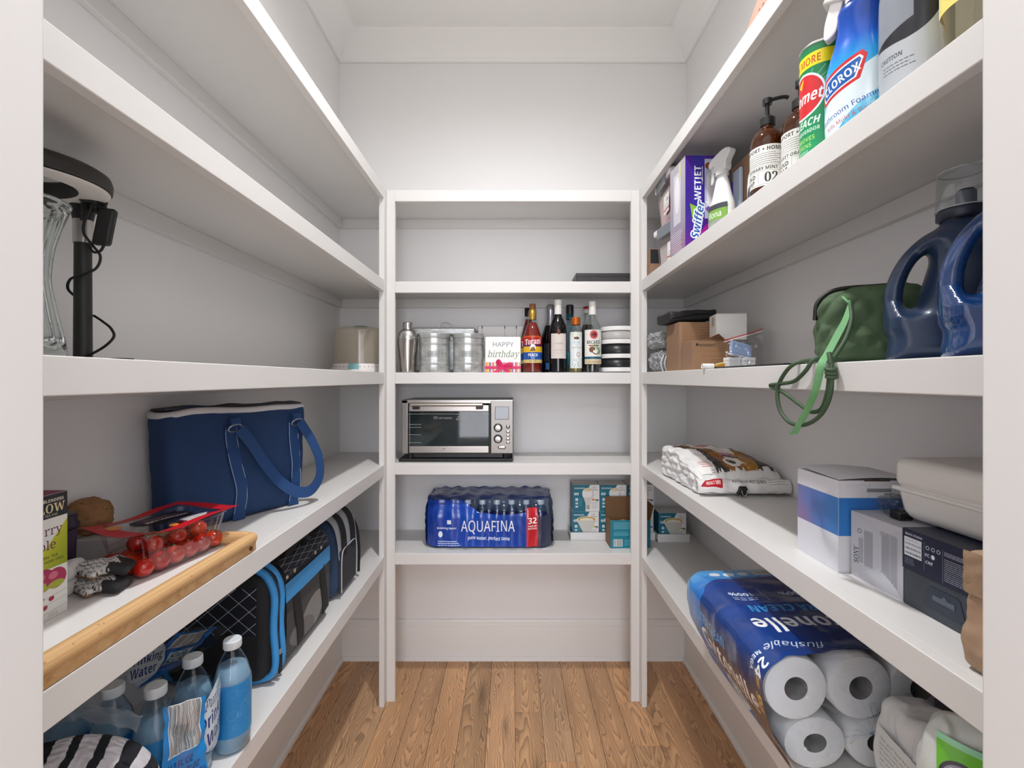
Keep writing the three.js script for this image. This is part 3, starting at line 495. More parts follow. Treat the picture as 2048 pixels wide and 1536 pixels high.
{
  const o = thing('zip_bag', 'clear zip bag with red strip leaning over small white boxes', 'bag', [0.598, M3, -1.256], 0);
  part('film', sheet((u, v) => [(u - 0.5) * (0.1 - 0.01 * v) + 0.014 * v + 0.003 * noise3(u * 5, v * 5, 1), 0.004 + v * 0.082 + (u - 0.4) * 0.03 * v, 0.034 - 0.02 * v + 0.008 * noise3(u * 4, v * 4, 8) + 0.006 * Math.sin(u * 9)], 26, 22), clearMat(0xf6f7f8, 0.08), o);
  part('zip_strip', tube([[-0.042, 0.076, 0.016], [0.01, 0.09, 0.018], [0.062, 0.106, 0.013]], 0.0016, 20, 6), S(0xb04a48, 0.45), o);
  part('zip_strip', tube([[-0.042, 0.071, 0.017], [0.01, 0.085, 0.019], [0.062, 0.101, 0.014]], 0.0012, 20, 6), S(0xe6c9c6, 0.45), o);
  const w1 = thing('small_box', 'small white box under the zip bag, beside the yellow tool', 'box', [0.588, M3, -1.262], 0.02); part('body', rbox(0.032, 0.03, 0.03, 0.001), whitePlastic, w1); part('lid', rboxAt(-0.0165, 0.022, -0.0155, 0.0165, 0.031, 0.0155, 0.001), whitePlastic, w1);
  const w2 = thing('small_box', 'small white box under the zip bag, farther from the yellow tool', 'box', [0.622, M3, -1.252], 0.05); part('body', rbox(0.032, 0.029, 0.03, 0.001), whitePlastic, w2); part('lid', rboxAt(-0.0165, 0.021, -0.0155, 0.0165, 0.03, 0.0155, 0.001), whitePlastic, w2);
  const c = thing('blue_packet', 'pale blue plastic packet inside the zip bag', 'packet', [0.608, M3 + 0.0315, -1.258], 0.1);
  part('shell', deform(rbox(0.058, 0.03, 0.012, 0.003), (x, y, z) => [x + 0.25 * y, y * 1.1 + 0.006 - 0.24 * x, z - 0.25 * y]), S(0x9fb4d6, 0.3, 0, { transmission: 0.25, thickness: 0 }), c);
  part('rim', deform(rboxAt(-0.032, -0.003, -0.008, 0.032, 0.0005, 0.01, 0.001), (x, y, z) => [x, y + 0.004 - 0.24 * x, z]), S(0xd9e1ee, 0.3), c);
  const y = thing('detail_brush', 'small yellow handled brush with white bristles lying before the brown cartons', 'brush', [0.545, M3, -1.275], 0.1);
  part('handle', tube([[0.004, 0.005, 0], [0.03, 0.012, 0.005], [0.056, 0.022, 0.004]], 0.005, 20, 8), S(0xd99a2c, 0.4), y);
  part('stick', tube([[0.0, 0.012, 0.006], [0.03, 0.019, 0.008], [0.05, 0.028, 0.006]], 0.0022, 16, 6), S(0xe8d089, 0.4), y);
  const bris = []; for (let i = 0; i < 9; i++) { const g = new THREE.TorusGeometry(0.006, 0.0015, 6, 14); g.rotateY(Math.PI / 2); g.translate(-0.004 - i * 0.0036, 0.008, 0.002); bris.push(g); }
  part('bristles', merge(...bris), S(0xf2f1ed, 0.5), y);
}

// ================================================================ right wall, second lowest shelf
const M2 = SH[1];
{
  const o = thing('dog_food_bag', 'white dog food bag with a fluffy dog printed on it, lying flat', 'bag', [0, M2, 0]);
  const H = (u, v) => (0.064 + 0.04 * Math.min(1, v * 1.7) + 0.026 * u * (1 - v) - 0.02 * Math.pow(u, 6) - 0.024 * Math.pow(Math.max(0, 0.16 - v) / 0.16, 2)) * (1 + 0.04 * noise3(u * 4, v * 5, 3) + 0.015 * noise3(u * 10, v * 10, 5));
  const X0 = 0.538, X1 = 0.805, D0 = 1.395, D1 = 1.72, XZ = (u, v) => [X0 + (X1 - X0 - 0.05 * v * u) * u + 0.012 * (1 - v) * (1 - u), -(D0 + (D1 - D0) * v)];
  const silver = S(0xe9e9e7, 0.36);
  const body = softBox(1, 1, 1, 0.09, 44, (x, y, z) => {
    const u = x + 0.5, v = 0.5 - z, [X, Z] = XZ(u, v), side = Math.max(0, 1 - Math.min(u, 1 - u) * 14), n = 0.006 * noise3(v * 7, y * 4, u * 3) + 0.002 * noise3(v * 16, y * 8, 3 + u * 5);
    return [X + side * n * (u < 0.5 ? 1 : -1), Math.max(0, y * H(u, v)), Z + 0.004 * noise3(u * 10, y * 8, 7) * (v < 0.1 ? 1 : 0)];
  });
  part('bag_body', body, silver, o);
  const art = print(900, 1000, (x, w, h) => {
    F(x, '#f2f0ec', 0, 0, w, h); x.setTransform(1.04, 0, 0, 1.1, -10, 0);
    const fur = (cols, path, n, len, wid) => { for (let i = 0; i < n; i++) { const t = rnd() * (path.length - 1), k = Math.floor(t), f = t - k, [a, b, r, dir] = path[k].map((q, j) => q + (path[Math.min(k + 1, path.length - 1)][j] - q) * f); const px = a + rr(-r, r), py = b + rr(-r, r), an = dir + rr(-0.5, 0.5), L = len * rr(0.5, 1.3); x.strokeStyle = cols[Math.floor(rnd() * cols.length)]; x.lineWidth = wid * rr(0.4, 1.2); x.lineCap = 'round'; x.beginPath(); x.moveTo(px, py); x.quadraticCurveTo(px + Math.cos(an) * L * 0.5 + rr(-8, 8), py + Math.sin(an) * L * 0.5, px + Math.cos(an) * L, py + Math.sin(an) * L); x.stroke(); } };
    const dark = ['#241d1d', '#3a302e', '#1a1516', '#4d4340'], brown = ['#8a5526', '#a86d2f', '#6d431f', '#b98142'], pale = ['#f7f3ee', '#e9dfd4', '#d9c7b4'], gold = ['#b98026', '#c99335', '#8f5f1c'];
    fur(dark, [[60, 170, 40, 0.5], [200, 270, 60, 0.6], [330, 420, 70, 1.0], [300, 640, 60, 1.3], [270, 850, 50, 1.2]], 900, 90, 9);
    fur(brown, [[170, 180, 30, 0.3], [330, 330, 45, 0.9], [400, 560, 50, 1.2], [370, 800, 60, 1.0], [520, 900, 50, 0.2]], 700, 80, 8);
    fur(pale, [[300, 190, 50, 0.6], [480, 330, 70, 1.3], [530, 520, 60, 1.5], [480, 720, 45, 1.4]], 700, 80, 8);
    fur(gold, [[640, 560, 50, 1.4], [640, 720, 80, 1.0], [620, 860, 60, 0.4]], 700, 80, 9);
    fur(dark, [[720, 420, 50, 1.4], [800, 520, 70, 1.2], [800, 700, 60, 1.4], [760, 860, 50, 1.6]], 900, 100, 10);
    fur(brown, [[690, 430, 40, 1.4], [720, 650, 40, 1.2]], 200, 80, 8);
    ell(x, '#f3efea', 455, 770, 90, 100, 0.5); ell(x, '#171314', 450, 765, 52, 48, 0.3); ell(x, '#3b2a22', 446, 760, 26, 24); ell(x, '#fff', 432, 748, 9, 9);
    ell(x, '#1a1416', 520, 640, 90, 26, 0.5); ell(x, '#b0567e', 520, 560, 72, 58, 0.5); ell(x, '#cf8aa6', 512, 548, 44, 32, 0.5);
    x.save(); x.translate(520, 165); x.rotate(0.12); poly(x, '#b3202c', [[-180, -20], [140, -44], [190, 10], [-60, 42]]); T(x, 'LIVER & RICE', 0, 4, 40, '#f7e8e4', { bold: true }); x.restore(); ell(x, '#4d4a48', 690, 110, 150, 48, 0.12); lines(x, 590, 90, 190, 3, 20, '#d9d7d3', 5); x.save(); x.translate(60, 90); poly(x, '#b3202c', [[0, 0], [90, 10], [70, 50], [-10, 30]]); x.restore();
    for (let i = 0; i < 5; i++) lines(x, 90, 720 + i * 28, 120, 1, 10, '#c23a48', 8); for (let i = 0; i < 3; i++) lines(x, 160, 880 + i * 20, 60, 1, 10, '#555', 4);
  }, 0.38);
  part('printed_face', sheet((u, v) => { const a = 0.035 + 0.93 * u, b = 0.05 + 0.92 * v, [X, Z] = XZ(a, b); return [X, H(a, b) * (1 - 0.09 * Math.pow(Math.abs(a * 2 - 1), 10) - 0.06 * Math.pow(Math.abs(b * 2 - 1), 12)) + 0.0016, Z]; }, 60, 50), art, o);
  const band = print(1000, 160, (x, w, h) => { F(x, '#efeeeb', 0, 0, w, h); x.save(); x.translate(160, 100); poly(x, '#b81f2d', [[-130, 20], [-60, -25], [120, -35], [100, 30]]); T(x, 'ADULT DRY', 10, 0, 30, '#f7e6e2', { bold: true }); x.restore(); T(x, 'PUTTING THE BEST IN PACK', 560, 92, 30, '#33343a', { bold: true, max: 360 }); T(x, 'QUALITY ADULT NUTRITION', 860, 70, 22, '#77777c', { max: 200 }); lines(x, 760, 92, 200, 2, 16, '#88888c', 3); }, 0.4);
  part('rolled_top', sheet((u, v) => { const a = v * Math.PI * 1.25 - 0.7; return [0.541 + 0.274 * u, 0.026 + 0.0225 * Math.sin(a) + 0.003 * noise3(u * 6, v * 2, 4), -1.392 + 0.02 * Math.cos(a) + 0.006 * noise3(u * 5, 2, 2)]; }, 50, 14), band, o);
  const c = part('binder_clip', extr([[-0.014, 0.001], [0.014, 0.001], [0.009, 0.022], [-0.009, 0.022]], 0.012, 0.001), blackPlastic, o, [0.668, 0.0125, -1.378], [0.5, 0, 0]);
  part('wire_handle', tube([[-0.008, 0.002, 0.013], [-0.009, -0.012, 0.022], [0, -0.017, 0.024], [0.009, -0.012, 0.022], [0.008, 0.002, 0.013]], 0.0009, 24, 6), steel, c);
  part('wire_handle', tube([[-0.008, 0.02, 0.013], [-0.006, 0.012, 0.02], [0, 0.006, 0.022], [0.006, 0.012, 0.02], [0.008, 0.02, 0.013]], 0.0009, 24, 6), steel, c);
}
{
  const o = thing('gift_carton', 'white carton with a blue and violet band around it', 'box', [0.651, M2, -0.896], 0);
  part('body', rbox(0.144, 0.164, 0.12, 0.0016), S(0xe7e8ee, 0.5), o);
  const bandS = print(300, 420, (x, w, h) => { F(x, '#e4e5ec', 0, 0, w, h); const g = x.createLinearGradient(0, 0, w, 0); g.addColorStop(0, '#7d7fb6'); g.addColorStop(0.5, '#5f7fc4'); g.addColorStop(1, '#3f86d0'); x.fillStyle = g; x.fillRect(0, 78, w, 174); const r = x.createRadialGradient(30, 250, 5, 30, 250, 120); r.addColorStop(0, 'rgba(190,120,150,0.5)'); r.addColorStop(1, 'rgba(190,120,150,0)'); x.fillStyle = r; x.fillRect(0, 78, w, 174); }, 0.4);
  part('printed_side', panel(0.1195, 0.1635), bandS, o, [-0.0722, 0.082, 0], [0, -Math.PI / 2, 0]);
  const bandF = print(360, 420, (x, w, h) => { F(x, '#e7e8ee', 0, 0, w, h); const g = x.createLinearGradient(0, 0, w, 0); g.addColorStop(0, '#2f7fd0'); g.addColorStop(1, '#5a74c0'); x.fillStyle = g; x.fillRect(0, 78, w, 174); x.strokeStyle = '#b9bac4'; x.lineWidth = 2; x.beginPath(); x.moveTo(140, 10); x.lineTo(140, 60); x.quadraticCurveTo(138, 74, 128, 78); x.stroke(); x.beginPath(); x.moveTo(250, 10); x.lineTo(252, 50); x.stroke(); for (let i = 0; i < 12; i++) F(x, 'rgba(120,120,130,0.25)', 30 + i * 9, 14, 2, rr(6, 22)); }, 0.4);
  part('printed_front', panel(0.1435, 0.1635), bandF, o, [0, 0.082, 0.0602]);
  part('lid_flap', sheet((u, v) => [-0.072 + 0.144 * u, 0.1655 + 0.008 * Math.sin(Math.PI * u) * Math.sin(Math.PI * (0.15 + 0.7 * v)) + 0.004 * v * (1 - u), 0.06 - 0.12 * v], 16, 12), S(0xdcdde3, 0.55), o);
  part('tuck_slot', rboxAt(-0.022, 0.144, 0.0595, 0.022, 0.15, 0.0612, 0.0006), S(0x8d8c90, 0.7), o);
  part('thumb_slot', rboxAt(-0.026, 0.1628, 0.0585, 0.02, 0.1652, 0.0608, 0.0006), S(0x4a3c38, 0.7), o);
}
{
  const o = thing('camera_carton', 'grey electronics carton with folded facets beside the blue banded carton', 'box', [0.66, M2, -0.7835], 0.06);
  const w = 0.117, h = 0.113, d = 0.104, grey = S(0xb9bac1, 0.5);
  part('body', rboxAt(-w / 2 + 0.012, 0, -d / 2, w / 2, h, d / 2, 0.0014), grey, o);
  const tex = print(460, 500, (x, W2, H2) => { F(x, '#bcbdc4', 0, 0, W2, H2); T(x, 'SONY', 40, 330, 54, '#4a4c54', { bold: true, font: 'serif', rot: -Math.PI / 2, max: 130 }); x.strokeStyle = '#44464d'; x.lineWidth = 4; x.beginPath(); x.arc(68, 140, 15, 0, 7); x.stroke(); for (let i = 0; i < 5; i++) F(x, '#6c6e77', 62 + i * 7, 190, 3, 190); for (let i = 0; i < 11; i++) { F(x, 'rgba(90,92,102,0.75)', 104 + i * 6, 120 + (i % 3) * 4, 3, 270); } for (let i = 0; i < 26; i++) F(x, 'rgba(96,98,108,0.75)', 236 + i * 6.4, 90 - (i % 4) * 3, 3, 300 + i * 2.5); F(x, '#bcbdc4', 322, 60, 6, 400); });
  const L = -d / 2, R = d / 2, c = 0.0, mt = h * 0.72, mb = h * 0.28, xo = -w / 2, xi = -w / 2 + 0.01;
  const tri = [], P3 = { tl: [xo, h, L], tr: [xo, h, R], bl: [xo, 0, L], br: [xo, 0, R], ct: [xi, mt, c], cb: [xi, mb, c] }, add = (...k) => k.forEach((q) => tri.push(P3[q]));
  add('tl', 'bl', 'cb', 'tl', 'cb', 'ct', 'ct', 'cb', 'br', 'ct', 'br', 'tr', 'tl', 'ct', 'tr', 'bl', 'br', 'cb');
  const g = new THREE.BufferGeometry(); g.setAttribute('position', new THREE.Float32BufferAttribute(tri.flat(), 3)); g.setAttribute('uv', new THREE.Float32BufferAttribute(tri.flatMap((p) => [(p[2] - L) / d, p[1] / h]), 2)); g.computeVertexNormals();
  part('folded_side', g, tex, o);
  part('rim', rboxAt(-w / 2, h - 0.001, -d / 2, -w / 2 + 0.013, h, d / 2, 0.0004), grey, o);
  part('front_chamfer', extr([[-w / 2 + 0.0005, 0], [-w / 2 + 0.013, 0], [-w / 2 + 0.013, d], [-w / 2 + 0.0005, d]], 0.0003), grey, o, [0, 0.0004, d / 2], [-Math.PI / 2, 0, 0]);
}
{
  const o = thing('headphone_carton', 'dark navy electronics carton with white print under the lidded container', 'box', [0.665, M2, -0.664], 0.02);
  part('lower_tray', rbox(0.122, 0.056, 0.125, 0.0015), S(0x3d434d, 0.45), o);
  part('upper_sleeve', rboxAt(-0.062, 0.056, -0.0632, 0.061, 0.1165, 0.0632, 0.0012), S(0x18213a, 0.4), o);
  part('printed_side', panel(0.126, 0.06), print(760, 360, (x, w, h) => { F(x, '#18213a', 0, 0, w, h); T(x, 'BEATS STUDIO', 30, 40, 26, '#d9dde6', { bold: true, align: 'left' }); F(x, '#dfe3ea', 20, 68, 180, 170); for (let i = 0; i < 3; i++) for (let q = 30; q < 190; q += rr(5, 11)) F(x, '#2a2e3a', q, 118 + i * 42, rr(2, 5), 16); lines(x, 30, 85, 150, 2, 12, '#777d8a', 3); lines(x, 24, 262, 110, 4, 16, '#c9cfda', 3); F(x, '#aab2c0', 224, 60, 2, 250); for (let i = 0; i < 3; i++) { x.strokeStyle = '#dfe3ea'; x.lineWidth = 5; x.beginPath(); x.arc(258 + i * 52, 100, 15, 0, 7); x.stroke(); } T(x, 'FC', 256, 165, 38, '#e9ecf2', { bold: true }); ell(x, '#e9ecf2', 310, 165, 18, 20); T(x, 'CNE', 270, 226, 36, '#e9ecf2', { bold: true, italic: true }); F(x, '#aab2c0', 400, 60, 2, 290); lines(x, 415, 80, 310, 3, 13, '#d2d7e0', 5); lines(x, 415, 140, 320, 12, 16, '#c3c9d4', 5); }, 0.4), o, [-0.0624, 0.086, 0], [0, -Math.PI / 2, 0]);
  const tab = extr([[-0.029, -0.015], [0.024, -0.015], [0.03, -0.01], [0.023, 0.013], [0.019, 0.016], [-0.022, 0.016], [-0.026, 0.012], [-0.034, -0.01]], 0.0008); tab.rotateY(-Math.PI / 2);
  part('hang_tab', tab, S(0x2a3444, 0.35), o, [-0.0612, 0.03, 0.005]);
  const sl = extr([[-0.017, -0.004], [0.016, -0.004], [0.016, 0.003], [0.005, 0.003], [0.001, 0.008], [-0.004, 0.003], [-0.017, 0.003]], 0.0006); sl.rotateY(-Math.PI / 2);
  part('hang_slot', sl, S(0x5a626d, 0.5), o, [-0.0621, 0.032, 0.005]);
}
{
  const cream = S(0xe9e6e1, 0.35);
  const o = thing('lidded_container', 'off white rounded container with fitted lid resting on the dark carton', 'container', [0.728, M2 + 0.1168, -0.665], 0.03);
  const w = 0.18, d = 0.245;
  part('base', deform(new RoundedBoxGeometry(w, 0.062, d, 6, 0.018).translate(0, 0.031, 0), (x, y, z) => { const k = 0.93 + 0.07 * Math.min(1, y / 0.05); return [x * k, y, z * k]; }), cream, o);
  part('seam_rim', rboxAt(-w / 2 - 0.002, 0.045, -d / 2 - 0.002, w / 2 + 0.002, 0.052, d / 2 + 0.002, 0.003, 4), cream, o);
  part('lid', deform(new RoundedBoxGeometry(w + 0.003, 0.05, d + 0.003, 6, 0.016).translate(0, 0.0745, 0), (x, y, z) => [x, y + 0.0, z]), cream, o);
  const b = thing('plastic_wrap', 'small crumpled clear wrap with a black clip on the grey carton', 'wrap', [0.653, M2 + 0.1132, -0.796]);
  part('film', softBox(0.05, 0.036, 0.05, 0.014, 22, (x, y, z) => { const n = Math.abs(noise3(x * 50, y * 50, z * 50)); return [x * (1 - 0.35 * n), Math.max(0, y * (1 - 0.35 * n)), z * (1 - 0.3 * n)]; }), clearMat(0xe6e9ea, 0.1), b);
  part('clip', rbox(0.024, 0.014, 0.022, 0.003), blackPlastic, b, [-0.012, 0.0005, 0.02]);
}
{
  const o = thing('paper_bag', 'brown paper bag with a crumpled rolled base at the shelf end', 'bag', [0.606, M2, -0.533], 0.1);
  const g = softBox(0.125, 0.142, 0.08, 0.012, 44, (x, y, z) => {
    const low = Math.exp(-(((y - 0.03) / 0.022) ** 2)), cre = 0.0022 * noise3(x * 18, y * 14, z * 18) + 0.001 * noise3(x * 40, y * 50, z * 40), k = 1 + 0.09 * low - 0.03 * Math.exp(-(((y - 0.062) / 0.012) ** 2));
    return [x * k + cre, y < 0.004 ? y : Math.max(0, y + 0.3 * cre), z * k + cre];
  });
  part('body', g, S(0xa98c72, 0.85), o);
  part('fold_flap', sheet((u, v) => [-0.063 + 0.002 * noise3(u * 5, v * 5, 1), 0.141 - 0.05 * v, 0.035 - 0.072 * u], 12, 8), S(0xa0856b, 0.85), o);
}

// ================================================================ right wall, lowest shelf
const M1 = SH[0];
{
  const o = thing('toilet_paper_pack', 'large blue printed pack of toilet paper with a clear open end', 'pack', [0, M1, 0]);
  const cs = new THREE.CatmullRomCurve3(V3([[0.506, 0.002, 0], [0.479, 0.05, 0], [0.454, 0.1, 0], [0.4435, 0.15, 0], [0.449, 0.192, 0], [0.48, 0.213, 0], [0.55, 0.2165, 0], [0.64, 0.2185, 0], [0.73, 0.2165, 0], [0.785, 0.205, 0], [0.808, 0.17, 0], [0.81, 0.09, 0], [0.806, 0.002, 0]]), false, 'centripetal');
  const L = cs.getLength(), D0 = 0.832, D1 = 1.245;
  const wrapTex = print(1100, 600, (x, w, h) => {
    const g = x.createLinearGradient(0, 0, w, 0); g.addColorStop(0, '#141c3c'); g.addColorStop(0.16, '#141f45'); g.addColorStop(0.3, '#12408c'); g.addColorStop(0.45, '#0d2f78'); g.addColorStop(0.7, '#0a1f52'); g.addColorStop(1, '#0a1a44'); x.fillStyle = g; x.fillRect(0, 0, w, h);
    const c = x.createLinearGradient(0, 0, 0, 160); c.addColorStop(0, '#4aa7e8'); c.addColorStop(1, '#1c72c4'); x.fillStyle = c; x.beginPath(); x.moveTo(0, 0); x.lineTo(w, 0); x.lineTo(w, 80); x.bezierCurveTo(700, 110, 420, 60, 330, 150); x.bezierCurveTo(300, 210, 200, 150, 110, 300); x.bezierCurveTo(60, 380, 30, 430, 0, 460); x.fill();
    x.strokeStyle = 'rgba(160,215,250,0.5)'; x.lineWidth = 5; for (let i = 0; i < 6; i++) { x.beginPath(); x.moveTo(330 + i * 8, 20 + i * 15); x.bezierCurveTo(500, 30 + i * 15, 640, 20 + i * 15, 800, 16 + i * 15); x.stroke(); }
    ell(x, '#d7e5f0', 60, 330, 52, 60); ell(x, '#8fb8d8', 60, 330, 40, 46); T(x, 'FSC', 60, 330, 30, '#f2f7fa', { bold: true, rot: Math.PI / 2 });
    T(x, 'Cottonelle', 166, 360, 96, '#fff', { bold: true, rot: Math.PI / 2, max: 360, font: 'sans-serif' }); T(x, 'ULTRA CLEAN', 232, 250, 46, '#3f9fe0', { bold: true, rot: Math.PI / 2, max: 230 });
    T(x, '24', 292, 566, 52, '#fff', { bold: true, rot: Math.PI }); T(x, '= 96', 216, 566, 52, '#f2c22c', { bold: true, rot: Math.PI }); T(x, 'MEGA', 292, 528, 22, '#dfe8f2', { bold: true, rot: Math.PI });
    T(x, 'Cottonelle', 560, 430, 112, '#fff', { bold: true, rot: Math.PI, max: 400 }); T(x, 'ULTRA CLEAN', 545, 330, 52, '#3f9fe0', { bold: true, rot: Math.PI, max: 300 });
    T(x, '100%', 420, 232, 34, '#dfe9f5', { bold: true, rot: Math.PI }); T(x, '100%', 590, 228, 34, '#dfe9f5', { bold: true, rot: Math.PI }); lines(x, 380, 260, 90, 2, 12, '#c9d7ea', 4); lines(x, 545, 258, 100, 2, 12, '#c9d7ea', 4); F(x, '#9db7d8', 490, 190, 2, 90); F(x, '#9db7d8', 660, 190, 2, 90); T(x, 'quality promise', 700, 262, 24, '#b9cbe4', { rot: Math.PI });
    bars(x, 545, 14, 150, 66); for (let i = 0; i < 3; i++) ell(x, '#dfeaf3', 400 + i * 52, 66, 20, 16);
    T(x, 'flushable', 420, 540, 42, '#dfe8f2', { italic: true, rot: Math.PI + 0.2 });
  }, 0.24, { clearcoat: 0.4, clearcoatRoughness: 0.2 });
  part('printed_wrap', sheet((u, v) => {
    const p = cs.getPointAt(u), far = Math.max(0, (v - 0.82) / 0.18), k = 1 - 0.1 * far * far * far, cx = 0.64, cy = 0.1, lip = (1 - v) * (1 - v) * (1 - v), n = 0.0016 * noise3(u * 12, v * 7, 2) + 0.0005 * noise3(u * 30, v * 18, 6), roll = 0.003 * Math.abs(Math.sin(v * Math.PI * 4));
    return [cx + (p.x - cx) * k + (p.x < 0.5 ? roll - n : 0), Math.max(0.001, cy + (p.y - cy) * k + (p.y > 0.2 ? n - roll : 0)), -(D0 + (D1 - D0) * v + lip * (0.026 * Math.sin(Math.PI * Math.min(1, Math.max(0, (u - 0.28) / 0.5))) + 0.004 * noise3(u * 14, 3, 1)))];
  }, 150, 70), wrapTex, o);
  part('sealed_end', sheet((u, v) => { const p = cs.getPointAt(u), cx = 0.64, cy = 0.1, k = 0.9 * (1 - v); return [cx + (p.x - cx) * k, Math.max(0.001, cy + (p.y - cy) * k), -(D1 + 0.02 * Math.sin(v * Math.PI / 2)) + 0.0005]; }, 60, 10), S(0xb9d6ea, 0.3), o);
  part('clear_end', sheet((u, v) => {
    const a = cs.getPointAt(0.02 + 0.96 * u), cx = 0.63, cy = 0.09, k = 1 - v, n = 0.006 * noise3(u * 16, v * 5, 9) * (1 - Math.abs(v - 0.5)) + 0.003 * noise3(u * 40, v * 8, 4);
    return [cx + (a.x - cx) * k * 0.995, Math.max(0.003, cy + (a.y - cy) * k * 0.99), -D0 + 0.008 * Math.sin(v * 1.6) + n * Math.min(1, v * 6) - 0.006 * (1 - v)];
  }, 90, 30), clearMat(0xf4f7fa, 0.05), o);
  const gath = []; for (let i = 0; i < 9; i++) { const a = -0.5 + i * 0.14 + rr(-0.03, 0.03); gath.push(tube([[0.665 + Math.sin(a) * 0.012, 0.03, -0.81], [0.665 + Math.sin(a) * 0.05, 0.07 + Math.cos(a) * 0.02, -0.816], [0.665 + Math.sin(a) * 0.09, 0.1 + Math.cos(a) * 0.05, -0.822]], 0.0009, 10, 5)); }
  part('gathered_film', merge(...gath), clearMat(0xf8f9fa, 0.12), o);
  const paper = S(0xf4f3f2, 0.85), core = S(0x8f8d8c, 0.85);
  const roll = thing('toilet_roll', '', 'toilet roll', [0, 0, 0], 0, 'toilet rolls at the clear end of the pack');
  const prof = lathe([[0.021, -0.05], [0.048, -0.0505], [0.0555, -0.049], [0.0572, -0.045], [0.0572, 0.045], [0.0555, 0.049], [0.048, 0.0505], [0.021, 0.05]], 48); prof.rotateX(Math.PI / 2); part('paper', creased(prof, 0.7), paper, roll);
  const cg = new THREE.CylinderGeometry(0.021, 0.021, 0.1, 32, 1, true); cg.rotateX(Math.PI / 2); part('core', cg, core, roll);
  const spots = [[0.51, 0.154, 'toilet roll in the clear pack end, upper row nearest the shelf edge'], [0.627, 0.155, 'toilet roll in the clear pack end, middle of the upper row'], [0.737, 0.154, 'toilet roll in the clear pack end, upper row nearest the wall'], [0.551, 0.048, 'toilet roll in the clear pack end, lower row nearest the shelf edge'], [0.667, 0.048, 'toilet roll behind gathered film, middle of the lower row'], [0.768, 0.048, 'toilet roll in the clear pack end, lower row nearest the wall']];
  spots.forEach(([x, y, l], i) => { const r = i ? copyOf(roll, 'toilet_roll', l) : roll; r.userData.label = l; r.position.set(x, M1 + y, -0.897 - (i > 2 ? 0.01 : 0)); if (i > 2) r.scale.set(i === 5 ? 0.66 : 1, 0.83, 1); });
}
{
  const film = S(0xf1f2f0, 0.3, 0, { transmission: 0.15, thickness: 0 });
  const o = thing('wipes_bag', 'milky plastic bag with grey small print beside the toilet paper', 'bag', [0.648, M1, -0.725], -0.1);
  part('film', softBox(0.092, 0.188, 0.15, 0.024, 40, (x, y, z) => { const n = 0.004 * noise3(x * 16, y * 9, z * 16) + 0.0015 * noise3(x * 40, y * 20, z * 40), k = 1 - 0.25 * Math.max(0, y / 0.19 - 0.5); return [x * k + n, y < 0.004 ? y : Math.max(0, y + n), z * k + n]; }), film, o);
  part('printed_side', sheet((u, v) => [-0.0485 + 0.001 * noise3(u * 4, v * 4, 2), 0.02 + 0.12 * v, -0.05 + 0.1 * u], 10, 10), print(400, 460, (x, w, h) => { F(x, '#dcdedb', 0, 0, w, h); for (let i = 0; i < 6; i++) { T(x, ['clean your home the way', 'you like it, one wipe', 'for every surface in', 'the kitchen and bath', 'soft and strong fibres', 'no rinsing needed'][i], 20, 60 + i * 34, 26, '#6b6c6b', { align: 'left' }); } F(x, '#b9d8cf', 0, 300, w, 90); lines(x, 20, 330, 300, 3, 18, '#7d8f8a', 4); }, 0.35), o);
  const p = thing('storage_box', 'dark plum box against the wall behind the milky bag', 'box', [0.764, M1, -0.7]);
  part('body', rbox(0.1, 0.214, 0.2, 0.006), S(0x3a323d, 0.5), p); part('lid', rboxAt(-0.051, 0.2, -0.102, 0.051, 0.218, 0.102, 0.004), S(0x4a404d, 0.45), p);
  const y = thing('mustard_box', 'mustard yellow box under the shelf edge near the doorway', 'box', [0.757, M1, -0.525]);
  part('body', rbox(0.1, 0.235, 0.13, 0.003), S(0xa08a26, 0.55), y); part('lid', rboxAt(-0.051, 0.214, -0.066, 0.051, 0.238, 0.066, 0.002), S(0xb39a2c, 0.5), y);
  const g = thing('green_pack', 'lime green printed pack with milky top at the shelf end', 'pack', [0.601, M1, -0.572], -0.62);
  part('film', softBox(0.165, 0.285, 0.062, 0.026, 40, (x, y2, z) => { const t = Math.max(0, (y2 - 0.22) / 0.065), n = 0.004 * noise3(x * 24, y2 * 20, z * 20) * (0.4 + t); return [x * (1 - 0.18 * t) + n, y2 < 0.004 ? y2 : Math.max(0, y2 + n * 0.6), z * (1 - 0.55 * t) + n]; }), S(0xe3e6e0, 0.28, 0, { transmission: 0.2, thickness: 0 }), g);
  part('printed_front', sheet((u, v) => [(u - 0.5) * 0.15 * (1 - 0.12 * v), 0.01 + 0.252 * v - 0.02 * (u - 0.3) * v, 0.0325 * (1 - 0.55 * Math.max(0, (0.01 + 0.252 * v - 0.22) / 0.065)) + 0.0075 - 0.01 * Math.pow(Math.abs(u * 2 - 1), 4)], 24, 24), print(520, 760, (x, w, h) => { F(x, '#6cbf2a', 0, 0, w, h); F(x, '#9bdcb0', 0, 0, w, 22); T(x, 'nature green', 300, 60, 44, '#dff5d0', { rot: 0.35, bold: true }); for (const [a, b, r] of [[90, 130, 84], [300, 200, 100], [470, 300, 80]]) { ell(x, '#33343a', a, b, r, r * 0.8); ell(x, '#8f8a96', a, b, r * 0.86, r * 0.66); ell(x, '#e9e9ec', a - 10, b - 14, r * 0.5, r * 0.26, 0.4); } lines(x, 40, 400, 200, 6, 18, '#e6f5d8', 5); }, 0.3), g);
}

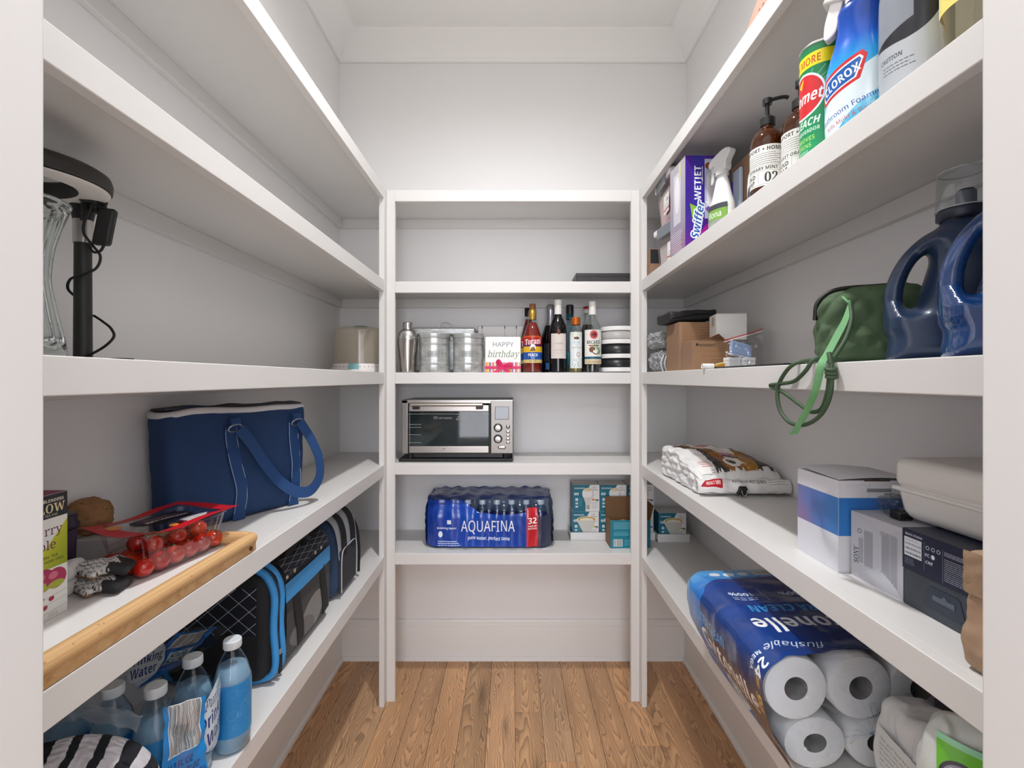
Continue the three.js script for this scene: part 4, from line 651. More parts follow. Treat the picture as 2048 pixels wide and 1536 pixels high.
// ================================================================ far end, middle shelf: canisters and bottles
const BZ = -1.985;
{
  const o = thing('cocktail_shaker', 'steel cocktail shaker standing left of the galvanized canisters', 'shaker', [-0.44, M3, -1.965]);
  part('cup', lathe([[0, 0], [0.028, 0], [0.031, 0.003], [0.034, 0.05], [0.042, 0.115], [0.0425, 0.135], [0.0415, 0.14], [0.0405, 0.138]], 48, 0), S(0xb9b3ad, 0.22, 1), o);
  part('strainer_top', lathe([[0.0412, 0.139], [0.041, 0.15], [0.036, 0.168], [0.026, 0.178], [0.02, 0.18], [0.02, 0.183]], 48, 0), steel, o);
  part('cap', lathe([[0.0195, 0.18], [0.0195, 0.19], [0.0205, 0.205], [0.0195, 0.209], [0, 0.2095]], 40), steel, o);
}
{
  const galv = canvasTex(512, 512, (x, w, h) => { F(x, '#c3c6c4', 0, 0, w, h); for (let i = 0; i < 900; i++) { const a = rr(-30, w), b = rr(-30, h), s = rr(10, 46), v = Math.floor(rr(158, 226)); x.fillStyle = `rgba(${v},${v + 3},${v + 1},0.35)`; x.beginPath(); for (let k = 0; k < 6; k++) { const t = k / 6 * 6.283 + rr(-0.3, 0.3); x.lineTo(a + Math.cos(t) * s * rr(0.5, 1), b + Math.sin(t) * s * rr(0.5, 1)); } x.fill(); } });
  galv.wrapS = galv.wrapT = THREE.RepeatWrapping;
  const tin = new THREE.MeshPhysicalMaterial({ map: galv, metalness: 0.6, roughness: 0.4 });
  const canister = (label, x, z, word, turn) => {
    const o = thing('canister', label, 'canister', [x, M3, z], turn, 'galvanized canisters');
    const prof = [[0, 0], [0.062, 0], [0.0635, 0.003], [0.0635, 0.031]]; for (const y of [0.034, 0.039, 0.115, 0.12]) prof.push([0.0635, y - 0.002], [0.0652, y], [0.0635, y + 0.002]); prof.push([0.0635, 0.147]);
    part('body', creased(lathe(prof, 56), 0.5), tin, o);
    part('lid', creased(lathe([[0.0655, 0.143], [0.066, 0.144], [0.066, 0.16], [0.064, 0.1625], [0.03, 0.165], [0, 0.166]], 56), 0.5), tin, o);
    part('handle', tube([[-0.024, 0.163, 0], [-0.022, 0.172, 0], [-0.012, 0.1795, 0], [0, 0.182, 0], [0.012, 0.1795, 0], [0.022, 0.172, 0], [0.024, 0.163, 0]], 0.002, 40, 8), steel, o);
    part('name_plate', wrapArc(0.0638, 0.024, 0.75, 16), print(256, 110, (c, w, h) => { F(c, '#a6aaa8', 0, 0, w, h); c.strokeStyle = '#8d918f'; c.lineWidth = 4; c.strokeRect(6, 6, w - 12, h - 12); T(c, word, w / 2, h / 2, 54, '#8a8e8c', { font: 'serif', bold: true, max: 220 }); }, 0.45, { metalness: 0.6 }), o, [0, 0.076, 0]);
  };
  canister('galvanized canister with lid, nearer the steel cocktail shaker', -0.331, -1.985, 'SUGAR', 0.1);
  canister('galvanized canister with lid, nearer the birthday box', -0.189, -1.985, 'COFFEE', 0.05);
  const o = thing('bread_bin', 'wide galvanized bin with arched handle behind the two canisters', 'bin', [-0.307, M3, -2.125]);
  part('body', rbox(0.272, 0.17, 0.12, 0.02, 4), tin, o); part('lid', rboxAt(-0.141, 0.166, -0.064, 0.141, 0.2, 0.064, 0.008, 3), tin, o);
  part('rib', rboxAt(-0.1375, 0.14, -0.0615, 0.1375, 0.144, 0.0615, 0.002), tin, o); part('rib', rboxAt(-0.1375, 0.03, -0.0615, 0.1375, 0.034, 0.0615, 0.002), tin, o);
  part('handle', tube([[-0.03, 0.199, 0], [-0.028, 0.214, 0], [-0.016, 0.226, 0], [0, 0.23, 0], [0.016, 0.226, 0], [0.028, 0.214, 0], [0.03, 0.199, 0]], 0.0025, 40, 8), steel, o);
}
{
  const o = thing('letter_box', 'pale white box with dark seams behind the birthday box', 'box', [-0.055, M3, -2.168]);
  part('body', rbox(0.205, 0.212, 0.1, 0.004), S(0xe9e7e3, 0.45), o);
  for (const x of [-0.084, 0.018, 0.07]) { part('seam', rboxAt(x - 0.0008, 0.09, 0.049, x + 0.0008, 0.212, 0.0506, 0.0004), S(0x9c9a97, 0.5), o); part('clip', rboxAt(x - 0.002, 0.2, 0.0495, x + 0.002, 0.2135, 0.052, 0.0008), blackPlastic, o); }
}
{
  const o = thing('birthday_box', 'white square birthday box with a bright pink bow and stripes', 'box', [-0.042, M3, -1.985]);
  part('body', rbox(0.15, 0.15, 0.05, 0.006, 4), S(0xf3f2ef, 0.35), o);
  part('printed_front', panel(0.144, 0.146), print(600, 600, (x, w, h) => { F(x, '#f3f2ef', 0, 0, w, h); T(x, 'HAPPY', 300, 125, 108, '#6d7278', { sx: 1.15 }); T(x, 'birthday', 300, 290, 150, '#55703f', { font: 'serif', italic: true, max: 545 }); const c = ['#e58a3c', '#f0c63a', '#8b6b9c', '#f2ede6', '#d64f7f', '#9fb8a0', '#f3e2a0', '#74557d']; let q = 0, i = 0; while (q < w) { const k = [34, 22, 40, 16, 26, 12][i % 6]; F(x, c[i++ % 8], q, 430, k, 170); q += k; } }, 0.35), o, [0, 0.075, 0.0253]);
  const pink = S(0xd8145e, 0.45);
  part('ribbon', rboxAt(-0.0752, 0.016, 0.0252, 0.0752, 0.027, 0.0275, 0.0006), pink, o);
  const bow = new THREE.Group(); void bow;
  part('bow', merge(strap([[0, 0.022, 0.028], [-0.01, 0.04, 0.034], [-0.018, 0.05, 0.036], [-0.024, 0.042, 0.033], [-0.012, 0.026, 0.03], [0, 0.022, 0.029]], 0.012, [0.2, 0, 1], 30), strap([[0, 0.022, 0.028], [0.018, 0.034, 0.034], [0.034, 0.036, 0.036], [0.034, 0.026, 0.034], [0.014, 0.02, 0.031], [0, 0.022, 0.029]], 0.012, [0, 0.2, 1], 30), strap([[0, 0.02, 0.028], [-0.02, 0.008, 0.031], [-0.036, 0.002, 0.033]], 0.011, [0, 0, 1], 14), strap([[0, 0.02, 0.028], [0.018, 0.006, 0.032], [0.024, 0.001, 0.034]], 0.011, [0, 0, 1], 14)), pink, o);
}
const clearGlass = clearMat(0xf2f6f4, 0.02);
function glassBottle(name, label, pos, prof, glass, opt) {
  const o = thing(name, label, 'bottle', pos, opt.turn ?? 0, opt.group);
  part('glass', lathe(prof, 48), glass, o);
  if (opt.liquid) part('liquid', lathe(opt.liquid, 36), opt.liquidMat, o);
  for (const [r, y, h, arc, mat, nm] of opt.labels ?? []) part(nm ?? 'label', wrapArc(r, h, arc, 36), mat, o, [0, y + h / 2, 0]);
  for (const [nm, pr, mat] of opt.caps ?? []) part(nm, lathe(pr, 36), mat, o);
  return o;
}
{
  const darkGlass = S(0x08090f, 0.09, 0), gold = S(0xb8923e, 0.35, 0.6), white = S(0xeceae4, 0.45);
  const syrupProf = [[0, 0], [0.036, 0], [0.04, 0.005], [0.04, 0.14], [0.038, 0.155], [0.028, 0.185], [0.018, 0.215], [0.015, 0.235], [0.015, 0.262]];
  const syrup = S(0xa3200f, 0.12, 0, { transmission: 0.35, thickness: 0 });
  const stretch = (x, w, k) => { x.translate(w / 2, 0); x.scale(k, 1); x.translate(-w / 2, 0); };
  const torani = print(900, 480, (x, w, h) => { const c = w / 2; F(x, '#2a3a66', 0, 0, w, h); stretch(x, w, 1.3); F(x, '#b3191f', 120, 0, 660, 190); F(x, '#c8551e', 120, 0, 660, 30); F(x, '#e8b923', 120, 190, 660, 100); F(x, '#1d55a8', 120, 290, 660, 130); F(x, '#d8c27a', 120, 420, 660, 60); F(x, '#5a1c55', 120, 150, 660, 40);
    ell(x, '#f0f0ea', c, 205, 58, 56); poly(x, '#6e4a20', [[c - 55, 270], [c - 20, 190], [c, 210], [c + 22, 188], [c + 52, 268], [c + 20, 262], [c, 276]]);
    T(x, 'Torani', c - 4, 102, 138, '#fff', { bold: true, italic: true, font: 'serif', rot: -0.09, max: 350 }); T(x, 'PEACH', c, 340, 72, '#fff', { bold: true, max: 200 }); T(x, 'syrup', c, 388, 30, '#dfe8f5'); T(x, 'SINCE 1925', c, 448, 28, '#3d5f8a', { bold: true }); }, 0.35);
  glassBottle('syrup_bottle', 'peach syrup bottle with gold neck and red, yellow and blue label', [0.082, M3, -1.975], syrupProf, clearGlass, { liquid: [[0, 0.004], [0.037, 0.004], [0.0375, 0.14], [0.035, 0.155], [0.026, 0.183], [0.016, 0.21], [0, 0.212]], liquidMat: syrup, labels: [[0.0406, 0.04, 0.112, 3.6, torani]], group: undefined,
    caps: [['gold_foil', [[0.0158, 0.222], [0.0162, 0.235], [0.0165, 0.262], [0, 0.263]], gold], ['stopper', [[0.0125, 0.263], [0.0135, 0.265], [0.0135, 0.287], [0.012, 0.2885], [0, 0.2885]], S(0x8a5a35, 0.6)]] });
  glassBottle('syrup_bottle', 'second red syrup bottle with dark cap hidden behind the peach syrup', [0.068, M3, -2.07], syrupProf, clearGlass, { liquid: [[0, 0.004], [0.037, 0.004], [0.0375, 0.14], [0.026, 0.183], [0.0135, 0.235], [0, 0.236]], liquidMat: S(0x8a0f14, 0.12, 0, { transmission: 0.3, thickness: 0 }), labels: [[0.0406, 0.04, 0.112, 3.6, torani]], caps: [['cap', [[0.0165, 0.25], [0.017, 0.252], [0.017, 0.285], [0, 0.286]], blackPlastic]] });
  glassBottle('sparkling_bottle', 'dark sparkling wine bottle with silver foil behind the cream labelled wine', [0.168, M3, -2.1], [[0, 0], [0.04, 0], [0.043, 0.005], [0.043, 0.14], [0.036, 0.18], [0.022, 0.22], [0.016, 0.25], [0.0155, 0.29], [0, 0.29]], darkGlass, { labels: [[0.0436, 0.015, 0.03, 1.2, S(0x2a5a94, 0.4)], [0.0436, 0.05, 0.08, 1.6, S(0x1c1e28, 0.4)]], caps: [['silver_foil', [[0.0265, 0.21], [0.021, 0.23], [0.0175, 0.26], [0.0195, 0.275], [0.0185, 0.3], [0.01, 0.306], [0, 0.307]], S(0xb9bcc6, 0.28, 0.9)]] });
  const wineLabel = print(560, 600, (x, w, h) => { F(x, '#dcd3cc', 0, 0, w, h); stretch(x, w, 1.33); T(x, 'LAGARDE', w / 2, 240, 52, '#8b827c', { font: 'serif', max: 280 }); T(x, 'Pinot Noir', w / 2, 400, 40, '#8f8580', { font: 'serif', italic: true }); T(x, 'VALLEY 2021', w / 2, 470, 28, '#9a908a'); T(x, '◆', w / 2, 110, 44, '#77706b'); }, 0.6);
  const wine = glassBottle('wine_bottle', 'red wine bottle with cream capsule and plain cream label', [0.1885, M3, -1.968], [[0, 0], [0.033, 0], [0.0365, 0.005], [0.0365, 0.17], [0.034, 0.192], [0.026, 0.214], [0.017, 0.232], [0.0143, 0.245], [0.0143, 0.296], [0, 0.296]], darkGlass, { labels: [[0.0371, 0.058, 0.103, 1.95, wineLabel]], caps: [['capsule', [[0.0152, 0.243], [0.0152, 0.285], [0.0162, 0.287], [0.0162, 0.302], [0.0145, 0.305], [0, 0.305]], white]] });
  part('neck_medal', new THREE.SphereGeometry(0.008, 16, 12).scale(1, 1.35, 0.45), S(0x6b2f22, 0.4), wine, [0, 0.168, 0.0362]);
  glassBottle('liqueur_bottle', 'tall clear bottle with a teal and black cap behind the orange capped one', [0.254, M3, -2.1], [[0, 0], [0.034, 0], [0.037, 0.004], [0.037, 0.17], [0.03, 0.2], [0.0155, 0.225], [0.0145, 0.26]], clearMat(0xdcebf2, 0.03), { labels: [[0.0376, 0.03, 0.06, 2.4, S(0x2a7f8f, 0.4)]], caps: [['teal_band', [[0.0165, 0.238], [0.0168, 0.262], [0, 0.2625]], S(0x0f5560, 0.4)], ['cap', [[0.0168, 0.2622], [0.017, 0.3], [0.015, 0.304], [0, 0.304]], S(0x14171c, 0.35)]] });
  glassBottle('orange_liqueur', 'small clear liqueur bottle with a bright orange cap', [0.262, M3, -1.965], [[0, 0], [0.025, 0], [0.0275, 0.004], [0.0275, 0.17], [0.024, 0.188], [0.0165, 0.197], [0.0155, 0.205]], clearGlass, { liquid: [[0, 0.004], [0.024, 0.004], [0.0245, 0.03], [0, 0.03]], liquidMat: S(0xcdb64a, 0.15, 0, { transmission: 0.6, thickness: 0 }), labels: [[0.0279, 0.018, 0.15, 2.1, print(300, 640, (x, w, h) => { F(x, '#e6edee', 0, 0, w, h); F(x, '#dfe6d8', 0, 0, w, 90); ell(x, '#6b4a3a', 150, 110, 60, 24); T(x, 'TRIPLE', 150, 190, 52, '#8fb0bd', { max: 190 }); T(x, 'SEC', 150, 240, 46, '#8fb0bd'); F(x, '#b58a3a', 40, 275, 220, 8); x.strokeStyle = '#b07f3e'; x.lineWidth = 12; x.beginPath(); x.arc(190, 400, 34, 0, 7); x.stroke(); for (let i = 0; i < 40; i++) ell(x, ['#6f8f4a', '#c99a3a', '#3f6f7a'][i % 3], rr(20, 280), rr(470, 630), rr(4, 12), rr(3, 7), rr(0, 3)); }, 0.4)]], caps: [['cap', [[0.0185, 0.199], [0.0192, 0.201], [0.0192, 0.228], [0.018, 0.2305], [0, 0.231]], S(0xb85f16, 0.35, 0.3)]] });
  glassBottle('dark_syrup', 'clear bottle of dark liquid with red cap behind the white rum', [0.334, M3, -2.105], [[0, 0], [0.034, 0], [0.038, 0.005], [0.038, 0.16], [0.03, 0.195], [0.0175, 0.23], [0.0165, 0.27]], clearGlass, { liquid: [[0, 0.004], [0.035, 0.004], [0.0355, 0.16], [0.028, 0.19], [0.02, 0.215], [0, 0.216]], liquidMat: S(0x1c0b10, 0.15), caps: [['white_ring', [[0.0175, 0.268], [0.018, 0.27], [0.018, 0.285], [0, 0.2855]], whitePlastic], ['cap', [[0.0182, 0.285], [0.0186, 0.287], [0.0186, 0.296], [0, 0.2965]], S(0xb0252c, 0.4)]] });
  const rum = print(640, 640, (x, w, h) => { F(x, '#edeae4', 0, 0, w, h); stretch(x, w, 1.5); ell(x, '#b3242c', 320, 92, 84, 84); x.strokeStyle = '#e8d9d0'; x.lineWidth = 5; x.beginPath(); x.arc(320, 92, 70, 0, 7); x.stroke(); poly(x, '#5a0f14', [[270, 80], [320, 60], [370, 80], [345, 120], [320, 105], [295, 120]]); T(x, 'BACARDÍ', 320, 232, 92, '#2b2e36', { bold: true, max: 300 }); F(x, '#8a5526', 215, 284, 210, 22); ell(x, '#7a4a26', 285, 370, 62, 56); ell(x, '#5a3218', 350, 420, 64, 40, 0.3); ell(x, '#f4efe6', 352, 412, 52, 30, 0.3); for (let i = 0; i < 9; i++) { x.save(); x.translate(300 + i * 16, 350); x.rotate(-1.2 + i * 0.36); ell(x, '#4f8a56', 70, 0, 56, 8); x.restore(); } F(x, '#1f5c74', 0, 500, w, 46); F(x, '#d9c7a2', 0, 552, w, 88); T(x, 'COCONUT RUM', 320, 600, 34, '#8a7550', { bold: true }); }, 0.45);
  glassBottle('rum_bottle', 'clear white rum bottle with red round emblem and coconut label', [0.333, M3, -1.972], [[0, 0], [0.034, 0], [0.0375, 0.005], [0.0375, 0.175], [0.035, 0.193], [0.025, 0.212], [0.0155, 0.226], [0.0143, 0.24], [0.0143, 0.262]], clearGlass, { labels: [[0.038, 0.035, 0.142, 2.3, rum]], caps: [['capsule', [[0.0155, 0.242], [0.0155, 0.29], [0.0165, 0.292], [0.0165, 0.299], [0, 0.3]], white]] });
}
{
  const rim = S(0xefeeec, 0.4), dark = S(0x1f2023, 0.35), pale = S(0xb5b3b0, 0.4);
  const mk = (label, y, h, mat, jar) => { const o = thing(jar, label, 'tin', [0.447, M3 + y, -2.0], 0, 'round lidded tins'); part('body', lathe([[0, 0], [0.07, 0], [0.0735, 0.004], [0.074, h - 0.012], [0, h - 0.012]], 56), mat, o); part('lid', lathe([[0.0765, h - 0.018], [0.0772, h - 0.016], [0.0772, h - 0.002], [0.0755, h - 0.0005], [0, h - 0.0005]], 56), rim, o); return o; };
  mk('dark round tin with white lid, lowest in the stack by the right post', 0, 0.022, dark, 'round_tin'); mk('dark round tin with white lid, second from the bottom of the stack', 0.022, 0.056, dark, 'round_tin'); mk('dark round tin with white lid, third up in the stack', 0.078, 0.06, dark, 'round_tin'); mk('pale grey round tin with white lid on top of the stack', 0.138, 0.054, pale, 'round_tin');
}
{
  const o = thing('flat_case', 'flat dark box lying on the second highest far shelf', 'box', [0.385, SH[3], -2.03]);
  part('base', rbox(0.24, 0.034, 0.12, 0.003), S(0x2b2a2b, 0.45), o); part('lid', rboxAt(-0.1215, 0.03, -0.0615, 0.1215, 0.046, 0.0615, 0.003), S(0x333133, 0.4), o);
  part('printed_front', panel(0.23, 0.026), print(512, 60, (x, w, h) => { F(x, '#2f2e30', 0, 0, w, h); for (let i = 0; i < 60; i++) F(x, `rgba(${110 + i % 40},104,100,0.4)`, rr(0, w), rr(0, h), rr(4, 40), rr(1, 4)); }, 0.4), o, [0, 0.0155, 0.0602]);
}

// ================================================================ far end, second lowest shelf: toaster oven
{
  const mat0 = thing('oven_mat', 'black rubber mat under the toaster oven', 'mat', [-0.2385, M2, -2.065]);
  part('mat', rbox(0.475, 0.014, 0.225, 0.004), S(0x101011, 0.55), mat0);
  const o = thing('toaster_oven', 'steel toaster oven with glass door and knobs on black mat', 'oven', [-0.2302, M2 + 0.0142, -1.953]);
  const w = 0.464, h = 0.224, y0 = 0.0205, d = 0.25, st = S(0xaaa5a0, 0.33, 1), dk = S(0x0c0d0e, 0.4), x0 = -w / 2;
  part('base_skirt', rboxAt(x0 + 0.012, 0.0005, -d + 0.01, -x0 - 0.016, y0 + 0.002, -0.014, 0.003), dk, o);
  part('casing', merge(rboxAt(x0, y0 + h - 0.012, -d, -x0, y0 + h, -0.004, 0.005), rboxAt(x0, y0, -d, x0 + 0.012, y0 + h, -0.004, 0.004), rboxAt(-x0 - 0.012, y0, -d, -x0, y0 + h, -0.004, 0.004), rboxAt(x0, y0, -d, -x0, y0 + h, -d + 0.008, 0.003), rboxAt(x0, y0, -d, -x0, y0 + 0.01, -0.004, 0.003)), S(0x4b4a49, 0.35, 0.8), o);
  part('left_bezel', rboxAt(x0, y0, -0.02, x0 + 0.026, y0 + h, 0.002, 0.003), st, o);
  part('top_bezel', rboxAt(x0, y0 + h - 0.016, -0.02, -x0, y0 + h, 0.002, 0.003), st, o);
  part('control_panel', rboxAt(0.1365, y0, -0.03, -x0, y0 + h - 0.002, 0.003, 0.004), S(0x8e8b87, 0.4, 1), o);
  part('cavity', merge(box(x0 + 0.014, y0 + 0.012, -d + 0.01, 0.134, y0 + h - 0.014, -d + 0.014), box(x0 + 0.014, y0 + 0.012, -d + 0.012, x0 + 0.018, y0 + h - 0.014, -0.02), box(0.131, y0 + 0.012, -d + 0.012, 0.1355, y0 + h - 0.014, -0.02), box(x0 + 0.014, y0 + 0.012, -d + 0.012, 0.1355, y0 + 0.016, -0.02)), S(0x585d5f, 0.45, 0.5), o);
  part('door_gap', merge(rboxAt(x0 + 0.026, y0 + 0.004, -0.012, x0 + 0.03, y0 + h - 0.016, 0.0005, 0.001), rboxAt(0.1305, y0 + 0.004, -0.012, 0.136, y0 + h - 0.016, 0.0005, 0.001)), dk, o);
  const L = x0 + 0.031, R = 0.13, door = part('door', rboxAt(L, y0 + 0.004, -0.008, R, y0 + 0.032, 0.006, 0.002), st, o);
  part('door_top_rail', rboxAt(L, y0 + 0.176, -0.008, R, y0 + 0.202, 0.006, 0.002), st, door);
  part('door_glass', rboxAt(L, y0 + 0.032, -0.003, R, y0 + 0.176, 0.002, 0.001), new THREE.MeshPhysicalMaterial({ color: 0x55666a, roughness: 0.04, transmission: 0.8, thickness: 0 }), door);
  part('glass_marks', panel(0.34, 0.14), new THREE.MeshPhysicalMaterial({ map: canvasTex(680, 280, (x, w2, h2) => { F(x, '#c9cfcf', 0, 0, w2, h2); }), alphaMap: canvasTex(680, 280, (x, w2, h2) => { F(x, '#000', 0, 0, w2, h2); x.strokeStyle = '#999'; x.lineWidth = 3; for (const y of [18, 105, 128, 190, 255]) { x.beginPath(); x.moveTo(6, y); x.lineTo(y === 18 ? 670 : 110, y); x.stroke(); } x.beginPath(); x.moveTo(14, 10); x.lineTo(14, 270); x.stroke(); T(x, 'HOT SURFACE', 310, 52, 18, '#ccc'); x.strokeStyle = '#bbb'; x.beginPath(); x.moveTo(400, 66); x.lineTo(420, 34); x.lineTo(440, 66); x.closePath(); x.stroke(); T(x, '!', 420, 54, 22, '#ccc', { bold: true }); lines(x, 212, 40, 40, 3, 9, '#bbb', 3); }, false), transparent: true, roughness: 0.4 }), door, [(L + R) / 2, y0 + 0.104, 0.0026]);
  part('door_handle', (() => { const g = new THREE.CapsuleGeometry(0.0068, 0.29, 6, 20); g.rotateZ(Math.PI / 2); return g; })(), S(0xc0b9b2, 0.28, 1), door, [-0.042, y0 + 0.205, 0.032]);
  for (const x of [-0.168, 0.092]) part('handle_bracket', deform(rboxAt(x - 0.014, y0 + 0.186, 0.004, x + 0.014, y0 + 0.204, 0.03, 0.002), (a, b, c) => [a, b, c]), dk, door);
  const pan = part('baking_pan', (() => { const s = splineShape([[-0.125, 0.12], [-0.125, 0.05], [-0.105, 0.022], [0, 0.016], [0.105, 0.022], [0.13, 0.05], [0.13, 0.12]], 60); return tube([...s.map(([a, b]) => [a, b, 0])].slice(0, 60), 0.0035, 100, 8); })(), S(0x1b1f21, 0.3, 0.6), o, [-0.02, y0 + 0.02, -0.12]); void pan;
  part('rack', merge(...Array.from({ length: 12 }, (_, i) => { const g = new THREE.CylinderGeometry(0.0013, 0.0013, 0.19, 6); g.rotateX(Math.PI / 2); g.translate(-0.19 + i * 0.03, y0 + 0.05, -0.125); return g; })), steel, o);
  part('display', rboxAt(0.155, y0 + 0.142, 0.001, 0.213, y0 + 0.196, 0.0055, 0.002), S(0x24282b, 0.06, 0.3, { clearcoat: 1 }), o);
  for (const y of [0.108, 0.062]) { const k = part('knob', (() => { const g = lathe([[0.0165, 0], [0.0165, 0.004], [0.0145, 0.006], [0.013, 0.016], [0.0115, 0.0175], [0, 0.0175]], 40); g.rotateX(Math.PI / 2); return g; })(), S(0xa5a29d, 0.3, 1), o, [0.168, y0 + y, 0.0032]); part('knob_ring', (() => { const g = new THREE.TorusGeometry(0.0165, 0.0016, 8, 40); return g; })(), dk, k, [0, 0, 0.0012]); }
  for (let i = 0; i < 5; i++) { const g = i ? new THREE.CapsuleGeometry(0.0052, 0.006, 4, 14) : new THREE.SphereGeometry(0.0085, 20, 12); if (i) g.rotateZ(Math.PI / 2); g.scale(1, 1, 0.5); part('button', g, S(0xa8a5a1, 0.3, 1), o, [0.2095, y0 + (i ? 0.106 - i * 0.0148 : 0.112), 0.004]); }
  { const g = new THREE.CapsuleGeometry(0.0068, 0.02, 5, 16); g.rotateZ(Math.PI / 2); g.scale(1, 1, 0.4); part('start_button', g, S(0xa8a5a1, 0.3, 1), o, [0.184, y0 + 0.026, 0.004]); }
  { const g = new THREE.TorusGeometry(0.005, 0.0009, 6, 24, 4.6); part('emblem', g, S(0x5a5651, 0.4, 0.6), door, [-0.055, y0 + 0.019, 0.0064]); }
  for (const [x, z] of [[-0.2, -0.02], [0.2, -0.02], [-0.2, -0.23], [0.2, -0.23]]) part('foot', cyl(0.014, 0.016, 0.0225, 20), dk, o, [x, 0, z]);
}

// ================================================================ far end, lowest shelf: water pack and bulb boxes
{
  const group = 'water bottles inside the far end pack', petB = clearMat(0xe6f1fa, 0.06), capM = S(0xf4f5f6, 0.4);
  const b0 = thing('water_bottle', 'small water bottle with white cap inside the far end blue pack', 'bottle', [0, 0, 0], 0, group);
  part('body', lathe([[0, 0], [0.027, 0], [0.031, 0.006], [0.0312, 0.06], [0.03, 0.066], [0.0312, 0.072], [0.0312, 0.115], [0.026, 0.145], [0.0145, 0.17], [0.0125, 0.178]], 28), petB, b0);
  part('cap', lathe([[0.014, 0.176], [0.0142, 0.178], [0.0142, 0.193], [0.0125, 0.195], [0, 0.195]], 24), capM, b0);
  part('label', new THREE.CylinderGeometry(0.0316, 0.0316, 0.05, 28, 1, true), S(0x2155b8, 0.35), b0, [0, 0.095, 0]);
  let first = true; const nth = ['leftmost', 'second from the left', 'third from the left', 'fourth from the left', 'fifth from the left', 'sixth from the left', 'second from the right', 'rightmost'], wl = (r, i) => `water bottle inside the far blue pack, ${r ? 'second' : 'front'} row, ${nth[i]}`; b0.userData.label = wl(0, 0);
  for (let r = 0; r < 2; r++) for (let i = 0; i < 8; i++) { const p = [-0.3175 + i * 0.0623, M1 + 0.0031, -2.008 - r * 0.0634]; if (first) { b0.position.set(...p); first = false; } else copyOf(b0, 'water_bottle', wl(r, i), p); }
  const o = thing('water_pack', 'shrink wrapped pack of small water bottles with blue and red print', 'pack', [-0.101, M1, -1.957]);
  const wv = (x) => 0.5 + 0.5 * Math.cos((x + 0.221) / 0.0634 * Math.PI * 2);   // bulge over each bottle
  const fx = (u) => -0.262 + 0.524 * u, front = (u, y) => { const x = fx(u), t = Math.min(1, Math.max(0, (y - 0.13) / 0.06)), end = Math.pow(Math.abs(u * 2 - 1), 8); return [x, y, -0.006 + 0.006 * wv(x) - 0.028 * t * t - 0.03 * end + 0.0022 * noise3(x * 18, y * 14, 2)]; };
  const edge = (u) => u < 0.28 ? 0.2 : u < 0.42 ? 0.2 - 0.045 * (u - 0.28) / 0.14 : u < 0.8 ? 0.155 - 0.01 * Math.sin((u - 0.42) * 8) : u < 0.89 ? 0.172 : 0.14;
  const printM = print(1400, 560, (x, w, h) => { const g = x.createLinearGradient(0, 0, w, 0); g.addColorStop(0, '#0c3a9c'); g.addColorStop(0.35, '#0e47b0'); g.addColorStop(0.78, '#0b3f9e'); x.fillStyle = g; x.fillRect(0, 0, w, h); F(x, '#c4202e', 1120, 0, 130, h); F(x, '#2c3550', 1250, 0, 150, h); for (let i = 0; i < 70; i++) { x.strokeStyle = `rgba(120,170,240,${rr(0.05, 0.3)})`; x.lineWidth = rr(2, 7); const a = rr(0, 1100), b = rr(0, h); x.beginPath(); x.moveTo(a, b); x.quadraticCurveTo(a + rr(-30, 30), b + rr(10, 60), a + rr(-40, 40), b + rr(20, 110)); x.stroke(); }
    T(x, 'AQUAFINA', 690, 300, 168, '#f2f6fc', { max: 600, sx: 1 }); T(x, 'pure water, perfect taste', 700, 432, 54, '#eaf1fb', { bold: true, rot: 0.03, max: 470 }); poly(x, '#eef2f8', [[560, 150], [640, 96], [720, 150]]); poly(x, '#d3202e', [[648, 108], [690, 96], [676, 128]]); T(x, '32', 1186, 240, 92, '#fff', { bold: true }); T(x, 'PACK OF', 1186, 300, 24, '#fff', { bold: true }); T(x, 'BOTTLES', 1186, 328, 24, '#fff', { bold: true }); T(x, 'Drinking Water', 230, 322, 30, '#e6eefb', { bold: true }); F(x, '#e6eefb', 235, 232, 46, 44); ell(x, '#e8f2fb', 160, 392, 24, 34); lines(x, 130, 470, 260, 3, 22, '#dfe9f8', 8); }, 0.25, { clearcoat: 0.5, clearcoatRoughness: 0.15 });
  const filmG = sheet((u, v) => front(u, 0.012 + (edge(u) - 0.012) * v), 160, 26); { const p = filmG.attributes.position, q = filmG.attributes.uv; for (let i = 0; i < p.count; i++) q.setY(i, p.getY(i) / 0.21); }
  part('printed_film', filmG, printM, o);
  part('clear_film', sheet((u, v) => { const y = edge(u) + (0.205 - edge(u)) * v, p = front(u, y); return [p[0], p[1] + 0.004 * wv(fx(u)) * v, p[2] + 0.001]; }, 160, 12), clearMat(0xdfeaf4, 0.05), o);
  part('top_film', sheet((u, v) => { const x = fx(u), p = front(u, 0.2); return [x * (1 - 0.06 * v * Math.abs(u - 0.5)), 0.203 + 0.005 * wv(x) + 0.004 * noise3(x * 14, v * 5, 4) + 0.004 * Math.sin(v * 6), p[2] - 0.24 * v]; }, 120, 14), S(0x2450a0, 0.2, 0, { transmission: 0.5, thickness: 0 }), o);
  for (const s of [0, 1]) part('end_film', sheet((u, v) => { const p = front(s, 0.002 + 0.2 * v); return [p[0] + (s ? 1 : -1) * (0.004 + 0.006 * Math.sin(v * 3.1) + 0.004 * noise3(v * 6, u * 6, s * 9)), p[1], p[2] - 0.23 * u]; }, 14, 16), S(s ? 0x3a4152 : 0x1e3f8c, 0.2, 0, { transmission: 0.45, thickness: 0 }), o);
  part('base_tray', rboxAt(-0.258, 0, -0.262, 0.258, 0.0028, -0.012, 0.001), S(0xc9cdd3, 0.4), o);
}
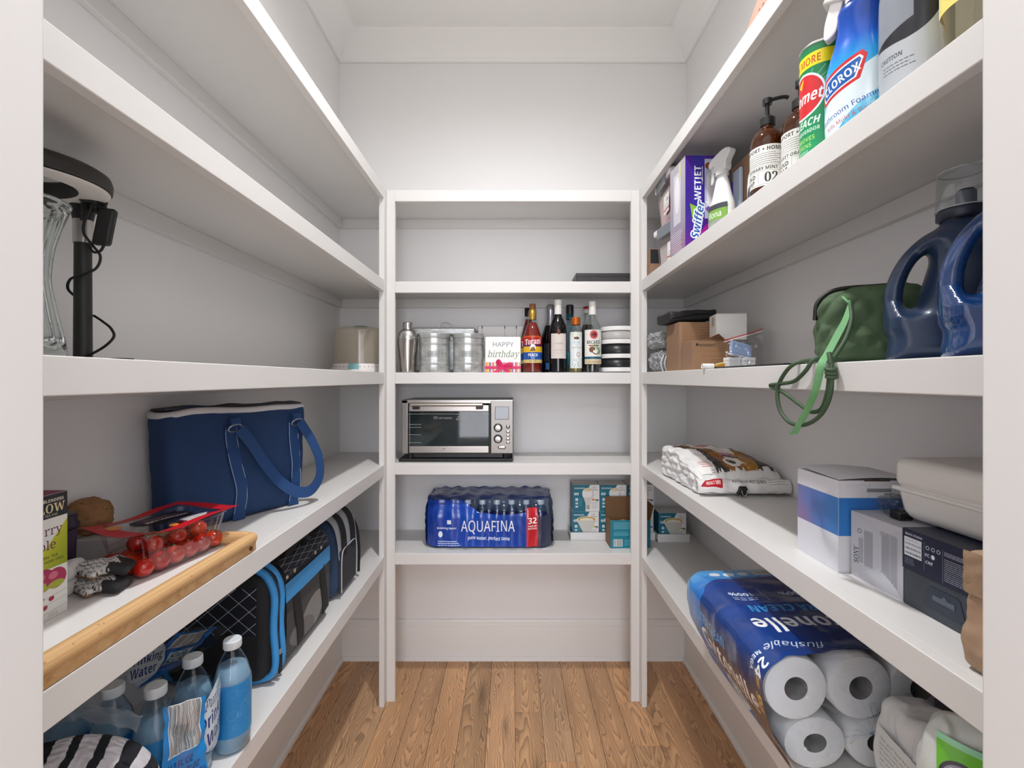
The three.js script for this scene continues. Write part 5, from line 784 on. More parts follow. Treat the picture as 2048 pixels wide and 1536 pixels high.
{
  const teal = '#12738a';
  const bulb = (kind, flip) => print(400, 380, (x, w, h) => {
    F(x, '#f2f2f0', 0, 0, w, h); F(x, teal, 0, 0, 190, h); poly(x, teal, [[150, 0], [260, 0], [210, 90], [190, 140]]); T(x, 'ecosmart', 100, 46, 34, '#e8f4f5', { bold: true }); T(x, '60W', 52, 130, 52, '#fff', { bold: true, max: 70 }); F(x, '#d9ecee', 36, 190, 40, 40); F(x, '#bfe0e4', 36, 250, 40, 30); F(x, '#e9f4f5', 36, 300, 40, 24); lines(x, 84, 200, 60, 6, 20, '#8fc4cc', 4);
    T(x, 'color', 320, 40, 26, '#555'); T(x, 'changing', 320, 70, 26, '#555'); for (let i = 0; i < 6; i++) F(x, ['#d63a2a', '#e88a1e', '#f0d22a', '#5aa83a', '#2a7fc0', '#7a3a9a'][i], 290 + i * 16, 200 + i * 2, 18, 22); lines(x, 280, 250, 100, 5, 20, '#8d8d8d', 4);
    if (kind === 'round') { ell(x, '#d9d8d2', 228, 132, 88, 90); ell(x, '#f7f7f4', 215, 122, 76, 78); poly(x, '#dddcd6', [[160, 180], [290, 180], [256, 290], [196, 290]]); F(x, '#b9b9b6', 202, 290, 48, 60); for (let i = 0; i < 4; i++) F(x, '#8e8e8b', 200, 298 + i * 14, 52, 5); ell(x, 'rgba(225,190,120,0.5)', 225, 70, 60, 24); } else { ell(x, '#d5d3ca', 215, 124, 156, 58); ell(x, '#f0efe9', 215, 120, 150, 52); ell(x, '#d9a23a', 215, 112, 130, 38); ell(x, '#7fb04a', 180, 112, 60, 26); ell(x, '#f4efda', 215, 118, 104, 28); poly(x, '#dad8d0', [[68, 128], [362, 128], [268, 300], [164, 300]]); F(x, '#dddcd7', 178, 296, 76, 84); } void flip;
  }, 0.4);
  const mRound = bulb('round'), mCone = bulb('cone'), sideTeal = S(0x146f86, 0.45), sideWhite = S(0xeeeeec, 0.5);
  const proto = (mat) => { const o = thing('bulb_box', '', 'box', [0, 0, 0], 0, 'color bulb boxes'); part('carton', rbox(0.118, 0.118, 0.09, 0.0015), sideWhite, o); part('printed_front', panel(0.1175, 0.1175), mat, o, [0, 0.059, 0.0453]); part('printed_side', panel(0.0895, 0.1175), sideTeal, o, [-0.0593, 0.059, 0], [0, -Math.PI / 2, 0]); return o; };
  const A = proto(mRound), C = proto(mCone), place = (src, used, label, x, y, z, t) => { const r = used ? copyOf(src, 'bulb_box', label) : src; r.userData.label = label; r.position.set(x, M1 + y, z); r.rotation.y = t; };
  place(C, 0, 'cone bulb box at the left end of the white tray', 0.322, 0.006, -2.13, 0); place(C, 1, 'cone bulb box in the tray behind the open teal box', 0.443, 0.006, -2.13, 0.01); place(C, 1, 'cone bulb box in the tray behind the right post', 0.564, 0.006, -2.13, 0);
  place(C, 1, 'cone bulb box seen past the right post at the tray end', 0.7, 0.006, -2.105, -0.01);
  place(A, 0, 'round bulb box standing on the leftmost cone bulb box', 0.324, 0.1245, -2.13, 0.02); place(A, 1, 'round bulb box on the second cone bulb box, above the open box', 0.445, 0.1245, -2.13, -0.01); place(A, 1, 'round bulb box on top behind the right post', 0.566, 0.1245, -2.13, 0.01);
  for (const [i, x0, x1, z, l] of [[0, 0.255, 0.628, -2.13, 'white cardboard tray holding the stacked bulb boxes'], [1, 0.632, 0.772, -2.105, 'small white cardboard tray seen past the right post']]) { void i; const o = thing('cardboard_tray', l, 'tray', [0, M1, z]); part('base', box(x0, 0, -0.052, x1, 0.0055, 0.052), sideWhite, o); part('front_lip', box(x0, 0, 0.0508, x1, 0.034, 0.0525), sideWhite, o); part('side_lip', box(x0, 0, -0.052, x0 + 0.0015, 0.034, 0.052), sideWhite, o); part('side_lip', box(x1 - 0.0015, 0, -0.052, x1, 0.034, 0.052), sideWhite, o); }
  const o = thing('open_bulb_box', 'open teal bulb box with raised brown flap in front of the stack', 'box', [0.493, M1, -2.022], 0.03);
  const w = 0.17, h = 0.118, d = 0.088;
  part('carton', merge(box(-w / 2, 0, -d / 2, w / 2, 0.002, d / 2), box(-w / 2, 0, d / 2 - 0.002, w / 2, h, d / 2), box(-w / 2, 0, -d / 2, -w / 2 + 0.002, h, d / 2), box(w / 2 - 0.002, 0, -d / 2, w / 2, h, d / 2), box(-w / 2, 0, -d / 2, w / 2, h, -d / 2 + 0.002)), S(0x8d6a45, 0.7), o);
  part('raised_flap', deform(box(-w / 2, 0, -0.001, w / 2, 0.078, 0.001), (a, b, c) => [a, b, c]), S(0x7d5c3a, 0.75), o, [0, h, -d / 2 + 0.001], [-0.08, 0, 0]);
  part('side_flap', box(-0.001, 0, -0.04, 0.001, 0.06, 0.04), S(0x86633f, 0.75), o, [w / 2, h, 0], [0, 0, -0.25]);
  part('printed_front', panel(w - 0.001, h - 0.001), print(480, 330, (x, W2, H2) => { F(x, '#177e94', 0, 0, W2, H2); lines(x, 40, 30, 300, 6, 14, '#9fd3db', 4); F(x, '#5fb0bd', 40, 130, 320, 3); lines(x, 40, 150, 200, 3, 14, '#9fd3db', 4); bars(x, 34, 225, 110, 84); lines(x, 170, 235, 90, 4, 18, '#9fd3db', 4); F(x, '#0f6478', 380, 0, 100, H2); }, 0.4), o, [0, h / 2, d / 2 + 0.0004]);
  part('printed_side', panel(d - 0.001, h - 0.001), S(0x14718a, 0.45), o, [w / 2 + 0.0004, h / 2, 0], [0, Math.PI / 2, 0]);
  const bl = thing('light_bulb', 'white light bulb lying in the open teal box', 'bulb', [0.475, M1 + 0.0745, -2.022]);
  part('globe', new THREE.SphereGeometry(0.032, 28, 18), S(0xf3f2ee, 0.3), bl); part('screw_base', cyl(0.013, 0.013, 0.034, 20), steel, bl, [0, -0.0705, 0]);
}

// ================================================================ left wall, middle shelf: vase, ring light, cake carrier
{
  const o = thing('glass_vase', 'clear fluted glass vase standing in front of the ring light', 'vase', [-0.636, M3, -0.6]);
  const wall = lathe([[0, 0], [0.04, 0], [0.048, 0.003], [0.0475, 0.02], [0.041, 0.055], [0.035, 0.09], [0.0335, 0.11], [0.037, 0.145], [0.045, 0.178], [0.051, 0.196], [0.0535, 0.202], [0.0525, 0.205], [0.049, 0.2], [0.043, 0.178], [0.035, 0.145], [0.0315, 0.11], [0.033, 0.09], [0.039, 0.055], [0.044, 0.022], [0.03, 0.012], [0, 0.011]], 120, 130);
  deform(wall, (x, y, z) => { const a = Math.atan2(z, x), r = Math.hypot(x, z), k = y > 0.012 && y < 0.193 ? 1 + 0.03 * Math.cos(a * 12) : 1; return [x * k, y, z * k]; }); void 0;
  part('glass', wall, clearMat(0xf6fbfa, 0.01, { thickness: 0.004, ior: 1.5 }), o);
  part('rim', new THREE.TorusGeometry(0.0525, 0.0016, 10, 72).rotateX(Math.PI / 2), clearMat(0xf4faf8, 0.01), o, [0, 0.204, 0]);
}
{
  const o = thing('ring_light', 'black ring light on a stand with a cable wound round the pole', 'light', [-0.732, M3, -0.8]);
  const pole = S(0x232322, 0.5), housing = S(0x2f2d2b, 0.5);
  part('pole', cyl(0.0128, 0.0118, 0.206, 32), pole, o);
  part('collar', (() => { const g = cyl(0.0135, 0.0135, 0.042, 64); deform(g, (x, y, z) => { const a = Math.atan2(z, x), k = 1 + 0.03 * Math.sign(Math.sin(a * 22)) * (y > 0.006 && y < 0.03 ? 1 : 0); return [x * k, y, z * k]; }); return creased(g, 0.4); })(), S(0xcfccc8, 0.3, 0.9), o, [0, 0.204, 0]);
  part('neck', cyl(0.0095, 0.0095, 0.016, 24), S(0xb9b6b2, 0.25, 1), o, [0, 0.238, 0]);
  part('tilt_head', creased(lathe([[0, 0], [0.0135, 0], [0.02, 0.034], [0.0215, 0.04], [0, 0.04]], 32), 0.5), S(0x171717, 0.45), o, [0, 0.243, 0]);
  part('knob', (() => { const g = lathe([[0, 0], [0.012, 0], [0.014, 0.006], [0.014, 0.016], [0.01, 0.022], [0, 0.022]], 28); g.rotateZ(-Math.PI / 2); return g; })(), S(0x121212, 0.45), o, [0.016, 0.266, 0.006]);
  const ring = part('ring', lathe([[0.087, 0.0], [0.083, 0.006], [0.083, 0.02], [0.087, 0.026], [0.122, 0.026], [0.128, 0.022], [0.13, 0.014], [0.129, 0.003], [0.126, 0], [0.087, 0]], 96), housing, o, [-0.022, 0.266, 0.112], [0.06, 0, 0]);
  part('diffuser', lathe([[0.087, -0.001], [0.092, -0.004], [0.107, -0.0055], [0.121, -0.004], [0.126, -0.001]], 96), S(0xe9e4de, 0.45), ring);
  part('clamp_lug', rbox(0.03, 0.024, 0.03, 0.007), S(0x151515, 0.4), o, [0.036, 0.262, 0.02]);
  part('control_box', deform(new RoundedBoxGeometry(0.024, 0.062, 0.016, 4, 0.005), (x, y, z) => [x + 0.16 * y, y, z]), S(0x1b1b1b, 0.5), o, [0.048, 0.228, 0.012], [0, 0.35, 0]);
  const cm = S(0x111111, 0.5);
  part('cable', tube([[0.014, 0.262, 0.014], [0.028, 0.255, 0.022], [0.02, 0.235, 0.024], [0.026, 0.275, 0.026], [0.036, 0.262, 0.024], [0.022, 0.232, 0.022], [0.02, 0.215, 0.02], [0.032, 0.195, 0.016], [0.04, 0.18, 0.012], [0.036, 0.16, 0.014], [0.018, 0.147, 0.018], [-0.004, 0.14, 0.018], [-0.016, 0.125, 0.01], [-0.014, 0.112, -0.004]], 0.0021, 160, 8), cm, o);
  part('cable', tube([[0.046, 0.197, 0.012], [0.04, 0.188, 0.012], [0.03, 0.186, 0.013], [0.022, 0.2, 0.016]], 0.0021, 30, 8), cm, o);
  part('cable', tube([[0.008, 0.083, -0.012], [0.03, 0.072, -0.004], [0.052, 0.058, 0.004], [0.058, 0.046, 0.006], [0.046, 0.03, 0.008], [0.018, 0.012, 0.013], [-0.01, 0.003, 0.016], [-0.026, 0.0025, 0.014]], 0.0021, 90, 8), cm, o);
  for (const a of [0.1, 2.2, 4.3]) part('foot', deform(rboxAt(0.008, 0, -0.009, 0.1, 0.005, 0.009, 0.002), (x, y, z) => [x, y + (x < 0.03 ? 0.004 * (0.03 - x) / 0.03 : 0), z * (1.15 - 3 * x)]), S(0x1a1a1a, 0.45), o, null, [0, a, 0]);
  part('foot_pad', rboxAt(0.066, 0.0005, 0.004, 0.092, 0.0085, 0.022, 0.002), S(0x1a1a1a, 0.45), o);
  part('hub', cyl(0.02, 0.0135, 0.008, 24), S(0x1a1a1a, 0.4), o);
}
{
  const o = thing('cake_carrier', 'round cake carrier with smoky dome, white base and teal clips', 'cake carrier', [-0.657, M3, -2.03]);
  part('base', creased(lathe([[0, 0], [0.108, 0], [0.125, 0.004], [0.124, 0.012], [0.114, 0.034], [0.112, 0.037], [0, 0.037]], 64), 0.5), S(0xe9e2de, 0.45), o);
  const dots = []; for (let i = 0; i < 44; i++) { const a = i / 44 * 6.283, g = new THREE.SphereGeometry(0.0021, 8, 6); g.translate(Math.sin(a) * 0.1185, 0.024, Math.cos(a) * 0.1185); dots.push(g); }
  tag(part('perforations', merge(...dots), S(0x7d7672, 0.6), o), null, null, null, 'stuff');
  part('dome', lathe([[0.108, 0.037], [0.107, 0.04], [0.105, 0.175], [0.1, 0.186], [0.088, 0.191], [0, 0.193]], 64), S(0xf6f0e4, 0.12, 0, { transmission: 0.8, thickness: 0 }), o);
  part('handle', lathe([[0, 0], [0.028, 0], [0.031, 0.003], [0.027, 0.008], [0, 0.011]], 32), S(0x5f9d98, 0.4), o, [0, 0.193, 0]);
  for (const a of [0.08, Math.PI + 0.08]) { const g = wrapArc(0.121, 0.034, 0.34, 12), h = wrapArc(0.1235, 0.034, 0.34, 12); part('clip', merge(g, h), S(0x7fb5b8, 0.4), o, [0, 0.02, 0], [0.0, a, 0]); }
}

// ================================================================ left wall, second lowest shelf: tray, tote, groceries
const wood = print(128, 1024, (x, w, h) => { F(x, '#dcb47e', 0, 0, w, h); for (let i = 0; i < 240; i++) { x.strokeStyle = `rgba(${i % 2 ? '176,122,70' : '232,190,138'},${rr(0.06, 0.22)})`; x.lineWidth = rr(0.6, 3); const a = rr(0, w); x.beginPath(); x.moveTo(a, 0); x.bezierCurveTo(a + rr(-8, 8), h * 0.3, a + rr(-8, 8), h * 0.7, a + rr(-6, 6), h); x.stroke(); } for (let i = 0; i < 30; i++) ell(x, 'rgba(120,70,30,0.35)', rr(0, w), rr(0, h), rr(1, 3), rr(2, 6)); }, 0.5);
const TY = M2 + 0.0125;   // upper face of the tray floor
{
  const o = thing('serving_tray', 'white tray with pale wooden rails running along the shelf edge', 'tray', [0, M2, 0]);
  const x0 = -0.806, x1 = -0.5185, z0 = -0.949, z1 = -0.46;
  part('tray_floor', rboxAt(x0, 0.0005, z0, x1, 0.0123, z1, 0.002), S(0xf3f1ef, 0.35), o);
  part('front_rail', rboxAt(x1 - 0.011, -0.0005 + 0.001, z0, x1 + 0.0005, 0.022, z1, 0.002), wood, o);
  part('end_rail', rboxAt(x0, 0.0125, z0, x1 - 0.011, 0.022, z0 + 0.011, 0.002), wood, o);
  part('back_rail', rboxAt(x0, 0.0125, z0 + 0.011, x0 + 0.011, 0.026, z1, 0.002), S(0xeeebe7, 0.45), o);
  const dowel = (len) => { const g = new THREE.CapsuleGeometry(0.0118, len, 8, 24); return g; };
  part('front_grip', dowel(0.47).rotateX(Math.PI / 2), wood, o, [x1 - 0.004, 0.0275, (z0 + z1) / 2 + 0.003]);
  part('end_grip', dowel(0.255).rotateZ(Math.PI / 2), wood, o, [(x0 + x1) / 2, 0.0275, z0 + 0.0075]);
  part('bolt', cyl(0.0042, 0.0042, 0.003, 20).rotateZ(-Math.PI / 2), S(0x6b4a2a, 0.4, 0.6), o, [x1 + 0.0003, 0.0105, z0 + 0.022]);
}
{
  const o = thing('tote_bag', 'large blue insulated tote bag with webbing straps and white trim', 'bag', [-0.664, M2, -1.162], 1.107);
  const w = 0.368, h = 0.279, cloth = S(0x1f3d68, 0.8), web = S(0x1d4478, 0.7), whiteTrim = S(0xdcdde0, 0.5), thread = S(0xc9d3e2, 0.6);
  const shape = (x, y, z) => { const t = y / h, k = 0.93 + 0.07 * t, fold = 0.004 * noise3(x * 9, y * 9, 1) + 0.0018 * noise3(x * 26, y * 22, 5); const bulge = 0.012 * Math.sin(Math.PI * Math.min(1, Math.max(0, t))) * Math.cos(x / w * 2.2); return [x * k, y < 0.002 ? y : y + (t > 0.8 ? 0.006 * noise3(x * 7, 2, 2) : 0), (z > 0 ? z + bulge : z * (1 - 0.15 * t)) + fold * (t > 0.02 ? 1 : 0)]; };
  const body = softBox(w, h, 0.076, 0.022, 44, (x, y, z) => shape(x, y, z)); body.translate(0, 0, -0.038);
  part('body', body, cloth, o);
  const topRim = (d, yy, r) => tube(Array.from({ length: 40 }, (_, i) => { const a = i / 40 * 6.283, c = Math.cos(a), s = Math.sin(a), x = Math.sign(c) * Math.pow(Math.abs(c), 0.35) * (w / 2 - 0.004), z = Math.sign(s) * Math.pow(Math.abs(s), 0.45) * 0.036; const q = shape(x, h * 0.985, z); return [q[0], q[1] + yy + d, q[2] - 0.038]; }), r, 160, 8, true);
  part('white_binding', topRim(0, -0.006, 0.0078), whiteTrim, o);
  part('lid_panel', softBox(w * 0.94, 0.008, 0.06, 0.003, 20, (x, y, z) => [x, y + 0.004 * noise3(x * 10, 1, z * 10), z]), S(0x3b3f45, 0.7), o, [0, h - 0.006, -0.038]);
  const zf = (x, y) => shape(x, y, 0.038)[2] - 0.038;
  const r1 = -0.036, r2 = 0.138;
  for (const [rx, yb] of [[r1, 0.002], [r2, 0.002]]) {
    part('webbing', strap(Array.from({ length: 9 }, (_, i) => { const y = yb + (0.232 - yb) * i / 8, x = rx + 0.006 * Math.sin(i * 0.7) + (rx < 0 ? 0.02 * (1 - i / 8) : 0); return [x, y, zf(x, y) + 0.0025]; }), 0.031, [0, 0, 1]), web, o);
    for (const s of [-1, 1]) part('stitching', tube(Array.from({ length: 12 }, (_, i) => { const y = yb + 0.006 + (0.222 - yb) * i / 11, x = rx + 0.006 * Math.sin(i * 8 / 11 * 0.7) + (rx < 0 ? 0.02 * (1 - i / 11) : 0) + s * 0.0135; return [x, y, zf(x, y) + 0.0038]; }), 0.0006, 60, 5), thread, o);
    part('loop', strap([[rx, 0.222, zf(rx, 0.222) + 0.003], [rx, 0.243, zf(rx, 0.24) + 0.005], [rx, 0.252, zf(rx, 0.25) + 0.01], [rx, 0.244, zf(rx, 0.24) + 0.015], [rx, 0.232, zf(rx, 0.23) + 0.014]], 0.024, [0, 0.3, 1], 24), web, o);
    part('ring', new THREE.TorusGeometry(0.0135, 0.0016, 10, 32, Math.PI * 2).scale(1.15, 0.75, 1), S(0xd2d3d6, 0.25, 1), o, [rx, 0.228, zf(rx, 0.228) + 0.012], [0.5, 0, 0.15]);
  }
  part('handle', strap([[r1 + 0.004, 0.226, 0.03], [r1 + 0.03, 0.19, 0.034], [0.03, 0.135, 0.034], [0.075, 0.078, 0.036], [0.12, 0.045, 0.04], [0.16, 0.04, 0.042], [0.194, 0.07, 0.038], [0.197, 0.12, 0.034], [0.178, 0.17, 0.03], [0.154, 0.21, 0.026], [r2 + 0.004, 0.23, 0.022]], 0.029, [0.12, 0.1, 1], 110), web, o);
}
{
  const o = thing('tea_box', 'tall fruit tea carton at the near end of the tray', 'box', [-0.678, TY, -0.588], 0);
  part('carton', rbox(0.072, 0.172, 0.178, 0.0012), S(0xeceae6, 0.5), o);
  part('lid_panel', panel(0.0715, 0.1775), S(0x8a1f52, 0.45), o, [0, 0.1724, 0], [-Math.PI / 2, 0, 0]);
  part('printed_side', panel(0.1775, 0.1715), print(760, 740, (x, w, h) => { F(x, '#ecebe7', 0, 0, w, h); F(x, '#25262a', 0, 0, w, 140); T(x, 'TEA BLENDERS', 738, 36, 26, '#e9e2d0', { bold: true, align: 'right' }); T(x, 'BIGELOW', 745, 82, 74, '#e8d9a8', { bold: true, font: 'serif', align: 'right', max: 330 }); T(x, 'TEA PAK', 700, 124, 22, '#d9d2c0', { align: 'right' });
    const g = x.createLinearGradient(420, 140, w, 430); g.addColorStop(0, '#f0efe6'); g.addColorStop(0.5, '#d6d63a'); g.addColorStop(1, '#8d9a1c'); x.fillStyle = g; x.fillRect(0, 140, w, 300); poly(x, '#eeede6', [[0, 140], [w, 140], [w, 165], [640, 300], [540, 380], [0, 420]]); T(x, 'Cranberry', 728, 215, 74, '#5a2a5a', { font: 'serif', align: 'right' }); T(x, 'Apple', 690, 300, 74, '#5a2a5a', { font: 'serif', align: 'right' }); T(x, 'HERBAL TEA', 700, 370, 24, '#4d5a1c', { align: 'right', bold: true }); T(x, 'CAFFEINE FREE', 735, 398, 22, '#4d5a1c', { align: 'right', bold: true });
    for (const [a, b, r] of [[610, 500, 70], [690, 510, 64]]) { ell(x, '#b0305a', a, b, r, r * 0.95); ell(x, '#d8728a', a - 18, b - 22, r * 0.45, r * 0.35); ell(x, '#a8b03a', a, b + r * 0.55, r * 0.8, r * 0.35); } for (const [a, b] of [[600, 610], [660, 622], [620, 662], [560, 640]]) ell(x, '#a31f3a', a, b, 17, 15); x.strokeStyle = '#b9b7b2'; x.lineWidth = 3; for (const y of [600, 640, 690]) { x.beginPath(); x.moveTo(420, y + 30); x.lineTo(w, y); x.stroke(); } lines(x, 640, 712, 70, 2, 12, '#9a9894', 3); }, 0.42), o, [0.0363, 0.086, 0], [0, Math.PI / 2, 0]);
  part('printed_end', panel(0.0715, 0.1715), S(0x3a2030, 0.5), o, [0, 0.086, -0.0892], [0, Math.PI, 0]);
}
{
  const o = thing('plum_tub', 'dark purple lidded tub behind the tea carton', 'tub', [-0.768, TY, -0.79]);
  part('body', lathe([[0, 0], [0.022, 0], [0.024, 0.003], [0.0265, 0.082], [0, 0.082]], 40), S(0x3b2a45, 0.4), o);
  part('lid', lathe([[0.027, 0.078], [0.03, 0.08], [0.03, 0.087], [0.027, 0.09], [0.0265, 0.101], [0.025, 0.104], [0, 0.104]], 40), S(0x2f2838, 0.45), o);
  const c = thing('slim_carton', 'long white carton lying against the wall under the potato', 'box', [-0.757, TY, -0.886], 0.05);
  part('body', rbox(0.066, 0.046, 0.1, 0.002), S(0xdcdad7, 0.45), c); for (let i = 0; i < 3; i++) part('edge_line', rboxAt(0.033, 0.008 + i * 0.013, -0.049, 0.0336, 0.0095 + i * 0.013, 0.049, 0.0003), S(0xa9a7a4, 0.5), c);
  const p = thing('potato', 'brown potato lying on the white carton behind the tomatoes', 'potato', [-0.781, TY + 0.0462, -0.865], 0.9);
  const pm = print(256, 256, (x, w, h) => { F(x, '#9a7048', 0, 0, w, h); for (let i = 0; i < 500; i++) ell(x, `rgba(${rr(60, 120)},${rr(40, 75)},${rr(20, 45)},${rr(0.1, 0.4)})`, rr(0, w), rr(0, h), rr(1, 5), rr(1, 4)); for (let i = 0; i < 12; i++) ell(x, 'rgba(60,38,20,0.7)', rr(0, w), rr(0, h), 4, 2.5); }, 0.75);
  const g = new THREE.SphereGeometry(1, 48, 32); deform(g, (x, y, z) => { const n = 1 + 0.08 * noise3(x * 1.6, y * 1.6, z * 1.6) + 0.02 * noise3(x * 6, y * 6, z * 6); return [x * 0.036 * n, Math.max(0, 0.033 + y * 0.0335 * n), z * 0.035 * n]; }); part('skin', g, pm, p);
}
{
  const o = thing('tomato_punnet', 'clear punnet with red bordered film lid holding tomatoes', 'punnet', [-0.634, TY, -0.861], -0.19);
  const ringPts = (hw, hd, r, n = 48) => Array.from({ length: n }, (_, i) => { const a = i / n * 6.283, c = Math.cos(a), s = Math.sin(a), e = r; return [Math.sign(c) * Math.pow(Math.abs(c), e) * hw, Math.sign(s) * Math.pow(Math.abs(s), e) * hd]; });
  const hh = 0.074, lid = ringPts(0.066, 0.094, 0.55), lev = (t) => [0.042 + 0.022 * Math.pow(t, 0.7), 0.066 + 0.024 * Math.pow(t, 0.7)];
  part('tub', sheet((u, v) => { const [a, b] = lev(v), n = 48, q = ringPts(a, b, 0.5, n), i = Math.min(n, u * n), k = Math.floor(i) % n, f = i - Math.floor(i), m = (k + 1) % n; const rib = v > 0.3 && v < 0.9 ? 0.0008 * Math.sign(Math.sin(u * 180)) : 0; return [q[k][0] * (1 - f) + q[m][0] * f + rib, 0.001 + hh * v, q[k][1] * (1 - f) + q[m][1] * f]; }, 144, 14), clearMat(0xf6f3f2, 0.05), o);
  part('tub_floor', sheet((u, v) => { const [a, b] = lev(0), q = ringPts(a, b, 0.5, 48), k = Math.round(u * 48) % 48; return [q[k][0] * v, 0.0012, q[k][1] * v]; }, 48, 4), clearMat(0xf6f3f2, 0.05), o);
  part('rim', tube(lid.map(([a, b]) => [a * 1.0, hh, b]), 0.0016, 160, 6, true), clearMat(0xf2eeee, 0.05), o);
  const lidPt = (u, v) => { const a = u * 2 - 1, b = v * 2 - 1, k = Math.max(Math.abs(a), Math.abs(b)); const hw = 0.069 + 0.004 * Math.abs(b) , hd = 0.1; return [a * hw * (1 - 0.08 * b * b) * (1 + 0.06 * Math.abs(a * b)), hh + 0.003 + 0.002 * Math.sin(a * 3 + b * 4) + 0.005 * (k > 0.9 ? 1 : k / 0.9) * Math.pow(Math.abs(a * b), 2), b * hd * (1 - 0.08 * a * a)]; };
  const ringSheet = (k0, k1) => sheet((u, v) => { const t = u * 4, e = Math.floor(t) % 4, f = (t - Math.floor(t)) * 2 - 1, k = k0 + (k1 - k0) * v, P = [[f, -1], [1, f], [-f, 1], [-1, -f]][e]; const q = lidPt(P[0] * k / 2 + 0.5, P[1] * k / 2 + 0.5); q[1] += 0.0008; return q; }, 160, 3);
  part('red_border', ringSheet(0.76, 1), S(0xc31420, 0.4), o);
  const lidG = sheet((u, v) => lidPt(0.08 + 0.84 * u, 0.08 + 0.84 * v), 24, 24);
  part('film', lidG, clearMat(0xf4f4f6, 0.07), o);
  part('badge', sheet((u, v) => { const a = u * 6.283, r = v, q = lidPt(0.46 + 0.25 * r * Math.cos(a), 0.52 + 0.27 * r * Math.sin(a)); q[1] += 0.0012; return q; }, 40, 8), S(0x161318, 0.4), o);
  const words = part('lettering', (() => { const g = sheet((u, v) => { const q = lidPt(0.3 + 0.33 * v, 0.75 - 0.46 * u); q[1] += 0.0018; return q; }, 10, 8); return g; })(), new THREE.MeshPhysicalMaterial({ map: canvasTex(320, 160, (x, w, h) => { F(x, '#161318', 0, 0, w, h); T(x, 'TINY TOMATOES', 160, 50, 44, '#e9e4e0', { bold: true, max: 290 }); F(x, '#8a1c4c', 20, 82, 280, 14); lines(x, 60, 115, 200, 3, 14, '#b5aeb0', 5); }), roughness: 0.45 }), o); void words;
  part('orange_seal', sheet((u, v) => { const a = u * 6.283, q = lidPt(0.3 + 0.09 * v * Math.cos(a), 0.87 + 0.055 * v * Math.sin(a)); q[1] += 0.0012; return q; }, 30, 4), S(0xe08f2a, 0.4), o);
  part('orange_seal', sheet((u, v) => { const a = u * 6.283, q = lidPt(0.84 + 0.05 * v * Math.cos(a), 0.66 + 0.035 * v * Math.sin(a)); q[1] += 0.0012; return q; }, 30, 4), S(0xe0842a, 0.4), o);
  for (let i = 0; i < 4; i++) part('white_print', sheet((u, v) => { const q = lidPt(0.76 + 0.038 * i + 0.024 * v, 0.55 - (0.3 - 0.03 * i) * u); q[1] += 0.0012; return q; }, 8, 2), S(0xe9e8e6, 0.45), o);
  const tm = [S(0xc4200f, 0.16, 0, { clearcoat: 0.6 }), S(0xcf3512, 0.16, 0, { clearcoat: 0.6 }), S(0xb8170e, 0.18, 0, { clearcoat: 0.6 })], sph = new THREE.SphereGeometry(1, 28, 20), stem = S(0x6b7a2f, 0.6);
  const t0 = []; const spots = [];
  for (let r = 0; r < 6; r++) for (let c = 0; c < 3; c++) { const s = 0.0165 + 0.002 * ((r * 7 + c * 5) % 3) / 2; spots.push([-0.031 + c * 0.031 + rr(-0.0015, 0.0015), s + 0.0016, -0.071 + r * 0.0285 + rr(-0.0015, 0.0015), s, (r + 2 * c) % 3]); }
  for (let r = 0; r < 3; r++) for (let c = 0; c < 2; c++) { if (r === 1 && c === 0) continue; spots.push([-0.016 + c * 0.034, 0.0455, -0.048 + r * 0.045, 0.0165, (r + c) % 3]); }
  o.updateMatrixWorld(true);
  const nth2 = ['first', 'second', 'third', 'fourth', 'fifth', 'sixth'], lab = (i, x, y, z) => `small red tomato in the punnet, ${y > 0.03 ? 'upper layer' : 'bottom layer'}, ${x < -0.015 ? 'wall side' : x > 0.015 ? 'shelf edge side' : 'middle'}, ${nth2[Math.max(0, Math.min(5, Math.round((0.0715 - z) / 0.0285)))]} from the doorway`;
  spots.forEach(([x, y, z, s, k], i) => { const v = new THREE.Vector3(x, y, z).applyMatrix4(o.matrixWorld), t = thing('tomato', lab(i, x, y, z), 'tomato', [v.x, v.y, v.z], i * 1.3, 'tomatoes in the clear punnet'); const b = part('skin', sph, tm[k], t); b.scale.set(s * 0.94, s * 0.9, s * 0.94); part('stem_scar', new THREE.SphereGeometry(0.0022, 10, 6).scale(1, 0.5, 1), stem, t, [0, s * 0.89, 0]); t0.push(t); });
}
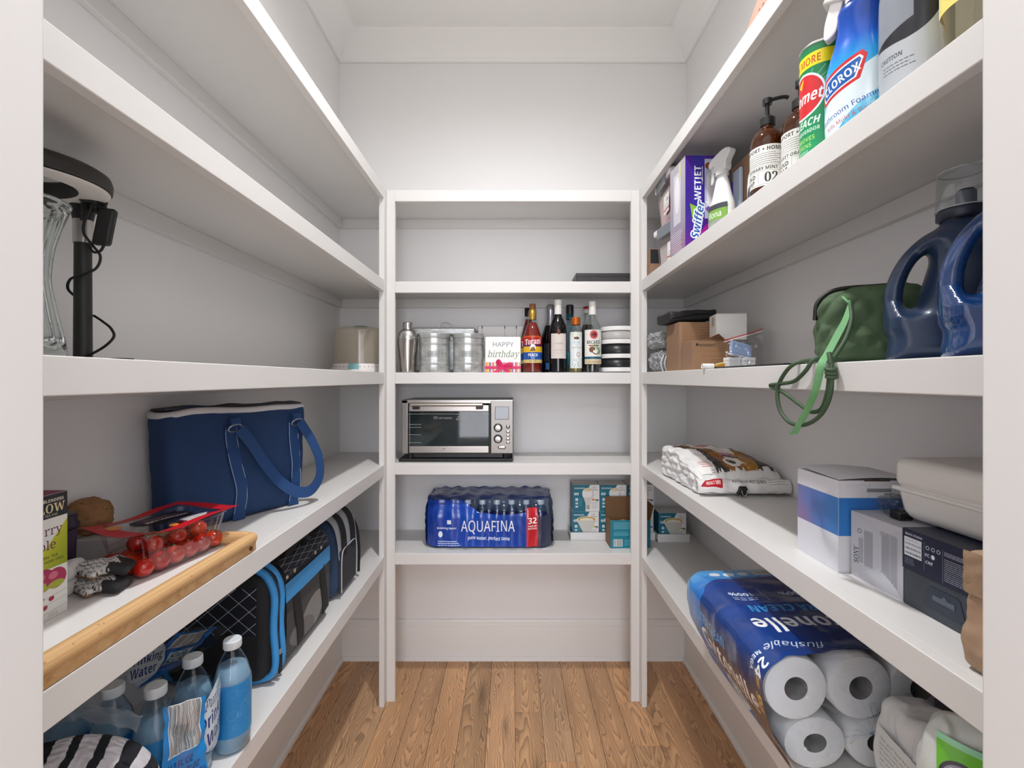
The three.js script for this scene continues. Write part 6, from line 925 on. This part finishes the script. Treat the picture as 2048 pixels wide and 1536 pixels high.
{
  // knitted work gloves
  const glove = (name, label, pos, turn, tilt, dots) => {
    const o = thing('knit_glove', label, 'glove', pos, turn, 'patterned gloves on the tray'); void name;
    const caps = [[[0, 0.014, 0], [0.03, 0.016, 0], 0.019, 0.02]]; const F4 = [[0.024, 0.012], [0.008, 0.006], [-0.008, 0.004], [-0.022, -0.004]];
    F4.forEach(([z, e], i) => { caps.push([[0.03, 0.016, z * 0.8], [0.055 + e * 0.4, 0.021, z], 0.0105, 0.0105], [[0.055 + e * 0.4, 0.021, z], [0.082 + e * 0.3, 0.013 - tilt * 0.1, z * 1.05], 0.0102, 0.0095]); void i; });
    caps.push([[0.01, 0.014, 0.018], [0.034, 0.011, 0.037], 0.0105, 0.009]);
    const sd = (p) => { let acc = 0; const K = 260; for (const [a, b, r0, r1] of caps) { const ab = [b[0] - a[0], b[1] - a[1], b[2] - a[2]], ap = [p[0] - a[0], p[1] - a[1], p[2] - a[2]], t = Math.max(0, Math.min(1, (ap[0] * ab[0] + ap[1] * ab[1] + ap[2] * ab[2]) / (ab[0] ** 2 + ab[1] ** 2 + ab[2] ** 2))); const d = Math.hypot(ap[0] - ab[0] * t, ap[1] - ab[1] * t, ap[2] - ab[2] * t) - (r0 + (r1 - r0) * t); acc += Math.exp(-K * d); } return Math.log(acc) / K; };
    const g = iso((x, y, z) => Math.min(sd([x, y, z]), y), [0.042, 0.016, 0], 0.064, 56), p = g.attributes.position, col = new Float32Array(p.count * 3);
    for (let i = 0; i < p.count; i++) { const x = p.getX(i), y = p.getY(i), z = p.getZ(i); let c = y < 0.0105 ? [0.33, 0.19, 0.1] : [0.72, 0.7, 0.67]; const tip = x > 0.066 + 0.008 * Math.sin(z * 160); if (tip) c = [0.022, 0.022, 0.024]; else if (y >= 0.0105 && Math.sin(x * dots) * Math.sin(z * dots + (Math.floor(x * dots / Math.PI) % 2) * 1.57) > 0.42) c = [0.03, 0.03, 0.03]; col.set(c, i * 3); }
    g.setAttribute('color', new THREE.BufferAttribute(col, 3));
    part('hand', g, new THREE.MeshPhysicalMaterial({ color: 0xffffff, vertexColors: true, roughness: 0.9, sheen: 0.4, sheenRoughness: 0.7 }), o);
    part('cuff', softBox(0.1, 0.033, 0.074, 0.015, 44, (x, y, z) => { const rib = 0.0009 * Math.sin((z + 0.12 * x) * 900), wv = 0.006 * Math.sin(x * 50 + 1); return [x - 0.058, Math.max(0, y * (0.9 + 0.16 * Math.sin(x * 40)) + rib + 0.002 * noise3(x * 30, y * 30, z * 30)), z * (1 + 1.2 * Math.max(0, -x)) + wv * 0.4]; }), S(0xe3e1dd, 0.95), o);
    o.scale.setScalar(0.68); return o;
  };
  glove('a', 'patterned knit glove with white ribbed cuff, lower of the pair before the punnet', [-0.672, TY, -0.735], 0.12, 0, 620);
  glove('b', 'patterned knit glove with folded white cuff, laid on top of the other', [-0.675, TY + 0.0225, -0.74], 0.3, 0.02, 560);
}

// ================================================================ left wall, lowest shelf: pet carriers, bottled water, zebra pouch
{
  const meshMat = (c0, c1, extra) => print(512, 384, (x, w, h) => { F(x, c0, 0, 0, w, h); if (extra) extra(x, w, h); x.strokeStyle = c1; x.lineWidth = 1.2; for (let i = -h; i < w; i += 6) { x.beginPath(); x.moveTo(i, 0); x.lineTo(i + h, h); x.stroke(); x.beginPath(); x.moveTo(i + h, 0); x.lineTo(i, h); x.stroke(); } }, 0.6);
  const quilt = print(512, 384, (x, w, h) => { F(x, '#11151f', 0, 0, w, h); x.strokeStyle = '#d3deec'; x.lineWidth = 4; x.setLineDash([14, 3]); for (let i = -600; i < w + 600; i += 128) { x.beginPath(); x.moveTo(i, 0); x.lineTo(i + h * 0.9, h); x.stroke(); x.beginPath(); x.moveTo(i + h * 0.9, 0); x.lineTo(i, h); x.stroke(); } }, 0.7);
  const black = S(0x16181c, 0.75), blue = S(0x3a95d8, 0.55), webB = S(0x121315, 0.7);
  const o = thing('pet_carrier', 'black mesh pet carrier with bright blue zip and band', 'carrier', [-0.684, M1, -1.262]);
  const w = 0.25, h = 0.262, d = 0.37;
  const sh = (x, y, z) => { const t = y / h, k = 1 - 0.1 * Math.max(0, t - 0.75) * 4 * 0.25; return [x * k + (x > 0 ? 0.006 * Math.sin(Math.PI * t) * Math.cos(z / d * 2.6) : 0), y, z * (1 - 0.02 * t)]; };
  part('shell', softBox(w, h, d, 0.038, 40, sh), black, o);
  part('quilted_end', sheet((u, v) => [(u - 0.5) * (w - 0.06), 0.125 + 0.105 * v, d / 2 + 0.0012 - 0.003 * v], 6, 6), quilt, o);
  part('mesh_end', sheet((u, v) => [(u - 0.5) * (w - 0.06), 0.02 + 0.103 * v, d / 2 + 0.0012], 6, 6), meshMat('#2b2d30', 'rgba(8,8,9,0.8)'), o);
  const loop = (z, inset, r, m, nm) => part(nm, tube([[w / 2 - inset, 0.03, z], [w / 2 - inset, h * 0.5, z], [w / 2 - inset - 0.001, h - 0.04, z], [w / 2 - 0.03, h - inset, z], [0, h - inset + 0.003, z], [-w / 2 + 0.03, h - inset, z], [-w / 2 + inset, h - 0.045, z], [-w / 2 + inset, 0.03, z], [-w / 2 + 0.03, 0.004 + r, z], [w / 2 - 0.03, 0.004 + r, z]], r, 180, 8, true), m, o);
  loop(d / 2 - 0.018, -0.001, 0.0085, blue, 'blue_piping'); loop(d / 2 - 0.034, -0.002, 0.003, S(0x1b2b44, 0.5), 'zip_track'); loop(d / 2 - 0.05, -0.001, 0.0085, blue, 'blue_piping');
  part('zip_pull', merge(rboxAt(w / 2 + 0.004, 0.06, d / 2 - 0.039, w / 2 + 0.01, 0.074, d / 2 - 0.031, 0.002)), steel, o);
  part('pull_tab', rboxAt(w / 2 + 0.006, 0.018, d / 2 - 0.041, w / 2 + 0.011, 0.062, d / 2 - 0.029, 0.002), webB, o);
  const X = (y, z) => sh(w / 2, y, z)[0] + 0.002, zA = d / 2 - 0.07, zB = -d / 2 + 0.03;
  part('mesh_side', sheet((u, v) => { const z = zA + (zB - zA) * u, y = 0.03 + 0.14 * v; return [X(y, z) + 0.0005, y, z]; }, 16, 10), meshMat('#57595b', 'rgba(16,16,17,0.75)', (x, W2, H2) => { ell(x, '#c9c7c5', 290, 270, 150, 120, -0.5); ell(x, '#a3a2a1', 170, 320, 140, 80, 0.3); poly(x, '#3a3b3d', [[0, 0], [W2, 0], [W2, 110], [0, 90]]); }), o);
  part('blue_band', sheet((u, v) => { const z = zA + 0.004 + (zB - zA - 0.008) * u, y = 0.166 + 0.045 * v; return [X(y, z) + 0.0015, y, z]; }, 16, 4), blue, o);
  part('quilted_strip', sheet((u, v) => { const z = zA + (zB - zA) * u, a = v * 1.2; return [w / 2 - 0.036 + 0.039 * Math.cos(a), h - 0.0375 + 0.039 * Math.sin(a), z]; }, 16, 8), quilt, o);
  for (const z of [zA - 0.05, zB + 0.06]) part('webbing', strap([[X(0.17, z), 0.17, z], [X(0.12, z) + 0.002, 0.12, z - 0.006], [X(0.07, z) + 0.002, 0.07, z - 0.022], [X(0.03, z) + 0.001, 0.03, z - 0.03]], 0.036, [1, 0, 0], 30), webB, o);
  for (const z of [zA - 0.03, zB + 0.075]) { const t = part('leather_tab', rboxAt(w / 2 - 0.004, 0.214, z - 0.032, w / 2 + 0.0025, 0.234, z + 0.032, 0.002), webB, o, null, [0, 0, 0]); for (const q of [-0.02, 0.02]) part('rivet', new THREE.SphereGeometry(0.0052, 16, 10).scale(0.5, 1, 1), steel, t, [w / 2 + 0.003, 0.224, z + q]); }
  part('carry_handle', strap([[w / 2 - 0.02, h - 0.022, zA - 0.03], [w / 2 - 0.016, h + 0.012, zA - 0.07], [w / 2 - 0.018, h + 0.022, (zA + zB) / 2], [w / 2 - 0.016, h + 0.014, zB + 0.11], [w / 2 - 0.02, h - 0.022, zB + 0.07]], 0.02, [1, 0.3, 0], 40), webB, o);
  part('top_flap', rboxAt(-0.06, h - 0.001, zB + 0.01, 0.075, h + 0.006, zA - 0.02, 0.003), black, o); for (const x of [0.06, 0.075]) part('flap_piping', tube([[x, h + 0.006, zA - 0.03], [x, h + 0.007, zB + 0.02]], 0.003, 10, 6), blue, o);

  const p = thing('pet_carrier', 'navy carrier bag with arched top and grey pocket beside the corner post', 'carrier', [-0.684, M1, -1.593]);
  const h2 = 0.264, d2 = 0.225, navy = S(0x2c4363, 0.7), grey = S(0xb3b9bf, 0.7);
  const arch = (x, y, z) => { const t = Math.max(0, y / h2 - 0.45) / 0.55; return [x * (1 - 0.22 * t * t), y, z * (1 - 0.05 * t)]; };
  part('shell', softBox(0.25, h2, d2, 0.05, 36, arch), navy, p);
  const crown2 = new THREE.CatmullRomCurve3(V3([[0.1262, 0.13, 0], [0.1205, 0.19, 0], [0.108, 0.235, 0], [0.089, 0.2575, 0], [0.06, 0.2675, 0], [-0.02, 0.2685, 0]]));
  part('top_panel', sheet((u, v) => { const q = crown2.getPointAt(v); return [q.x, q.y, (0.5 - u) * (d2 - 0.05)]; }, 8, 24), grey, p);
  for (const z of [0.05, -0.035]) part('webbing', strap(Array.from({ length: 9 }, (_, i) => { const q = crown2.getPointAt(i / 9), f = 1 + 0.25 * Math.sin(i * 0.9); return [q.x + 0.004 * f, q.y + 0.003 * f, z - 0.004 * i]; }), 0.034, [1, 0.7, 0], 36), webB, p);
  part('rim_binding', tube([[0.127, 0.02, -d2 / 2 + 0.012], [0.128, 0.12, -d2 / 2 + 0.012], [0.118, 0.19, -d2 / 2 + 0.016], [0.08, 0.245, -d2 / 2 + 0.022], [0, 0.262, -d2 / 2 + 0.024]], 0.0055, 60, 8), webB, p);
  part('pocket', softBox(0.012, 0.135, d2 * 0.68, 0.005, 18, (x, y, z) => [x, y, z]), S(0x24282e, 0.65), p, [0.123, 0.02, 0.004]);
  part('pocket_piping', tube([[0.131, 0.022, 0.077], [0.131, 0.13, 0.074], [0.13, 0.152, 0.06], [0.13, 0.156, 0], [0.13, 0.152, -0.055], [0.131, 0.13, -0.068], [0.131, 0.022, -0.07]], 0.0022, 80, 6), grey, p);
}
{
  const pet = clearMat(0xe3eef6, 0.04), capM = S(0xdfe6ea, 0.45), lab = print(512, 256, (x, w, h) => { const g = x.createLinearGradient(0, 0, w, h); g.addColorStop(0, '#27a3ea'); g.addColorStop(0.5, '#45b6f2'); g.addColorStop(1, '#1f97e0'); x.fillStyle = g; x.fillRect(0, 0, w, h); for (let i = 0; i < 60; i++) { x.strokeStyle = `rgba(200,235,255,${rr(0.1, 0.45)})`; x.lineWidth = rr(1, 4); x.beginPath(); x.arc(rr(0, w), rr(0, h), rr(4, 26), 0, 7); x.stroke(); } }, 0.25);
  const b0 = thing('water_bottle', '', 'bottle', [0, 0, 0], 0, 'blue labelled water bottles on the left shelf');
  part('body', lathe([[0, 0.004], [0.018, 0.004], [0.026, 0], [0.0315, 0.006], [0.0325, 0.03], [0.031, 0.036], [0.0325, 0.042], [0.0325, 0.125], [0.031, 0.14], [0.025, 0.162], [0.0165, 0.18], [0.013, 0.187], [0.013, 0.195]], 40), pet, b0);
  part('water', lathe([[0, 0.005], [0.029, 0.005], [0.0305, 0.03], [0.031, 0.13], [0.024, 0.158], [0, 0.158]], 32), S(0xcfeaf6, 0.5, 0, { transmission: 0.5, thickness: 0 }), b0);
  lab.transmission = 0.5; lab.thickness = 0; lab.roughness = 0.5;
  part('label', new THREE.CylinderGeometry(0.0329, 0.0329, 0.098, 40, 1, true), lab, b0, [0, 0.084, 0]);
  part('cap', creased(lathe([[0.0155, 0.192], [0.0162, 0.194], [0.016, 0.206], [0.0145, 0.208], [0, 0.208]], 32), 0.5), capM, b0);
  const P = [[-0.545, -0.913, 'water bottle with blue label standing loose beside the pet carrier'], [-0.589, -0.775, 'water bottle nearest the shelf edge, behind the zebra pouch'], [-0.66, -0.775, 'water bottle second from the shelf edge behind the zebra pouch'], [-0.731, -0.775, 'water bottle by the wall behind the zebra pouch'], [-0.583, -0.856, 'water bottle half hidden in the torn film, between the shelf edge bottles']];
  P.forEach(([x, z, l], i) => { const r = i ? copyOf(b0, 'water_bottle', l) : b0; r.userData.label = l; r.position.set(x, M1, z); r.rotation.y = i * 1.1; });
  const o = thing('torn_film', 'torn blue and clear shrink film draped over the water bottles', 'film', [0, M1, 0]);
  const wr = (a, b, k) => 0.005 * noise3(a * 26, b * 26, k) + 0.0025 * noise3(a * 60, b * 60, k + 3), clearF = clearMat(0xe8f0f5, 0.09), blueF = S(0x1a6fc0, 0.22, 0, { transmission: 0.25, thickness: 0, clearcoat: 0.5 });
  const quad = (A, B, C, D, k, amp = 1) => (u, v) => { const p = [0, 1, 2].map((i) => (A[i] * (1 - u) + B[i] * u) * v + (C[i] * (1 - u) + D[i] * u) * (1 - v)); const n = amp * (wr(p[0], p[2], k) + 0.006 * Math.sin(u * 5 + v * 3)); return [p[0], p[1] + n * 0.6, p[2] + n]; };
  const bandF = quad([-0.668, 0.209, -0.93], [-0.588, 0.214, -0.945], [-0.664, 0.16, -0.835], [-0.612, 0.19, -0.845], 1), clearTop = quad([-0.79, 0.207, -0.95], [-0.56, 0.215, -0.95], [-0.78, 0.17, -0.82], [-0.6, 0.196, -0.83], 1), up = (f, o2, u0, u1, v0, v1) => (u, v) => { const q = f(u0 + (u1 - u0) * u, v0 + (v1 - v0) * v); return [q[0], q[1] + o2 * 0.5, q[2] + o2]; };
  part('top_film', sheet((u, v) => { const q = clearTop(u, v); return [q[0], q[1] - 0.004, q[2] - 0.004]; }, 40, 40), clearF, o);
  part('blue_band', sheet(bandF, 30, 30), blueF, o);
  part('barcode', sheet(up(bandF, 0.002, 0.12, 0.82, 0.66, 0.95), 12, 10), print(160, 110, (x) => bars(x, 0, 0, 160, 110), 0.3), o);
  part('recycling_marks', sheet(up(bandF, 0.002, 0.3, 0.85, 0.3, 0.56), 12, 10), print(128, 128, (x) => { F(x, '#a9b9c4', 0, 0, 128, 128); for (const [a, b] of [[36, 36], [92, 36], [36, 92], [92, 92]]) { x.strokeStyle = '#1c222a'; x.lineWidth = 9; x.beginPath(); x.arc(a, b, 16, 0.3, 5.4); x.stroke(); } }, 0.4), o);
  const oval = print(512, 360, (x, w, h) => { const g = x.createLinearGradient(0, 0, 0, h); g.addColorStop(0, '#d3dfe8'); g.addColorStop(1, '#bfd0dc'); x.fillStyle = g; x.fillRect(0, 0, w, h); T(x, 'Purified', 250, 70, 84, '#1d2f7a', { italic: true, font: 'serif' }); T(x, 'Drinking', 256, 165, 104, '#1f2f78', { bold: true }); T(x, 'Water', 256, 265, 104, '#1f2f78', { bold: true }); T(x, 'New & Refreshing', 256, 335, 34, '#5b7fae', { italic: true }); }, 0.28);
  const disc = (f) => { const pos = [], uv = [], idx = [], N = 40, R = 8; for (let j = 0; j <= R; j++) for (let i = 0; i <= N; i++) { const a = i / N * 6.283, r = j / R, u = 0.5 + 0.5 * r * Math.cos(a), v = 0.5 + 0.5 * r * Math.sin(a); pos.push(...f(u, v)); uv.push(u, v); } for (let j = 0; j < R; j++) for (let i = 0; i < N; i++) { const a = j * (N + 1) + i; idx.push(a, a + N + 1, a + N + 2, a, a + N + 2, a + 1); } const g = new THREE.BufferGeometry(); g.setAttribute('position', new THREE.Float32BufferAttribute(pos, 3)); g.setAttribute('uv', new THREE.Float32BufferAttribute(uv, 2)); g.setIndex(idx); g.computeVertexNormals(); return g; };
  part('oval_print', disc(up(quad([-0.745, 0.2, -0.905], [-0.662, 0.218, -0.91], [-0.672, 0.168, -0.815], [-0.612, 0.198, -0.82], 1, 0.5), 0.003, 0, 1, 0, 1)), oval, o);
  part('side_film', sheet((u, v) => { const z = -0.74 - 0.15 * u, y = 0.004 + 0.2 * (1 - v) * (1 - 0.25 * u), x = -0.5515 + 0.02 * Math.sin(v * 3) - 0.02 * u * u + wr(z, y, 7); return [Math.min(-0.53, x), y, z]; }, 40, 40), clearF, o);
  part('oval_print', disc((u, v) => { const z = -0.795 - 0.085 * u, y = 0.065 + 0.11 * v, x = -0.538 + 0.012 * Math.sin(u * 4) + wr(z, y, 7) * 0.3; return [Math.min(-0.524, x), y + 0.03 * (u - 0.5), z]; }), oval, o);
  part('blue_corner', sheet((u, v) => { const y = 0.004 + 0.186 * v - 0.02 * u * v, x = -0.552 + 0.026 * u + wr(v * 0.12, u * 0.06, 4) * 0.8, z = -0.7345 - 0.07 * u - 0.012 * (1 - u) * v + wr(u * 0.05, y, 2) * 0.3; return [x, y, z]; }, 24, 24), print(320, 420, (x, w, h) => { F(x, '#1f8ad6', 0, 0, w, h); bars(x, 30, 0, 250, 190); for (let i = 0; i < 5; i++) T(x, ['16.9 FL OZ', '1 PT 0.9 FL OZ', '500 mL BOTTLES', '1.4 GAL', 'QUALITY'][i], 30, 226 + i * 40, 36, '#163a86', { align: 'left', bold: true }); }, 0.28), o);
  part('milky_flap', sheet((u, v) => { const x = -0.74 + 0.16 * u, y = 0.178 + 0.018 * v + 0.012 * Math.sin(u * 3) - 0.012 * u + wr(x, v * 0.05, 8), z = -0.725 - 0.012 * v + wr(x, y, 5) * 0.5; return [x, y, z]; }, 24, 12), S(0xdfe8ee, 0.25, 0, { transmission: 0.75, thickness: 0 }), o);
}
{
  const o = thing('zebra_pouch', 'fuzzy black and white zebra striped pouch at the near end of the shelf', 'pouch', [-0.612, M1, -0.662], 0.35);
  const g = softBox(0.19, 0.205, 0.08, 0.036, 60, (x, y, z) => { const t = y / 0.205, n = 0.0016 * noise3(x * 90, y * 90, z * 90) + 0.004 * noise3(x * 14, y * 14, z * 14); const drop = 0.05 * Math.pow(Math.max(0, x / 0.095 + 0.1), 2) * t; return [x * (1 + n * 2), y < 0.004 ? y : Math.max(0, y - drop + n), z * (1 - 0.3 * t) + n]; });
  part('body', g, print(512, 512, (x, w, h) => { F(x, '#cfcdd2', 0, 0, w, h); x.strokeStyle = '#1a1c22'; x.lineCap = 'round'; for (let i = -2; i < 7; i++) { x.lineWidth = 34 + 10 * Math.sin(i * 2); x.beginPath(); x.moveTo(i * 86 + 90, -30); x.bezierCurveTo(i * 86 + 40, 120, i * 86 + 50, 200, i * 86 - 10, 300); x.bezierCurveTo(i * 86 - 40, 380, i * 86 - 120, 420, i * 86 - 140, 560); x.stroke(); } for (let i = 0; i < 6000; i++) F(x, rnd() > 0.5 ? 'rgba(255,255,255,0.12)' : 'rgba(0,0,0,0.14)', rr(0, w), rr(0, h), 3, 2); }, 0.95, { sheen: 0.5, sheenRoughness: 0.6 }), o);
  part('seam', tube([[-0.082, 0.02, 0.03], [-0.088, 0.1, 0.026], [-0.082, 0.17, 0.02], [-0.06, 0.198, 0.012]], 0.0018, 40, 6), S(0x2a2a2c, 0.8), o);
}

renderer.render(scene, camera);
